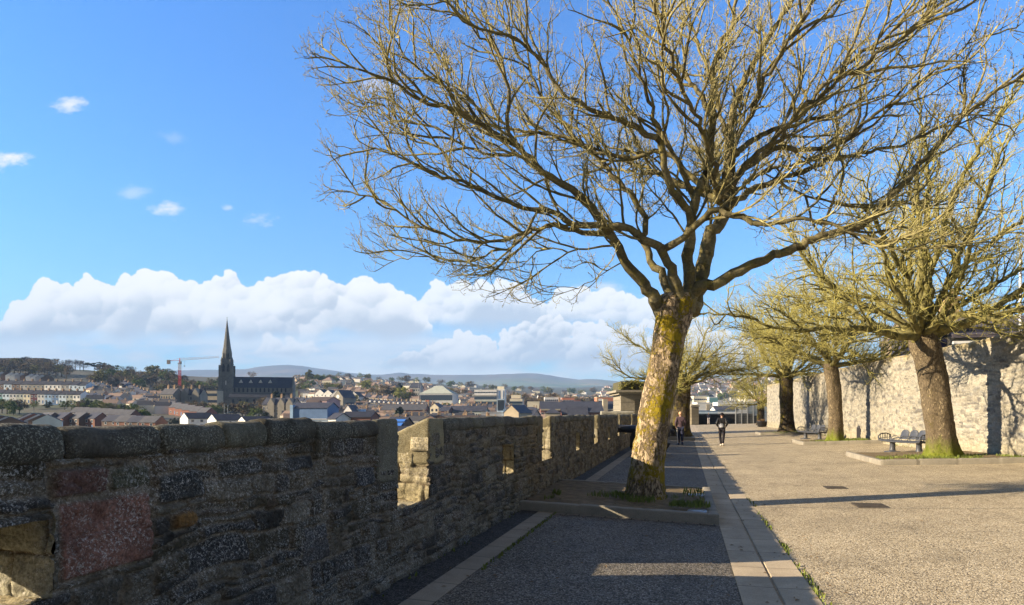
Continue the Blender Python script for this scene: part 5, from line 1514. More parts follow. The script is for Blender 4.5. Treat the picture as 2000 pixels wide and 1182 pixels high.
def land():
    def fn(t, co):
        n = t.noise(co, .006, 8, .65); n2 = t.noise(co, .03, 6, .7); n3 = t.noise(co, .0016, 5, .6)
        c = t.ramp(n, [(.33, (.05, .085, .018)), (.42, (.075, .095, .03)), (.5, (.11, .10, .065)), (.7, (.14, .13, .11))])
        c = t.mix(t.ramp(n2, [(.42, 0.0), (.6, .8)]), c, (.07, .075, .05))
        return dict(color=c)
    pxs = np.concatenate([np.linspace(-4200, -950, 40), np.linspace(-900, 2700, 260), np.linspace(2760, 5200, 30)]); ds = np.exp(np.linspace(math.log(70), math.log(6500), 190))
    PX, DD = np.meshgrid(pxs, ds, indexing='ij')
    Zz = tz(PX, DD) + 1.2 * fbm(PX / 40, DD / 60, oct=3, seed=8) * np.clip(DD / 900, 0, 3)
    m = MB(); m.grid(np.stack([(PX - 1000) / F * DD, DD, Zz], -1))
    struct(m.build('ground', material('hillside_ground', fn), None, True))
    # skirt of low ground under everything near the walls
    m = MB(); g = np.linspace(-160, 260, 30); A, B = np.meshgrid(g, np.linspace(-140, 132, 30), indexing='ij')
    m.grid(np.stack([A, B, A * 0 - 21.5 + .5 * vnoise(A / 20, B / 20)], -1)); struct(m.build('ground', bpy.data.materials['hillside_ground'], None, True))
    m = MB(); A, B = np.meshgrid(np.linspace(9.6, 80, 12), np.linspace(14, 100, 12), indexing='ij'); m.grid(np.stack([A, B, A * 0 + .25], -1))
    struct(m.build('yard', mottled('yard_ground', (.14, .13, .11), (.24, .22, .18), 1), None, False, True))
land()
def mountains():
    sky_ = [(-900, 742), (-300, 735), (100, 730), (300, 726), (400, 722.5), (440, 722), (480, 720.5), (505, 716.5), (535, 713.5), (565, 712.5), (590, 714.5), (615, 719), (645, 722.5), (680, 728), (715, 731.5), (745, 732), (765, 729.5), (782, 727.5), (800, 730), (850, 732.5), (900, 732), (945, 732), (980, 730.5), (1030, 729.5), (1050, 730), (1075, 733.5), (1100, 738), (1130, 741.5), (1150, 740), (1170, 740.5), (1200, 744), (1260, 750), (1350, 752), (1500, 748), (1700, 742), (2000, 738), (2700, 740)]
    xs, ys = zip(*sky_)
    def fn(t, co):
        n = t.noise(t.scalev(co, (1, .6, 1)), .0016, 8, .62); n2 = t.vor(co, .0042, out='Color')
        z = t.sep(co)[2]
        k = t.n('ShaderNodeMapRange', inp={0: z, 1: 300.0, 2: 480.0, 3: 0.0, 4: 1.0}).outputs[0]
        field = t.ramp(t.sep(n2)[0], [(0, (.10, .14, .05)), (.5, (.16, .19, .07)), (1, (.22, .2, .11))])
        moor = t.ramp(n, [(.38, (.075, .06, .05)), (.5, (.13, .10, .075)), (.62, (.20, .15, .11))])
        return dict(color=t.mix(t.math('ADD', k, t.math('MULTIPLY', t.math('SUBTRACT', n, .5), 1.2), clamp=True), field, moor))
    pxs = np.linspace(-900, 2700, 520); t_ = np.linspace(0, 1, 60)
    PX, T = np.meshgrid(pxs, t_, indexing='ij')
    top = np.interp(PX, xs, ys) - 5.5 * 0
    DD = 6300 + 2700 * T
    base = tz(PX, np.full_like(PX, 6400)) - 25
    ztop = EYE + (YH - top) / F * 9000
    rise = np.clip(T, 0, 1) ** 1.15
    X_, Y_ = (PX - 1000) / F * DD, DD
    rel = fbm(X_ / 900, Y_ / 700, oct=6, seed=61)
    Zz = base + (ztop - base) * rise + rel * 70 * np.sin(np.pi * np.clip(T, 0, 1)) + 5 * fbm(X_ / 220, Y_ / 220, oct=3, seed=62)
    m = MB(); P = np.stack([X_, Y_, Zz], -1)
    back = P[:, -1:].copy(); back[..., 1] += 900; back[..., 2] -= 200
    m.grid(np.concatenate([P, back], 1))
    struct(m.build('mountains', material('moorland', fn), None, True))
mountains()

# ---------------------------------------------------------------- house kit
def wallm(name, c, rough=.85): return mottled('wall_' + name, tuple(q * .86 for q in c), tuple(min(.85, q * 1.1) for q in c), .35, .2, 6, rough)
MW = {n: wallm(n, c) for n, c in dict(white=(.74, .73, .70), cream=(.66, .60, .45), grey=(.33, .32, .30), stone=(.26, .24, .20), brick=(.20, .095, .065), redbrick=(.23, .105, .075), brown=(.15, .10, .075), teal=(.14, .30, .30), blue=(.28, .42, .60), paleblue=(.5, .6, .7), maroon=(.10, .03, .045), navy=(.12, .2, .36), pink=(.48, .33, .33), buff=(.45, .38, .27), orange=(.52, .20, .11), sage=(.4, .43, .38), palegrey=(.52, .52, .51)).items()}
def roofm(name, a, b):
    def fn(t, co):
        z = t.sep(co)[2]; n = t.noise(co, .5, 5, .6); st = t.math('PINGPONG', t.math('MULTIPLY', z, 3.2), .5)
        c = t.ramp(n, [(.3, a), (.7, b)])
        return dict(color=t.mix(1.0, c, t.ramp(st, [(.0, .72), (.25, 1.0)]), 'MULTIPLY'), normal=t.bump(t.noise(co, 6, 4), .3, .05))
    return material('roof_' + name, fn, rough=.7)
MR = {'slate': roofm('slate', (.042, .046, .066), (.072, .076, .105)), 'grey': roofm('grey', (.075, .077, .088), (.125, .124, .135)), 'dark': roofm('dark', (.022, .024, .036), (.04, .042, .06)), 'brown': roofm('brown', (.075, .055, .048), (.12, .09, .075)), 'pink': roofm('pink', (.26, .19, .16), (.36, .27, .23))}
M_glass = material('window_glass', base=(.035, .045, .065), rough=.12, spec=.7)
M_frame = material('window_frame', base=(.72, .72, .70), rough=.6)
M_pot = mottled('chimney_pot', (.34, .22, .13), (.5, .36, .22), 1, .1)
_mesh = {}
def cached(key, fn):
    if key not in _mesh: _mesh[key] = fn()
    return _mesh[key]
def inst(me, name, parent, loc=(0, 0, 0)):
    o = bpy.data.objects.new(name, me); COL.objects.link(o); o.parent = parent; o.location = loc; return o
def m_walls(w, d, h, rh, mat, gable_axis='x', sink=5):
    m = MB(); x, y = w / 2, d / 2
    v = [(-x, -y, -sink), (x, -y, -sink), (x, y, -sink), (-x, y, -sink), (-x, -y, h), (x, -y, h), (x, y, h), (-x, y, h)]
    f = [(0, 1, 5, 4), (2, 3, 7, 6)]
    if gable_axis == 'x': v += [(-x, 0, h + rh), (x, 0, h + rh)]; f += [(3, 0, 4, 8, 7), (1, 2, 6, 9, 5)]
    elif gable_axis == 'y': v += [(0, -y, h + rh), (0, y, h + rh)]; f = [(0, 1, 5, 8, 4), (2, 3, 7, 9, 6), (3, 0, 4, 7), (1, 2, 6, 5)]
    else: f += [(3, 0, 4, 7), (1, 2, 6, 5), (4, 5, 6, 7)]
    m.add(v, f); return m.mesh('wall', mat)
def m_roof(w, d, h, rh, mat, axis='x', ov=.3, t=.18):
    m = MB(); x, y = w / 2, d / 2
    if axis == 'x':
        a = rh / y; ye = y + ov; ze = h - ov * a; xe = x + (.05 if ov < .4 else ov)
        for s in (-1, 1):
            v = [(-xe, s * ye, ze), (xe, s * ye, ze), (xe, 0, h + rh), (-xe, 0, h + rh)]
            v += [(p, q, r + t) for p, q, r in v]
            m.add(v, [(0, 1, 2, 3), (4, 7, 6, 5), (0, 4, 5, 1), (1, 5, 6, 2), (3, 2, 6, 7), (0, 3, 7, 4)] if s < 0 else [(3, 2, 1, 0), (5, 6, 7, 4), (1, 5, 4, 0), (2, 6, 5, 1), (7, 6, 2, 3), (4, 7, 3, 0)])
    elif axis == 'y':
        a = rh / x; xe = x + ov; ze = h - ov * a; ye = y + .12
        for s in (-1, 1):
            v = [(s * xe, -ye, ze), (s * xe, ye, ze), (0, ye, h + rh), (0, -ye, h + rh)]
            v += [(p, q, r + t) for p, q, r in v]
            m.add(v, [(3, 2, 1, 0), (5, 6, 7, 4), (1, 5, 4, 0), (2, 6, 5, 1), (7, 6, 2, 3), (4, 7, 3, 0)] if s < 0 else [(0, 1, 2, 3), (4, 7, 6, 5), (0, 4, 5, 1), (1, 5, 6, 2), (3, 2, 6, 7), (0, 3, 7, 4)])
    elif axis == 'hip':
        xe, ye = x + ov, y + ov; r = max(.2, abs(xe - ye)) ; z0, z1 = h + .02, h + rh
        if xe >= ye: top = [(-r, 0, z1), (r, 0, z1)]; f = [(0, 1, 5, 4), (1, 2, 5), (2, 3, 4, 5), (3, 0, 4)]
        else: top = [(0, -r, z1), (0, r, z1)]; f = [(0, 1, 4), (1, 2, 5, 4), (2, 3, 5), (3, 0, 4, 5)]
        m.add([(-xe, -ye, z0), (xe, -ye, z0), (xe, ye, z0), (-xe, ye, z0)] + top, f + [(3, 2, 1, 0)])
    else:
        m.box(-x - .15, x + .15, -y - .15, y + .15, h + .003, h + .35)
    return m.mesh('roof', mat)
def m_window(w, h, frame=.12):
    m = MB()
    m.box(-w / 2, w / 2, -.07, .0, 0, h, 0)
    m.box(-w / 2 + frame, w / 2 - frame, -.085, -.0715, frame, h - frame, 1)
    return m.mesh('window', (M_frame, M_glass))
def m_dark(w, h):
    m = MB(); m.box(-w / 2, w / 2, -.06, .0, 0, h); return m.mesh('window', M_glass)
def m_chim(w, d, h, pots=2):
    m = MB(); m.box(-w / 2, w / 2, -d / 2, d / 2, -1.4, h); m.box(-w / 2 - .08, w / 2 + .08, -d / 2 - .08, d / 2 + .08, h + .001, h + .18)
    for i in range(pots): m.lathe([(.16, h + .18), (.13, h + .7), (.15, h + .78)], 8, ((i + .5 - pots / 2) * w / max(1, pots), 0))
    return m.mesh('chimney', M_pot)
def house(label, loc, rz, w, d, h, rh, wall, roof, axis='x', wins=None, chim=1, group=None, dark=False, name='house', cat='house', door=True, dormer=0, sidewins=0):
    o = thing(name, label, cat, loc, rz, group)
    k = (round(w, 1), round(d, 1), round(h, 1), round(rh, 1))
    inst(cached(('w', k, wall, axis), lambda: m_walls(*k, MW[wall], {'x': 'x', 'y': 'y'}.get(axis, 'n'))), 'wall', o)
    inst(cached(('r', k, roof, axis), lambda: m_roof(*k, MR[roof], axis)), 'roof', o)
    if chim:
        cm_ = cached(('c', axis), lambda: m_chim(.7, 1.6, 1.1) if axis == 'x' else m_chim(.8, .8, 1.1))
        for i in range(chim): inst(cm_, 'chimney', o, (k[0] / 2 - .4 - i * (k[0] - .8), 0, k[2] + k[3]) if axis == 'x' else (0, k[1] / 2 - .6 - i * (k[1] - 1.2), k[2] + k[3]))
    if wins:
        nc, nr, ww, wh = wins
        wm = cached(('win', ww, wh, dark), lambda: m_dark(ww, wh) if dark else m_window(ww, wh))
        for r in range(nr):
            for c in range(nc):
                if r == 0 and door and c == nc - 1:
                    dm = cached(('door', wall), lambda: (lambda q: (q.box(-.5, .5, -.06, 0, -.9, 1.25), q.mesh('door', MW['navy' if wall != 'navy' else 'white']))[1])(MB()))
                    inst(dm, 'door', o, (-k[0] / 2 + k[0] * (c + .5) / nc, -k[1] / 2, .9)); continue
                inst(wm, 'window', o, (-k[0] / 2 + k[0] * (c + .5) / nc, -k[1] / 2, .9 + r * (k[2] - .4) / nr))
        for c in range(sidewins):
            q = inst(wm, 'window', o, (-k[0] / 2, -k[1] / 2 + k[1] * (c + .5) / sidewins, .9 + (nr - 1) * (k[2] - .4) / nr)); q.rotation_euler.z = -R(90)
    for i in range(dormer):
        dm = cached(('dorm', wall), lambda: (lambda q: (q.box(-.8, .8, -.1, 1.8, -.3, 1.1), q.add([(-1, -.2, 1.1), (1, -.2, 1.1), (0, -.2, 1.9), (-1, 2.2, 1.1), (1, 2.2, 1.1), (0, 2.2, 1.9)], [(0, 1, 2), (1, 4, 5, 2), (0, 2, 5, 3), (4, 3, 5)]), q.mesh('dormer', MW['white']))[2])(MB()))
        inst(dm, 'dormer', o, (-k[0] / 2 + k[0] * (i + .5) / dormer, -k[1] / 2 + .6, k[2] + .2))
    return o
WORD = dict(white='white', cream='cream', grey='grey', stone='stone', brick='brick', redbrick='red brick', brown='brown', teal='teal', blue='blue', paleblue='pale blue', maroon='maroon', navy='navy blue', pink='pink', buff='buff', orange='orange', sage='sage', palegrey='pale grey')
NH = 0
def row(desc, a, b, n, walls, roofs, size, rz=None, axis='x', wins=None, chim=1, jit=0.0, seed=1, lift=0.0, group=None, dormer=0, sidewins=0, gap=1.0, dark=False):
    """houses in a row from (px, depth) a to b; each base sits on the ground"""
    global NH
    r = random.Random(seed)
    A, B = tpt(*a), tpt(*b)
    ang = math.atan2(B[1] - A[1], B[0] - A[0])
    for i in range(n):
        t = (i + .5) / n
        x = A[0] + (B[0] - A[0]) * t + r.uniform(-jit, jit); y = A[1] + (B[1] - A[1]) * t + r.uniform(-jit, jit) * 2
        px = 1000 + x / y * F; z = float(tz(px, y)) + lift
        L = math.hypot(B[0] - A[0], B[1] - A[1]) / n
        w = (size[0] or L * gap); w = w * (1 + (r.uniform(-.12, .12) if jit else 0))
        wl = walls[i % len(walls)] if not jit else r.choice(walls); rf = roofs[i % len(roofs)] if not jit else r.choice(roofs)
        th = (ang if rz is None else R(rz)) + (R(r.uniform(-14, 14)) if jit else 0)
        ax = axis if axis != 'mix' else r.choice('xxy')
        k = round(size[2] * (1 + (r.uniform(-.12, .2) if jit else 0)) * 2) / 2
        house(f'{WORD[wl]} house, {nth(i)} from left in {desc}', (x, y, z), th, round(w * 2) / 2, size[1], k, size[3], wl, rf, ax, wins, chim if not jit else r.choice((0, 1, 1, 2)), group or desc, dark, dormer=dormer if not jit else r.choice((0, 0, dormer)), sidewins=sidewins)
        NH += 1
HILL = ['white', 'cream', 'buff', 'palegrey', 'stone']
# left hillside, from the wall outwards
row('the dark brick row nearest the parapet', (82, 300), (205, 300), 4, ['brown', 'brick'], ['grey', 'slate'], (7, 7, 5, 2.4), -24, wins=(2, 2, 1.3, 1.3), chim=0, lift=.2, sidewins=0)
row('the brick row behind the dark gable houses', (150, 345), (262, 330), 5, ['brown', 'brick', 'brown'], ['grey'], (8.5, 7, 5, 2.4), -12, wins=(2, 2, 1.3, 1.3), chim=0, lift=.3)
row('the low brick row right of dark gable houses', (215, 292), (312, 284), 4, ['brown', 'brick'], ['slate', 'grey'], (8, 7, 4.6, 2.4), -14, wins=(2, 2, 1.2, 1.2), chim=0, lift=.3)
row('the small stepped terrace with white ends', (56, 268), (98, 250), 5, ['white', 'redbrick', 'white', 'brown', 'white'], ['grey'], (4.2, 9, 4.6, 2.4), -60, 'x', None, 0, lift=2.0)
row('the stepped roofs at the left edge', (-6, 270), (26, 250), 4, ['palegrey', 'brown'], ['grey', 'slate'], (4.2, 9, 4.2, 2.2), -60, 'x', None, 0, lift=1.8)
row('the white gabled terrace near the parapet', (360, 300), (530, 268), 3, ['white'], ['dark'], (11, 11, 4.4, 2.4), 42, wins=(3, 2, 1.1, 1.1), chim=0, lift=1.6, dark=True)
row('the long brick terrace stepping down below the school', (262, 540), (412, 385), 13, ['redbrick'], ['grey'], (7.5, 8, 4.6, 2.8), -26, wins=(2, 1, 1.2, 1.3), chim=0, lift=.3)
row('the steep terrace climbing to the green field', (238, 690), (287, 590), 8, ['redbrick', 'palegrey', 'redbrick'], ['slate'], (8.5, 8, 5, 2.6), -25, wins=(1, 2, 1.3, 1.3), chim=1, lift=1)
row('the colourful bay fronted terrace', (2, 478), (166, 470), 12, ['teal', 'paleblue', 'palegrey', 'sage', 'cream', 'maroon', 'palegrey', 'blue', 'navy', 'paleblue', 'sage', 'white'], ['dark'], (0, 9, 6.6, 2.6), None, wins=(2, 2, 1.3, 1.7), chim=1, lift=.5, dormer=0)
row('the low white row right of the colourful terrace', (172, 480), (234, 470), 4, ['white', 'paleblue', 'brick', 'palegrey'], ['slate'], (0, 9, 5, 2.4), None, wins=(2, 2, 1.2, 1.4), chim=0, lift=.5)
row('the grey terrace with tall chimneys', (-14, 566), (176, 556), 12, ['grey', 'brown', 'paleblue', 'brown', 'grey', 'stone', 'stone', 'white', 'white', 'grey', 'paleblue', 'paleblue'], ['dark'], (0, 10, 7, 3), None, wins=(2, 2, 1.3, 1.8), chim=1, lift=.3)
row('the stepped roofs under the wooded ridge', (-10, 672), (98, 640), 11, ['white', 'palegrey', 'brown', 'white'], ['slate', 'grey'], (6, 10, 4.5, 3), -58, 'x', None, 0, lift=1.2)
row('the small cluster beside the field on the slope', (182, 600), (235, 580), 5, ['palegrey', 'white', 'grey', 'cream'], ['slate', 'grey'], (9, 8, 4.2, 3.2), -20, 'mix', (2, 1, 1.2, 1.3), 0, jit=3, seed=4)
row('the white houses in front of the crane', (288, 545), (318, 535), 2, ['cream', 'white'], ['dark'], (11, 9, 5, 3.6), -22, wins=(3, 2, 1.2, 1.4), chim=1, lift=1)
# right of the cathedral
row('the white terrace right of the cathedral', (576, 560), (622, 545), 4, ['white'], ['slate'], (0, 9, 6, 3), None, wins=(2, 2, 1.1, 1.8), chim=1, lift=1, dark=True)
row('the grey terrace beside the round windowed chapel', (624, 545), (652, 540), 3, ['stone'], ['grey'], (0, 9, 4.5, 2.8), None, wins=(2, 1, 1.2, 1.4), chim=1, lift=1)
row('the gabled houses above the chapel', (622, 690), (705, 650), 5, ['white', 'white', 'palegrey', 'redbrick', 'palegrey'], ['dark', 'slate'], (11, 11, 6, 4.5), -14, 'y', (2, 2, 1.2, 1.5), 0, lift=2)
row('the sunlit crest estate right of the cathedral', (574, 1000), (656, 960), 12, HILL, ['pink', 'grey', 'brown'], (10, 9, 4.5, 3.5), None, 'mix', None, 1, jit=9, seed=11)
row('the upper sunlit estate on the crest', (572, 1150), (690, 1100), 14, HILL, ['pink', 'grey', 'brown'], (10, 9, 4.5, 3.2), None, 'mix', None, 1, jit=14, seed=12)
row('the lower sunlit estate on the crest', (578, 880), (672, 830), 10, HILL + ['brown'], ['grey', 'slate', 'brown'], (10, 9, 4.5, 3.2), None, 'mix', None, 1, jit=8, seed=13)
row('the sunlit chimneyed terrace on the rise', (672, 800), (748, 770), 9, ['buff', 'cream', 'stone'], ['brown', 'pink'], (0, 10, 6, 3), -10, wins=(2, 2, 1.1, 1.5), chim=2, lift=1)
row('the cream row below the chimneyed terrace', (705, 690), (770, 680), 6, ['cream', 'white', 'buff'], ['pink', 'slate'], (0, 9, 5.5, 2.8), None, wins=(2, 2, 1.1, 1.4), chim=1, lift=1)
row('the stone terrace with dormers', (722, 600), (832, 585), 12, ['stone', 'buff', 'stone', 'cream'], ['slate'], (0, 9, 5.2, 3), None, wins=(2, 2, 1.1, 1.4), chim=1, lift=1, dormer=1)
row('the mixed houses under the stone terrace', (690, 520), (842, 510), 13, ['stone', 'white', 'grey', 'buff', 'brown'], ['slate', 'grey', 'dark'], (10, 9, 5, 3), -12, 'mix', (2, 2, 1.2, 1.4), 1, jit=4, seed=21, dormer=1)
row('the crowded roofs left of the brick school', (660, 450), (760, 440), 9, ['white', 'brick', 'grey', 'paleblue'], ['slate', 'dark', 'brown'], (10, 9, 5, 3), -16, 'mix', (2, 2, 1.2, 1.3), 1, jit=4, seed=22)
row('the distant chimneyed houses near the pale trees', (745, 960), (860, 930), 11, HILL, ['pink', 'grey', 'brown'], (11, 9, 5, 3), None, 'mix', None, 1, jit=9, seed=23)
row('the houses behind the hip roofed hall', (840, 1020), (930, 1000), 11, HILL + ['redbrick'], ['pink', 'grey', 'brown'], (12, 10, 6, 4), None, 'mix', None, 1, jit=12, seed=24)
row('the dark roofed terrace under the hip roofed hall', (828, 575), (932, 560), 11, ['white', 'brick', 'cream', 'stone'], ['slate', 'dark'], (0, 9, 4.8, 2.8), None, wins=(2, 2, 1.1, 1.3), chim=1, lift=.5)
row('the mixed street below the dark roofed terrace', (840, 480), (985, 470), 12, ['white', 'stone', 'brick', 'grey'], ['slate', 'dark', 'brown'], (11, 9, 5, 3), -8, 'mix', (2, 2, 1.2, 1.3), 1, jit=4, seed=25, dormer=1)
row('the low brown roofs just above the parapet', (770, 370), (900, 360), 10, ['brick', 'brown', 'redbrick'], ['brown', 'slate'], (11, 9, 4.4, 3), -14, 'mix', (2, 1, 1.2, 1.2), 0, jit=3, seed=26)
row('the dark roofs above the first parapet gap', (838, 320), (1000, 318), 10, ['brown', 'grey', 'white'], ['dark', 'slate', 'brown'], (11, 9, 4.4, 2.6), -10, 'mix', (2, 1, 1.2, 1.2), 0, jit=2, seed=27, lift=2.0)
row('the slate terrace below the white office block', (905, 620), (1000, 610), 8, ['stone', 'cream', 'brick'], ['slate', 'brown'], (0, 9, 5.2, 3), None, wins=(2, 2, 1.1, 1.3), chim=1, lift=.8)
row('the roofs between office block and brick mill', (985, 560), (1060, 540), 7, ['stone', 'white', 'brick', 'grey'], ['slate', 'dark'], (11, 9, 5.4, 3.2), -10, 'mix', (2, 2, 1.2, 1.4), 1, jit=4, seed=28)
row('the houses among the brown trees', (1000, 1150), (1200, 1100), 14, HILL, ['grey', 'pink'], (12, 10, 5, 3), None, 'mix', None, 0, jit=20, seed=29)
row('the white houses scattered below the moor', (700, 2100), (1180, 2000), 22, ['white', 'cream', 'palegrey'], ['grey', 'slate'], (18, 13, 6, 4), None, 'mix', None, 0, jit=120, seed=30)
print('houses', NH)

# distant estates on the far hillside seen under the branches: too many to count
def crest_estate(m):
    r = np.random.default_rng(78)
    for i in range(700):
        if i < 420: px = r.uniform(566, 1200); lo_ = np.interp(px, [566, 650, 800, 1000, 1200], [760, 720, 640, 680, 800]); d = lo_ * math.exp(r.random() * .75)
        elif i < 480: px = r.uniform(170, 330); d = r.uniform(440, 620)
        elif i < 580: px = r.uniform(565, 760); d = r.uniform(330, 560)
        else: px = r.uniform(760, 1060); d = r.uniform(345, 600)
        x, y, z = tpt(px, d); s = r.uniform(.8, 1.2); w, dp, h, rh = 5 * s, 4 * s, 5 * s, 2.8 * s; a = r.uniform(-.7, .5); ca, sa = math.cos(a), math.sin(a)
        v = [(-w, -dp, -3), (w, -dp, -3), (w, dp, -3), (-w, dp, -3), (-w, -dp, h), (w, -dp, h), (w, dp, h), (-w, dp, h), (-w, 0, h + rh), (w, 0, h + rh)]
        v = [(x + p * ca - q * sa, y + p * sa + q * ca, z + t) for p, q, t in v]
        c = [(.72, .70, .64), (.62, .55, .42), (.4, .36, .29), (.5, .5, .49), (.3, .2, .15), (.7, .66, .55)][int(r.random() * 6)]; rc_ = [(.09, .09, .10), (.22, .16, .13), (.06, .062, .075)][int(r.random() * 3)]
        m.add(v, [(0, 1, 5, 4), (2, 3, 7, 6), (3, 0, 4, 8, 7), (1, 2, 6, 9, 5)], c)
        m.add([v[4], v[5], v[9], v[8], v[7], v[6]], [(0, 1, 2, 3), (3, 2, 5, 4)], rc_)
        q = [(x + (w * .7) * ca + e * .5, y + (w * .7) * sa + f * .5, z + h + rh - .8 + g) for g in (0, 2.0) for f in (-1, 1) for e in (-1, 1)]
        m.add(q, [(0, 2, 3, 1), (4, 5, 7, 6), (0, 1, 5, 4), (2, 6, 7, 3), (0, 4, 6, 2), (1, 3, 7, 5)], (.36, .28, .2))
def far_estate():
    r = np.random.default_rng(77); m = MB()
    for i in range(620):
        px = r.uniform(1180, 1520); d = 1250 * math.exp(r.random() * 1.0)
        x, y, z = tpt(px, d); s = r.uniform(.8, 1.3) * (1 + d / 4000); w, dp, h, rh = 6 * s, 4.5 * s, 5 * s, 3 * s
        v = [(x - w, y - dp, z - 3), (x + w, y - dp, z - 3), (x + w, y + dp, z - 3), (x - w, y + dp, z - 3), (x - w, y - dp, z + h), (x + w, y - dp, z + h), (x + w, y + dp, z + h), (x - w, y + dp, z + h), (x - w, y, z + h + rh), (x + w, y, z + h + rh)]
        c = [(.8, .78, .72), (.7, .64, .52), (.5, .3, .22), (.6, .6, .6)][int(r.random() * 4)]; rc_ = [(.16, .15, .15), (.3, .2, .16), (.1, .1, .11)][int(r.random() * 3)]
        m.add(v, [(0, 1, 5, 4), (2, 3, 7, 6), (3, 0, 4, 8, 7), (1, 2, 6, 9, 5)], c)
        m.add([v[4], v[5], v[9], v[8], v[7], v[6]], [(0, 1, 2, 3), (3, 2, 5, 4)], rc_)
    crest_estate(m)
    def fn(t, co): return dict(color=t.n('ShaderNodeAttribute', attribute_name='col').outputs['Color'])
    tag(m.build('distant_houses', material('estate_paint', fn)), kind='stuff')
far_estate()
# ---------------------------------------------------------------- cathedral
M_cath = mottled('cathedral_stone', (.105, .105, .098), (.185, .178, .158), .18, .5, 2.5, c=(.07, .07, .068), bd=.15)
M_cathr = roofm('cathedral_slate', (.012, .017, .04), (.024, .031, .064)); M_louvre = material('belfry_louvre', base=(.02, .02, .025))
M_trim = mottled('pale_stone', (.42, .4, .36), (.55, .52, .47), .4, .2)
def lancet(m, x, z, w, h, y, axis='y', sgn=-1, t=.25):
    P = [(x - w / 2, z), (x + w / 2, z), (x + w / 2, z + h * .65), (x + w * .28, z + h * .88), (x, z + h), (x - w * .28, z + h * .88), (x - w / 2, z + h * .65)]
    k = len(P)
    if axis == 'y': v = [(a, y, b) for a, b in P] + [(a, y + sgn * t, b) for a, b in P]
    else: v = [(y, a, b) for a, b in P] + [(y + sgn * t, a, b) for a, b in P]
    m.add(v, [tuple(range(k)), tuple(reversed(range(k, 2 * k)))] + [(i, k + i, k + (i + 1) % k, (i + 1) % k) for i in range(k)])
def cathedral():
    d = 600.0; xc = pt(443.5, 0, d)[0]; zg = float(tz(443, d)) - 1
    zz = lambda py: pt(0, py, d)[2] - zg
    o = thing('cathedral', 'grey stone cathedral with a very tall spired tower and a long blue slate nave', 'cathedral', (xc, d, zg), R(11))
    t = 4.9
    m = MB(); zb = zz(727); zt = zz(702)
    m.box(-t, t, -t, t, -6, zb); m.box(-t + .8, t - .8, -t + .8, t - .8, zb, zt); m.box(-t - .25, t + .25, -t - .25, t + .25, zb - .7, zb + .2); m.box(-t + .1, t - .1, -t + .1, t - .1, zz(712), zz(711))
    m.build('tower', M_cath, o)
    for sx in (-1, 1):
        for sy in (-1, 1):
            m = MB()
            for a, h in ((1.25, zz(765)), (.95, zz(738)), (.55, zz(714))):
                cx_, cy_ = sx * (t - .4), sy * (t - .4)
                m.box(cx_ - .9 - a * .75, cx_ + .9 + a * .75, cy_ - .9 - a * .75, cy_ + .9 + a * .75, -6, h)
            m.build('buttress', M_cath, o)
    for sx in (-1, 1):
        for sy in (-1, 1):
            m = MB(); cx_, cy_ = sx * (t - 1.3), sy * (t - 1.3)
            m.lathe([(1.1, zz(714)), (1.05, zz(705)), (1.25, zz(704.6)), (1.0, zz(703.5)), (.05, zz(697))], 8, (cx_, cy_)); m.build('pinnacle', M_cath, o)
            m = MB(); cx_, cy_ = sx * (t - 2.7), sy * (t - 2.7)
            m.lathe([(.9, zz(704)), (.85, zz(693)), (1.05, zz(692.6)), (.05, zz(685))], 8, (cx_, cy_)); m.build('pinnacle', M_cath, o)
    m = MB(); m.lathe([(4.3, zz(703)), (4.1, zz(690)), (3.7, zz(684)), (3.2, zz(679)), (.25, zz(626)), (.1, zz(621))], 8); m.build('spire', M_cath, o)
    m = MB(); m.box(-.06, .06, -.06, .06, zz(622), zz(619.5)); m.box(-.5, .5, -.05, .05, zz(620.6), zz(620.2)); m.build('cross', M_louvre, o)
    for face in range(2):
        for xx in (-1.9, 1.9):
            m = MB(); lancet(m, xx, zz(727), 1.9, zz(711) - zz(727), -t + (.3 if True else 0), 'y' if face == 0 else 'x', -1); m.build('belfry_window', M_louvre, o)
    for xx in (-1.8, 1.8):
        m = MB(); lancet(m, xx, zz(701), 1.1, zz(690) - zz(701), -3.95); m.build('lucarne', M_louvre, o)
    m = MB(); m.box(-.45, .45, -t - .1, -t + .05, zz(752), zz(744)); m.build('statue_niche', M_trim, o)
    # nave running to the right behind the tower
    L = 51.0; x0 = t - .5; yn = 3.0; hw = 8.5
    zr, ze, za, zl = zz(735.5), zz(757), zz(768), zz(776)
    m = MB(); m.box(x0, x0 + L, yn - hw, yn + hw, -6, ze); m.build('nave', M_cath, o)
    m = MB()
    v = [(x0, yn - hw - .5, ze - .3), (x0 + L, yn - hw - .5, ze - .3), (x0 + L, yn, zr), (x0, yn, zr), (x0, yn + hw + .5, ze - .3), (x0 + L, yn + hw + .5, ze - .3)]
    m.add(v, [(0, 1, 2, 3), (3, 2, 5, 4)]); m.add([v[0], v[3], v[4]], [(0, 1, 2)]); m.build('nave_roof', M_cathr, o)
    m = MB(); m.add([(x0 + L, yn - hw - .8, -6), (x0 + L, yn + hw + .8, -6), (x0 + L, yn + hw + .8, ze), (x0 + L, yn, zr + 1.2), (x0 + L, yn - hw - .8, ze), (x0 + L + .9, yn - hw - .8, -6), (x0 + L + .9, yn + hw + .8, -6), (x0 + L + .9, yn + hw + .8, ze), (x0 + L + .9, yn, zr + 1.2), (x0 + L + .9, yn - hw - .8, ze)],
          [(0, 4, 3, 2, 1), (5, 6, 7, 8, 9), (0, 5, 9, 4), (4, 9, 8, 3), (3, 8, 7, 2), (1, 2, 7, 6)]); m.build('gable_end', M_cath, o)
    ya = yn - hw - 6
    m = MB(); m.box(x0 - 1, x0 + L - 2, ya, yn - hw, -6, zl); m.build('aisle', M_cath, o)
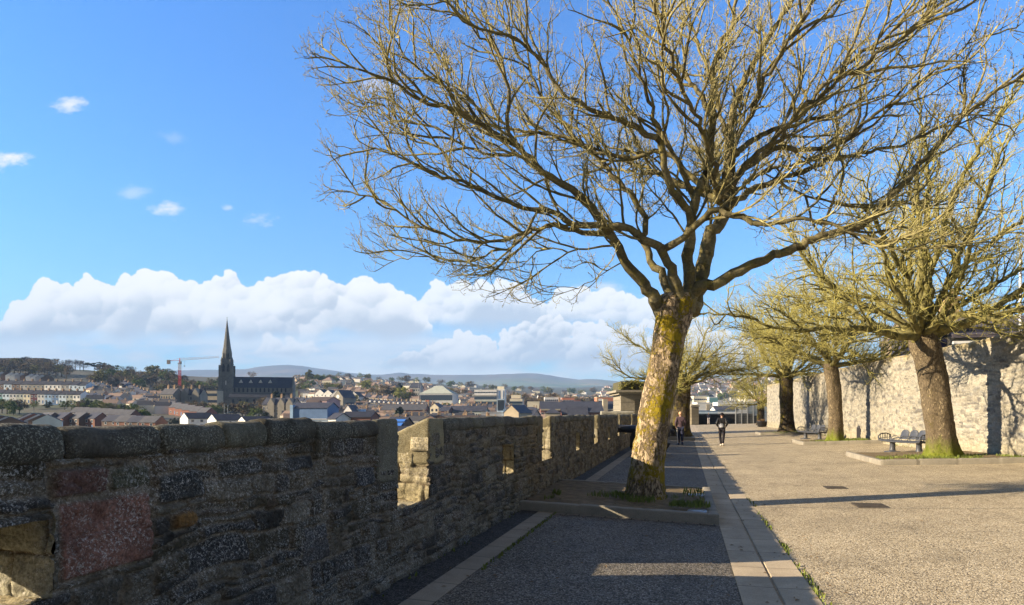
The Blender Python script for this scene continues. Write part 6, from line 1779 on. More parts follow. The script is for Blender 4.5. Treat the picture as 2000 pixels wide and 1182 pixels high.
    m = MB(); m.add([(x0 - 1, ya - .4, zl - .2), (x0 + L - 2, ya - .4, zl - .2), (x0 + L - 2, yn - hw + .02, za), (x0 - 1, yn - hw + .02, za)], [(0, 1, 2, 3)]); m.build('aisle_roof', MR['dark'], o)
    for k in range(13):
        m = MB(); lancet(m, x0 + 3 + k * 3.55, za + .8, 1.35, 4.0, yn - hw); m.build('clerestory_window', M_louvre, o)
    for k in range(8):
        m = MB(); lancet(m, x0 + 3 + k * 5.7, 1.5, 1.7, zl - 3, ya); m.build('aisle_window', M_louvre, o)
    for k in range(4):
        xx = x0 + 7.5 + k * 8.2; m = MB(); zb_ = ze + .42 * (zr - ze); yb = yn - hw * .58
        m.add([(xx - 1.7, yb - .6, zb_), (xx + 1.7, yb - .6, zb_), (xx, yb - .6, zb_ + 2.9), (xx, yn, zb_ + 2.9), (xx - 1.7, yn, zb_), (xx + 1.7, yn, zb_)], [(0, 1, 2), (0, 2, 3, 4), (1, 5, 3, 2)]); m.build('dormer', M_trim, o)
cathedral()

# ---------------------------------------------------------------- tower crane
def crane():
    d = 660.0; x = pt(351, 0, d)[0]; zg = float(tz(351, d)) - 1
    o = thing('tower_crane', 'red and white tower crane with its long jib reaching toward the cathedral spire', 'crane', (x, d, zg))
    zz = lambda py: pt(0, py, d)[2] - zg
    M_red = material('crane_red', base=(.45, .03, .03), rough=.5); M_wh = material('crane_white', base=(.62, .55, .52), rough=.5); M_cw = material('counterweight', base=(.25, .22, .2))
    def lattice(z0, z1, mat, name):
        m = MB(); h = .95; b = .11; n = max(1, int((z1 - z0) / 2.0))
        for sx in (-1, 1):
            for sy in (-1, 1): m.box(sx * h - b, sx * h + b, sy * h - b, sy * h + b, z0, z1)
        for i in range(n):
            a, c = z0 + (z1 - z0) * i / n, z0 + (z1 - z0) * (i + 1) / n
            for sy in (-h, h):
                m.tube([(-h, sy, a), (h, sy, c)], .1, 4); m.tube([(h, sy, a), (-h, sy, c)], .1, 4); m.tube([(sy, -h, a), (sy, h, c)], .1, 4); m.tube([(sy, h, a), (sy, -h, c)], .1, 4)
        m.build(name, mat, o)
    lattice(-3, zz(723), M_red, 'mast'); lattice(zz(723), zz(711), M_wh, 'mast_top')
    m = MB(); m.box(-1.4, 1.4, -1.4, 1.4, zz(711), zz(709.6)); m.box(.6, 2.2, -1.8, -.4, zz(709.6), zz(706)); m.build('cab', M_cw, o)
    m = MB(); m.tube([(-.8, 0, zz(709.6)), (0, 0, zz(699.5))], .25, 6); m.tube([(.8, 0, zz(709.6)), (0, 0, zz(699.5))], .25, 6); m.build('tower_head', M_red, o)
    L = pt(428, 0, d)[0] - x; z0, z1 = zz(704), zz(698.5)
    m = MB(); n = 26
    for i in range(n):
        a, c = i / n * L, (i + 1) / n * L; za, zc = z0 + (z1 - z0) * i / n, z0 + (z1 - z0) * (i + 1) / n
        for sy in (-.6, .6): m.tube([(a, sy, za), (c, sy, zc)], .07, 4); m.tube([(a, sy, za), ((a + c) / 2, 0, (za + zc) / 2 + 1.5)], .045, 4); m.tube([((a + c) / 2, 0, (za + zc) / 2 + 1.5), (c, sy, zc)], .045, 4)
        if i < n - 1: m.tube([((a + c) / 2, 0, (za + zc) / 2 + 1.5), ((a + c) / 2 + L / n, 0, (za + zc) / 2 + (z1 - z0) / n + 1.5)], .07, 4)
    m.build('jib', M_wh, o)
    Lc = pt(329, 0, d)[0] - x
    m = MB()
    for sy in (-.6, .6): m.tube([(0, sy, z0), (Lc, sy, z0 - .6)], .12, 4)
    m.tube([(0, 0, zz(699.5)), (Lc * .8, 0, z0 - .3)], .07, 4); m.tube([(0, 0, zz(699.5)), (L * .45, 0, z0 + (z1 - z0) * .45 + 1.5)], .07, 4); m.build('counter_jib', M_red, o)
    m = MB(); m.box(Lc - 1.2, Lc + 1.6, -.9, .9, z0 - 3.6, z0 + .4); m.build('counterweight', M_cw, o)
    m = MB(); m.tube([(L * .12, 0, z0), (L * .12, 0, z0 - 5)], .05, 4); m.box(L * .12 - .4, L * .12 + .4, -.3, .3, z0 - 6, z0 - 5); m.build('hook', M_cw, o)
crane()

# ---------------------------------------------------------------- single larger buildings: (pixel box at a depth) -> real size
def block(label, px0, px1, ytop, d, dep, wall, roof=('flat', .5, 'grey'), win=None, rz=0, base=None, name='building', cat='building', band=None, chim=0, dark=True, extra=None):
    xa, xb = pt(px0, 0, d)[0], pt(px1, 0, d)[0]; w = xb - xa; pc = (px0 + px1) / 2
    zg = float(tz(pc, d + dep / 2)) - 1; zt = pt(0, ytop, d)[2]; h = max(3.0, zt - zg)
    o = thing(name, label, cat, ((xa + xb) / 2, d + dep / 2, zg), R(rz))
    kind, rh, rm = roof; ax = kind
    inst(m_walls(w, dep, h, rh, MW[wall], {'x': 'x', 'y': 'y'}.get(ax, 'n'), 10), 'wall', o)
    inst(m_roof(w, dep, h, rh, MR[rm] if rm in MR else MW[rm], ax, .4, .25), 'roof', o)
    if win:
        nc, nr, ww, wh, z0, z1 = win       # z0, z1: fraction of the height the windows occupy
        wm = m_dark(ww, wh) if dark else m_window(ww, wh)
        for r in range(nr):
            for c in range(nc):
                inst(wm, 'window', o, (-w / 2 + w * (c + .5) / nc, -dep / 2, h * (z0 + (z1 - z0) * (r + .5) / nr) - wh / 2))
        ns = max(1, int(nc * dep / w * .6))
        for r in range(nr):
            for c in range(ns):
                q = inst(wm, 'window', o, (-w / 2, -dep / 2 + dep * (c + .5) / ns, h * (z0 + (z1 - z0) * (r + .5) / nr) - wh / 2)); q.rotation_euler.z = -R(90)
    if band:
        for (z0, z1, mt) in band:
            m = MB(); m.box(-w / 2 - .02, w / 2 + .02, -dep / 2 - .12, -dep / 2 - .003, h * z0, h * z1); m.build('band', MW[mt] if mt in MW else M_glass, o)
    for i in range(chim):
        inst(m_chim(1.0, 1.4, 2.0, 3), 'chimney', o, (-w / 2 + w * (i + .5) / chim, 0, h + rh))
    if extra: extra(o, w, dep, h)
    return o
def part_box(name, x0, x1, y0, y1, z0, z1, mt):
    def f(o, w, dep, h):
        m = MB(); m.box(x0 * w, x1 * w, y0, y1, z0 * h, z1 * h); m.build(name, MW[mt] if mt in MW else mt, o)
    return f
def several(*fs):
    def f(o, w, dep, h):
        for q in fs: q(o, w, dep, h)
    return f
def lumps(o, w, dep, h): pass
# left side
block('long dark institution block on the far left ridge above the wooded slope', -60, 84, 700, 960, 16, 'brown', ('flat', .5, 'dark'), (22, 2, 1.8, 2.2, .4, .95))
block('small dark ruined gable block among the bare ridge trees', 104, 126, 715, 900, 10, 'brown', ('flat', .4, 'dark'), (3, 2, 1.4, 1.6, .3, .9))
block('stone school with tall chimneys and steep gables below the crane', 314, 343, 770, 480, 10, 'stone', ('x', 4.2, 'grey'), (5, 3, 1.0, 1.5, .2, .95), -14, chim=2)
block('blue roofed stone wing with two gables joining the stone school', 343, 392, 771, 486, 11, 'stone', ('x', 4.5, 'dark'), (7, 2, 1.1, 1.7, .3, .95), -4, chim=3,
      extra=several(*[(lambda o, w, dep, h, q=q: (lambda m: (m.add([(q * w - 2.6, -dep / 2 - .7, 0), (q * w + 2.6, -dep / 2 - .7, 0), (q * w + 2.6, -dep / 2 - .7, h + .5), (q * w, -dep / 2 - .7, h + 4.6), (q * w - 2.6, -dep / 2 - .7, h + .5), (q * w - 2.6, 0, 0), (q * w + 2.6, 0, 0), (q * w + 2.6, 0, h + .5), (q * w, 0, h + 4.6), (q * w - 2.6, 0, h + .5)], [(0, 1, 2, 3, 4), (1, 6, 7, 2), (2, 7, 8, 3), (3, 8, 9, 4), (4, 9, 5, 0)]), m.build('gable', MW['stone'], o)))(MB())) for q in (-.12, .33)]))
block('unfinished block with open dark window bays left of the cathedral tower', 388, 424, 763, 560, 12, 'buff', ('flat', .3, 'grey'), (6, 2, 2.6, 2.2, .2, .95))
block('cream shed roofed store on the slope left of the stone school', 277, 291, 757, 640, 8, 'buff', ('flat', .4, 'pink'), None)
block('grey stone convent with blue roofs and white chimneys below the cathedral nave', 513, 575, 790, 430, 12, 'stone', ('x', 4.2, 'slate'), (9, 2, 1.1, 1.8, .25, .95), -8, chim=3, dark=False,
      extra=several(*[(lambda o, w, dep, h, q=q: (lambda m: (m.add([(q * w - 2.2, -dep / 2 - .9, 0), (q * w + 2.2, -dep / 2 - .9, 0), (q * w + 2.2, -dep / 2 - .9, h + .5), (q * w, -dep / 2 - .9, h + 4.0), (q * w - 2.2, -dep / 2 - .9, h + .5), (q * w - 2.2, 0, 0), (q * w + 2.2, 0, 0), (q * w + 2.2, 0, h + .5), (q * w, 0, h + 4.0), (q * w - 2.2, 0, h + .5)], [(0, 1, 2, 3, 4), (1, 6, 7, 2), (2, 7, 8, 3), (3, 8, 9, 4), (4, 9, 5, 0)]), m.build('gable', MW['stone'], o)))(MB())) for q in (-.2, .14, .42)]))
block('pale pink rendered hall with a dark pitched roof right of the convent', 602, 650, 783, 400, 13, 'pink', ('x', 2.2, 'brown'), (6, 1, 1.0, 1.2, .35, .8), -22)
block('small pink house with brown roof in front of the pink hall', 596, 622, 792, 372, 9, 'pink', ('x', 2.6, 'brown'), (3, 1, 1.1, 1.2, .3, .8), -20)
block('long low building with a flat pale roof just above the parapet', 520, 652, 820, 262, 14, 'paleblue', ('flat', .4, 'palegrey'), (14, 1, 1.6, .9, .45, .8), 0)
block('modern blue hall with a glass front and one tall blue end slab', 570, 646, 797, 330, 13, 'navy', ('x', 2.6, 'slate'), (8, 1, 2.6, 1.6, .3, .6), -10,
      extra=part_box('end_slab', -.5, -.42, -7.5, -5.0, 0, 1.12, 'blue'))
block('white wedge roofed shed just above the parapet', 648, 668, 818, 250, 8, 'white', ('x', 2.0, 'slate'), None, -30)
block('red walled shed with a long dark roof just above the parapet', 669, 728, 815, 256, 10, 'redbrick', ('x', 1.9, 'dark'), (3, 1, 1.2, 1.0, .4, .7), -8)
block('grey stone chapel with a steep blue roof and a round window', 656, 680, 776, 520, 16, 'stone', ('y', 5.5, 'slate'), None, -24,
      extra=lambda o, w, dep, h: (lambda m: (m.lathe([(1.5, 0), (1.5, .12), (.001, .12)], 16), m.v.__setitem__(-1, np.stack([m.v[-1][:, 0], -dep / 2 - .02 - m.v[-1][:, 2], h + .5 + m.v[-1][:, 1]], -1)), m.build('round_window', M_frame, o)))(MB()))
block('white gabled house with a dark balcony strip above the brown roofs', 674, 692, 803, 350, 9, 'white', ('y', 3, 'slate'), (3, 1, 1.6, 1.2, .4, .8), -14)
block('flat blue painted house beside the white gabled house', 692, 706, 800, 356, 9, 'blue', ('flat', .5, 'white'), (3, 2, 1.0, 1.2, .2, .9), -6)
block('hall with a sky blue striped roof just above the parapet', 757, 792, 833, 205, 12, 'brown', ('x', 2.6, 'slate'), (8, 1, .5, 1.8, .2, .8), -10,
      extra=lambda o, w, dep, h: [(lambda m: (m.add([(-w / 2, -dep / 2 + dep / 2 * a - .3, h + 2.6 * a + .35), (w / 2, -dep / 2 + dep / 2 * a - .3, h + 2.6 * a + .35), (w / 2, -dep / 2 + dep / 2 * b - .3, h + 2.6 * b + .35), (-w / 2, -dep / 2 + dep / 2 * b - .3, h + 2.6 * b + .35)], [(0, 1, 2, 3)]), m.build('roof_stripe', material('roof_sky_blue', base=(.06, .20, .62), rough=.5), o)))(MB()) for a, b in ((-.05, .3), (.42, .7))])
block('white shed with dark roof seen through the first parapet gap', 762, 800, 848, 160, 9, 'white', ('x', 1.6, 'dark'), (4, 1, 1.0, .9, .5, .8), -12)
block('long two storey brick school under a grey roof right of the dark conifer', 746, 832, 801, 420, 13, 'brick', ('x', 3.4, 'grey'), (18, 2, 1.1, 1.6, .2, .95), -4, dark=False)
block('narrow white rendered three storey house at the end of the brick school', 843, 860, 795, 415, 10, 'cream', ('y', 2.2, 'slate'), (2, 3, 1.2, 1.6, .15, .98), -12)
block('low red brick workshop between the white house and the grey terrace', 862, 880, 803, 405, 10, 'redbrick', ('x', 2.4, 'slate'), (3, 1, 1.2, 1.3, .4, .8), -14)
block('long grey rendered terrace with many small windows left of the glass box', 880, 950, 803, 410, 11, 'sage', ('x', 3.0, 'slate'), (14, 2, 1.0, 1.5, .3, .95), -6, dark=False)
block('modern theatre with pale blue walls and a big glass box on its roof', 940, 998, 806, 330, 14, 'palegrey', ('flat', .4, 'palegrey'), (4, 1, 1.6, 1.6, .3, .7), 0,
      extra=several(part_box('blue_wing', .24, .52, -8.4, -2, -.4, 1.14, 'blue'), part_box('stage_box', .02, .3, -6, 2, 1.0, 1.55, 'paleblue'), part_box('glass_front', .05, .27, -6.12, -6.003, 1.08, 1.5, M_glass)))
block('grey stone meeting hall with a blank gable front right of the blue theatre', 996, 1028, 806, 300, 15, 'buff', ('y', 3.2, 'slate'), None, -24)
block('grey rendered house tucked behind the blank gable meeting hall', 1024, 1050, 811, 330, 9, 'grey', ('x', 2.4, 'slate'), (3, 1, 1.0, 1.3, .3, .8), -24)
block('square stone house with a hipped slate roof above the white canopy', 1066, 1095, 807, 320, 10, 'buff', ('hip', 2.6, 'slate'), (4, 2, 1.0, 1.7, .1, .98), -4)
block('narrow red brick house beside the hipped stone house', 1098, 1110, 808, 325, 9, 'redbrick', ('x', 2.6, 'slate'), (2, 2, 1.1, 1.5, .1, .98), 0, dark=False)
block('brown terrace of tall sash windows left of the pinkish block', 1110, 1148, 811, 322, 9, 'brown', ('x', 4.0, 'slate'), (9, 2, 1.0, 1.5, .1, .98), 0, dark=False)
block('pinkish red building with wide upper windows next to the bastion wall', 1149, 1178, 805, 324, 10, 'redbrick', ('x', 3.0, 'slate'), (6, 2, 1.5, 1.6, .1, .95), 0, dark=False, extra=part_box('fascia', -.5, .5, -5.4, -5.003, .45, .55, 'pink'))
block('white tensile canopy roof just above the parapet', 1062, 1112, 824, 215, 10, 'white', ('hip', 1.6, 'white'), None, 0)
block('long red brick mill with a dark slate roof and arched windows', 1056, 1208, 799, 450, 16, 'redbrick', ('x', 5.0, 'slate'), (26, 2, 1.3, 2.2, .1, .95), 0, chim=2, dark=False, extra=several(part_box('cornice', -.5, .5, -8.6, -8.003, .93, 1.0, 'buff'), part_box('stair_turret', .30, .36, -9, -4, .5, 1.5, 'buff')))
block('large hall with a pale green hipped roof among yellow bushes', 822, 888, 769, 640, 26, 'palegrey', ('hip', 8, 'sage'), (18, 1, 1.6, 2.0, .5, .8), -8, extra=part_box('brick_base', -.3, -.2, -13.6, -13.003, -.2, .6, 'orange'), band=[(.62, .92, 'glass')])
block('white slab office block with dark window bands and a white stair tower', 928, 972, 762, 620, 16, 'white', ('flat', .6, 'white'), (14, 1, 1.2, 1.2, .84, .96), -6,
      band=[(.60, .74, 'glass'), (.74, .80, 'grey'), (.36, .52, 'glass'), (.52, .58, 'sage'), (.12, .28, 'glass'), (.28, .34, 'sage')], extra=several(part_box('stair_tower', .5, .86, -7.6, 5, -.3, 1.04, 'white'), part_box('dark_slot', .58, .66, -7.75, -7.603, -.2, .98, 'navy'), part_box('dark_slot', .78, .82, -7.75, -7.603, -.2, .98, 'navy'), part_box('plant_room', .5, .8, -3, 4, 1.04, 1.16, 'cream')))
block('cream stepped office building with balconies right of the white office block', 997, 1022, 779, 640, 14, 'cream', ('flat', .4, 'pink'), (6, 2, 2.0, 1.3, .3, .9), -6, extra=part_box('upper_storey', -.4, .35, -5, 5, 1.0, 1.25, 'cream'))
block('cream flat roofed hall directly behind the brick mill', 1031, 1064, 785, 560, 14, 'cream', ('flat', .6, 'cream'), (8, 2, 1.3, 1.5, .2, .7), -4)
block('white clinic block with rows of small windows left of the orange brick wing', 1064, 1098, 776, 720, 16, 'white', ('flat', .4, 'cream'), (9, 2, 1.6, 1.6, .4, .95), 0)
block('orange brick wing with two window rows joined to the white clinic', 1098, 1122, 777, 715, 15, 'orange', ('flat', .4, 'pink'), (8, 2, 1.6, 1.6, .4, .95), 0, dark=False)
block('small white and brick annex at the end of the orange wing', 1122, 1134, 781, 712, 12, 'redbrick', ('flat', .4, 'grey'), (3, 1, 2.0, 1.6, .5, .8), 0, dark=False)
block('orange brick theatre block with a white sign and pale joints left of the monument', 1166, 1214, 776, 640, 20, 'orange', ('flat', .5, 'cream'), None, 0,
      extra=several(part_box('white_sign', -.44, -.28, -10.2, -10.003, .82, .93, 'white'), part_box('joint', -.2, -.19, -10.08, -10.003, 0, 1, 'buff'), part_box('joint', .16, .17, -10.08, -10.003, 0, 1, 'buff')))
block('large cream house with a pink roof alone on the sunlit crest', 630, 650, 743, 930, 14, 'cream', ('hip', 5, 'pink'), (6, 1, 1.6, 2.0, .4, .9), -8)
block('tall dark gabled stone building left of the hip roofed hall', 802, 822, 757, 760, 14, 'grey', ('x', 5, 'slate'), (5, 3, 1.2, 1.8, .15, .95), -10, extra=part_box('brick_bay', -.45, -.2, -7.6, -7.003, 0, .9, 'redbrick'))
# beyond the end of the walk
block('white office with dark window bands beyond the far end wall', 1362, 1388, 787, 470, 14, 'white', ('flat', .4, 'white'), None, 0, band=[(.5, .62, 'glass'), (.25, .37, 'glass')], extra=part_box('brick_panel', .18, .42, -7.4, -7.13, .15, .95, 'buff'))
block('long pale warehouse with a blue fascia beyond the far end wall', 1360, 1402, 803, 380, 12, 'paleblue', ('flat', .5, 'navy'), (10, 1, 1.2, 1.6, .5, .85), 0)
block('white shop row beyond the far end wall left of the fence', 1398, 1442, 801, 410, 12, 'white', ('x', 2.4, 'slate'), (9, 1, 1.6, 1.4, .4, .8), 0)
block('big cream hospital block on the far river bank', 1355, 1385, 774, 900, 16, 'cream', ('flat', .5, 'white'), (8, 2, 2.2, 1.8, .3, .95), 0)
block('white and turquoise block on the far river bank', 1385, 1402, 776, 890, 16, 'white', ('flat', .5, 'teal'), (4, 2, 2.6, 1.8, .3, .95), 0, band=[(.6, .95, 'teal')])
block('long white retail shed on the far river bank', 1402, 1460, 786, 780, 20, 'white', ('flat', .5, 'palegrey'), (12, 1, 2.4, 1.6, .4, .7), 0)
block('low cream depot behind the gate pier', 1318, 1352, 781, 700, 14, 'cream', ('x', 3, 'grey'), (8, 1, 1.6, 1.4, .4, .7), 0)

# buildings behind the tall boundary wall
def behind_wall():
    d = 42.0; xa, xb = pt(1856, 0, d)[0], pt(1938, 0, d)[0]; zt = pt(0, 648, d)[2]
    o = thing('stone_house', 'brown stone house with a slate roof and chimney behind the boundary wall', 'house', ((xa + xb) / 2 + 2, d + 4, .3), R(-12))
    w = xb - xa + 5; h = zt - .3
    inst(m_walls(w, 8, h, 1.3, mottled('warm_rubble', (.22, .17, .12), (.36, .29, .2), 1.2, .6, 9, c=(.15, .12, .09)), 'x', 3), 'wall', o)
    inst(m_roof(w, 8, h, 1.3, roofm('mauve', (.10, .09, .10), (.17, .15, .16)), 'x', .3), 'roof', o)
    inst(m_chim(.9, 1.1, 1.3, 2), 'chimney', o, (-w * .1, 0, h + 1.3))
    inst(m_window(.9, 1.5), 'window', o, (w * .12, -4, h - 2.2))
    d = 36.0; xa, xb = pt(1832, 0, d)[0], pt(1952, 0, d)[0]; zt = pt(0, 654, d)[2]
    o = thing('flat_roofed_annex', 'low dark blue flat roofed annex just above the boundary wall', 'building', ((xa + xb) / 2, d + 2.5, .3), R(-10))
    w = xb - xa; inst(m_walls(w, 5, zt - .3, 0, material('annex_cladding', base=(.045, .05, .11), rough=.6), 'n', 2), 'wall', o)
    inst(m_roof(w, 5, zt - .3, 0, material('annex_roof', base=(.06, .06, .09)), 'flat'), 'roof', o)
    d = 34.0; xa = pt(1945, 0, d)[0]; zt = pt(0, 650, d)[2]
    o = thing('slate_roofed_house', 'long house with a dark slate roof behind the boundary wall at the right edge', 'house', (xa + 7, d + 4, .3), R(-12))
    inst(m_walls(15, 8, zt - .3, 1.2, MW['stone'], 'x', 3), 'wall', o); inst(m_roof(15, 8, zt - .3, 1.2, roofm('mauve_dark', (.085, .075, .09), (.14, .125, .14)), 'x', .35), 'roof', o)
    m = MB(); m.box(-7.6, 7.6, -4.55, -4.38, zt - .75, zt - .6); m.build('gutter_rail', M_frame, o)
    d = 26.0; x = pt(1993, 0, d)[0]
    o = thing('flagpole', 'white flagpole rising behind the boundary wall at the right edge', 'pole', (x, d, .3))
    m = MB(); m.lathe([(.07, 0), (.055, 4), (.045, 7.6)], 12); m.build('pole', material('pole_white', base=(.75, .76, .78), rough=.5), o, True)
    m = MB(); m.lathe([(.001, 7.6), (.07, 7.63), (.08, 7.68), (.05, 7.74), (.001, 7.76)], 12); m.build('finial', M_lidmetal, o, True)
behind_wall()

# ---------------------------------------------------------------- town trees
def crown_mesh(kind, seed):
    r = np.random.default_rng(seed); m = MB()
    if kind == 'conifer':
        for i in range(26):
            t = i / 25; leafclump(m, (r.normal(0, .06), r.normal(0, .06), .18 + .8 * t), .34 * (1 - t) ** .8 + .05, 60, .05, seed * 50 + i, .5, .3)
    elif kind == 'flat':
        for i in range(22): leafclump(m, (r.uniform(-.55, .55), r.uniform(-.4, .4), .55 + .38 * r.random()), .16, 50, .05, seed * 50 + i, .45, .3)
    else:
        n = 34; dens = {'leafy': 46, 'bushy': 56, 'thin': 26}[kind]
        for i in range(n):
            d = r.normal(size=3); d /= np.linalg.norm(d); q = r.random() ** .4
            leafclump(m, (d[0] * .38 * q, d[1] * .38 * q, .60 + d[2] * .34 * q if kind != 'bushy' else .46 + d[2] * .42 * q), .13 * r.uniform(.7, 1.3), dens, .032 if kind != 'thin' else .026, seed * 50 + i, .9, .3)
    return m
def twig_crown(seed):
    """small bare tree: forked sticks thinning to twigs"""
    r = np.random.default_rng(seed); m = MB(); V = []; Fc = []
    def stick(a, b, ra, rb):
        d = b - a; d = d / (np.linalg.norm(d) + 1e-9); s = np.cross(d, [.3, .9, .2]); s /= np.linalg.norm(s) + 1e-9; q = np.cross(d, s); k = len(V)
        for c, rr in ((a, ra), (b, rb)):
            for t in range(3): V.append(c + (s * math.cos(2.094 * t) + q * math.sin(2.094 * t)) * rr)
        for t in range(3): Fc.append((k + t, k + (t + 1) % 3, k + 3 + (t + 1) % 3, k + 3 + t))
    def br(p, d, L, rad, lv):
        q = p + d * L; stick(p, q, rad, rad * .72)
        if lv == 0: return
        for k in range(3 if lv > 1 else 4):
            e = d + r.normal(0, .52, 3); e[2] += .12; e /= np.linalg.norm(e); br(q, e, L * r.uniform(.62, .86), rad * .62, lv - 1)
    for k in range(4):
        a = k * 1.6 + r.uniform(0, .6); e = np.array([math.cos(a) * .55, math.sin(a) * .55, 1]); br(np.array([0, 0, .22]), e / np.linalg.norm(e), .2, .013, 5)
    m.add(V, Fc); return m
def leafmat(name, a, b): return mottled('leaf_' + name, a, b, .35, .0, 4, .85)
LM = {'green': leafmat('green', (.07, .11, .02), (.16, .20, .04)), 'yellow': leafmat('yellow', (.17, .19, .03), (.32, .31, .06)), 'brown': leafmat('brown', (.11, .085, .05), (.20, .155, .095)), 'olive': leafmat('olive', (.10, .105, .03), (.21, .19, .055)), 'dark': leafmat('dark', (.010, .018, .008), (.03, .042, .016)), 'rust': leafmat('rust', (.16, .10, .03), (.30, .2, .06)), 'pink': leafmat('pink', (.35, .10, .15), (.55, .25, .3)), 'twig': leafmat('twig', (.06, .048, .035), (.13, .105, .075))}
M_stem = mottled('tree_stem', (.05, .04, .03), (.11, .09, .06), 2, .3)
def stem_mesh():
    m = MB(); m.tube([(0, 0, -.1), (.006, 0, .1), (0, .004, .25), (.004, 0, .45)], [.035, .026, .022, .012], 6); return m.mesh('trunk', M_stem)
STEM = stem_mesh()
def town_tree(label, px, d, h, kind, lm, seed=0, wide=1.0, group=None, py=None, name=None):
    if group: h = h * 1.15; wide = wide * (1.2 if kind != 'bare' else 1.0)
    x, y, z = tpt(px, d)
    o = thing(name or ('conifer' if kind in ('conifer', 'flat') else ('bush' if kind == 'bushy' else 'tree')), label, 'bush' if kind == 'bushy' else 'tree', (x, y, z - .02 * h), (px * 1.7 + seed) % 6.28, group)
    v = seed % 3
    if kind == 'bare': cm_ = cached(('bare', v, lm), lambda: twig_crown(900 + v).mesh('crown', LM[lm]))
    else: cm_ = cached((kind, v, lm), lambda: crown_mesh(kind, 700 + v).mesh('crown', LM[lm]))
    inst(cm_, 'crown', o); inst(STEM, 'trunk', o)
    o.scale = (h * wide, h * wide, h)
    return o
ADJ = dict(green='green', yellow='yellow green', brown='brown', olive='olive', dark='dark', rust='rusty', pink='pink', twig='bare brown')
KN = dict(leafy='tree', bushy='bush', thin='thin tree', bare='tree', conifer='conifer', flat='cedar')
def trees(desc, pts, kind, lms, seed):
    r = random.Random(seed)
    if 'colourful' in desc and 'front' in desc: pts = [(a, b, c * .68) for a, b, c in pts]
    for i, (px, d, h) in enumerate(sorted(pts)):
        lm = lms[i % len(lms)]; kd = kind if isinstance(kind, str) else kind[i % len(kind)]
        town_tree(f'{ADJ[lm]} {KN[kd]}, {nth(i)} from left {desc}', px, d, h, kd, lm, r.randrange(99), r.uniform(.9, 1.25), desc)
rt = random.Random(9)
trees('along the far left wooded ridge', [(-20 + 11.5 * i + rt.uniform(-4, 4), 800 + rt.uniform(-70, 60), rt.uniform(12, 17)) for i in range(13)], ['thin', 'bare', 'thin'], ['twig', 'brown'], 1)
trees('standing bare against the sky on the ridge', [(70, 930, 15), (88, 930, 15), (107, 930, 16), (128, 900, 15), (138, 900, 16), (147, 890, 16), (156, 890, 15), (163, 900, 14), (210, 940, 13), (247, 920, 15), (256, 930, 16), (320, 930, 15), (328, 930, 16)], 'bare', ['twig'], 2)
trees('beside the bare ridge trees', [(184, 860, 13), (214, 850, 12)], 'flat', ['dark'], 3)
trees('on the wooded slope left of the crane', [(196, 720, 11), (206, 690, 12), (216, 740, 13), (226, 700, 12), (238, 740, 14), (250, 760, 15), (262, 720, 13), (272, 790, 15), (283, 760, 14), (297, 830, 18), (306, 850, 19), (316, 800, 17), (300, 720, 8), (283, 700, 7), (325, 790, 17), (336, 780, 16), (345, 740, 12)], ['leafy', 'thin', 'leafy', 'thin'], ['olive', 'brown', 'green', 'brown', 'olive', 'twig'], 4)
trees('filling the wooded slope', [(184 + i * 6.3 + rt.uniform(-3, 3), rt.choice((650, 690, 740, 790, 840, 880)), rt.uniform(10, 14)) for i in range(40)], ['thin', 'leafy', 'thin', 'bushy'], ['brown', 'olive', 'twig', 'green', 'brown'], 31)
trees('in the brown wood behind the stone school', [(322, 700, 12), (332, 680, 12), (342, 700, 13), (358, 700, 13), (367, 720, 14), (376, 690, 13), (385, 720, 14), (394, 700, 14), (403, 690, 13), (411, 720, 14), (420, 700, 14), (398, 650, 8), (409, 640, 8)], ['thin', 'leafy', 'thin'], ['brown', 'twig', 'brown', 'green'], 5)
trees('in front of the colourful terrace', [(4, 400, 12), (14, 395, 13), (26, 390, 12), (38, 400, 11), (66, 430, 8), (92, 440, 7), (126, 430, 8), (140, 430, 9), (152, 425, 9), (163, 420, 10), (172, 418, 12), (181, 415, 12), (192, 410, 11), (203, 405, 10), (214, 420, 9), (226, 410, 9), (236, 400, 10), (248, 395, 11), (258, 390, 11), (270, 395, 9), (280, 385, 8)], ['leafy', 'thin', 'bushy'], ['green', 'olive', 'green', 'brown', 'green', 'dark'], 6)
trees('under the long dark ridge block', [(-20 + i * 7.5 + rt.uniform(-3, 3), rt.uniform(700, 780), rt.uniform(10, 14)) for i in range(22)], ['thin', 'leafy', 'thin'], ['brown', 'twig', 'brown', 'olive'], 32)
trees('in the dark hedge above the colourful terrace', [(78, 515, 7), (90, 512, 6), (102, 512, 7), (116, 510, 6), (128, 510, 7), (140, 512, 7), (155, 510, 6), (170, 510, 6)], 'bushy', ['dark', 'green'], 7)
trees('around the foot of the cathedral', [(356, 450, 7), (368, 445, 8), (380, 450, 8), (390, 440, 10), (398, 445, 9), (407, 440, 8), (416, 430, 8), (426, 440, 7), (437, 450, 9), (450, 440, 8), (462, 440, 9), (473, 440, 10), (484, 440, 9), (490, 400, 5), (501, 430, 7), (511, 440, 9), (520, 400, 6)], ['bushy', 'thin', 'leafy', 'thin'], ['green', 'brown', 'dark', 'brown', 'olive', 'brown', 'green'], 8)
trees('close below the stepped brick terrace', [(246, 350, 7), (256, 345, 8), (266, 340, 7), (282, 345, 7), (303, 330, 5), (316, 335, 5), (341, 325, 5)], 'bushy', ['olive', 'brown', 'dark', 'green'], 9)
town_tree('pink blossom bush in front of the white stepped terrace', 457, 255, 4.5, 'bushy', 'pink', 1)
town_tree('pale budding bush at the end of the white gabled terrace', 410, 255, 4.6, 'bushy', 'olive', 2)
town_tree('dark conifer rising in front of the cathedral nave', 541, 470, 17, 'conifer', 'dark', 1, 1.4)
town_tree('tall brown tree in front of the cathedral aisle', 511, 470, 15, 'thin', 'brown', 2, .9)
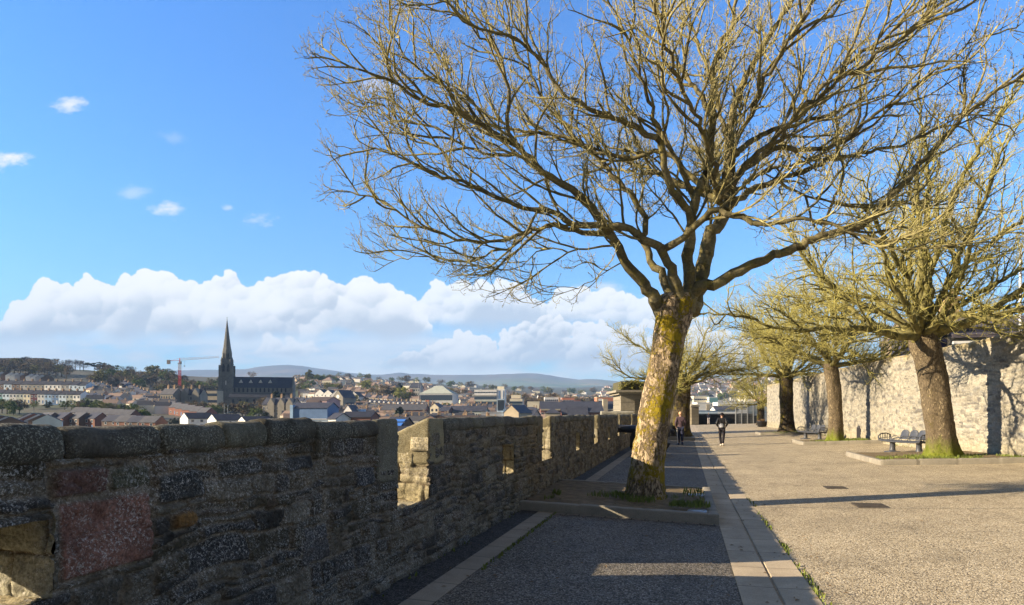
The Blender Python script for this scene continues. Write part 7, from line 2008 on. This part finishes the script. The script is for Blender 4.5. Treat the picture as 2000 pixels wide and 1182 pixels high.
town_tree('round pale bare tree rising behind the cathedral roof', 491, 1000, 20, 'bare', 'rust', 0, 1.1)
town_tree('dark conifer at the left end of the long brick school', 779, 370, 12, 'conifer', 'dark', 0, 1.1)
town_tree('large yellow green tree on the rise left of the hip roofed hall', 786, 720, 19, 'leafy', 'yellow', 1, 1.15)
town_tree('tall yellow green tree above the chimneyed terrace', 714, 870, 20, 'leafy', 'yellow', 2, 1.2)
town_tree('tall spiky conifer on the crest right of the cathedral', 603, 1040, 22, 'conifer', 'olive', 2, 1.1)
town_tree('single dark conifer behind the large yellow green tree', 782, 860, 18, 'conifer', 'dark', 2, .9)
trees('on the crest right of the cathedral', [(586, 960, 10), (594, 930, 12), (604, 900, 13), (616, 1080, 14), (624, 1080, 15), (634, 1090, 14), (644, 1090, 13), (655, 1060, 11), (588, 860, 10), (598, 840, 10), (612, 820, 9), (644, 830, 13), (654, 820, 13), (662, 815, 12)], ['leafy', 'bushy', 'thin'], ['green', 'olive', 'brown', 'green'], 10)
trees('among the houses on the rise', [(606, 640, 7), (612, 600, 8), (694, 640, 10), (716, 620, 9), (728, 760, 13), (737, 760, 16), (747, 750, 17), (757, 740, 16), (764, 750, 14), (770, 740, 15), (800, 730, 13), (806, 720, 9), (816, 720, 9), (712, 600, 8)], ['thin', 'leafy', 'bushy'], ['brown', 'rust', 'olive', 'brown'], 11)
trees('in front of the hip roofed hall', [(832, 610, 6), (842, 600, 7), (852, 598, 8), (860, 596, 8), (868, 595, 9), (877, 595, 9), (884, 595, 8), (893, 600, 7)], 'bushy', ['brown', 'yellow', 'yellow', 'olive', 'yellow', 'yellow', 'yellow', 'dark'], 12)
trees('beyond the office block', [(842, 900, 11), (866, 950, 14), (876, 960, 14), (894, 970, 14), (904, 960, 12), (920, 900, 9), (930, 990, 12), (940, 560, 8), (946, 560, 8), (976, 990, 10), (990, 760, 14), (1000, 780, 14), (1008, 780, 16), (1018, 790, 16), (1028, 760, 12), (1038, 780, 14), (1046, 800, 12)], ['thin', 'leafy', 'leafy'], ['brown', 'rust', 'olive', 'rust', 'brown'], 13)
trees('in the brown belt behind the orange brick wing', [(1052 + i * 8.2 + rt.uniform(-3, 3), 840 + rt.uniform(-60, 90), rt.uniform(12, 17)) for i in range(20)], ['thin', 'leafy', 'thin'], ['brown', 'olive', 'brown', 'twig', 'rust'], 14)
trees('far off at the foot of the moor', [(600 + i * 20 + rt.uniform(-8, 8), 1750 + rt.uniform(-250, 300), rt.uniform(14, 20)) for i in range(30)], ['leafy', 'thin'], ['olive', 'brown', 'green'], 15)
trees('on the far hillside below the hanging branches', [(1190 + i * 8 + rt.uniform(-4, 4), 1500 + rt.uniform(-300, 900), rt.uniform(14, 22)) for i in range(40)], ['leafy', 'thin'], ['olive', 'green', 'brown'], 16)
# tall lamp posts and a radio mast over the roofs
def post(label, px, d, ytop, name='street_lamp', cat='lamp'):
    x, y, z = tpt(px, d); h = pt(0, ytop, d)[2] - z; o = thing(name, label, cat, (x, y, z))
    m = MB(); m.tube([(0, 0, -1), (0, 0, h)], [.14, .09], 6); m.build('post', M_lidmetal, o)
    m = MB(); m.box(-.5, .5, -.2, .2, h, h + .22); m.build('lamp_head', M_lidmetal, o)
post('tall floodlight post left of the hip roofed hall', 817, 590, 750); post('second floodlight post just left of the hip roofed hall', 821, 600, 751)
post('lamp post at the edge of the playing field behind the brick row', 66, 400, 797); post('thin lamp post in front of the colourful terrace', 130, 430, 770)
post('thin lamp post below the cathedral tower', 438, 400, 790); post('short lamp post right of the cathedral tower foot', 445, 400, 793); post('distant radio mast above the brown tree belt', 1132, 1500, 748, 'radio_mast', 'mast')

# ---------------------------------------------------------------- air
def haze():
    m = MB(); m.box(-7600, 8200, -160, 9960, -140, 900)
    mt = bpy.data.materials.new('haze'); mt.use_nodes = True; nt = mt.node_tree
    for n in list(nt.nodes):
        if n.type != 'OUTPUT_MATERIAL': nt.nodes.remove(n)
    v = nt.nodes.new('ShaderNodeVolumePrincipled'); v.inputs['Color'].default_value = (.36, .60, 1, 1); v.inputs['Density'].default_value = HAZE
    nt.links.new(v.outputs[0], [n for n in nt.nodes if n.type == 'OUTPUT_MATERIAL'][0].inputs['Volume'])
    tag(m.build('haze', mt), kind='stuff')
HAZE = 1.0e-4
haze()
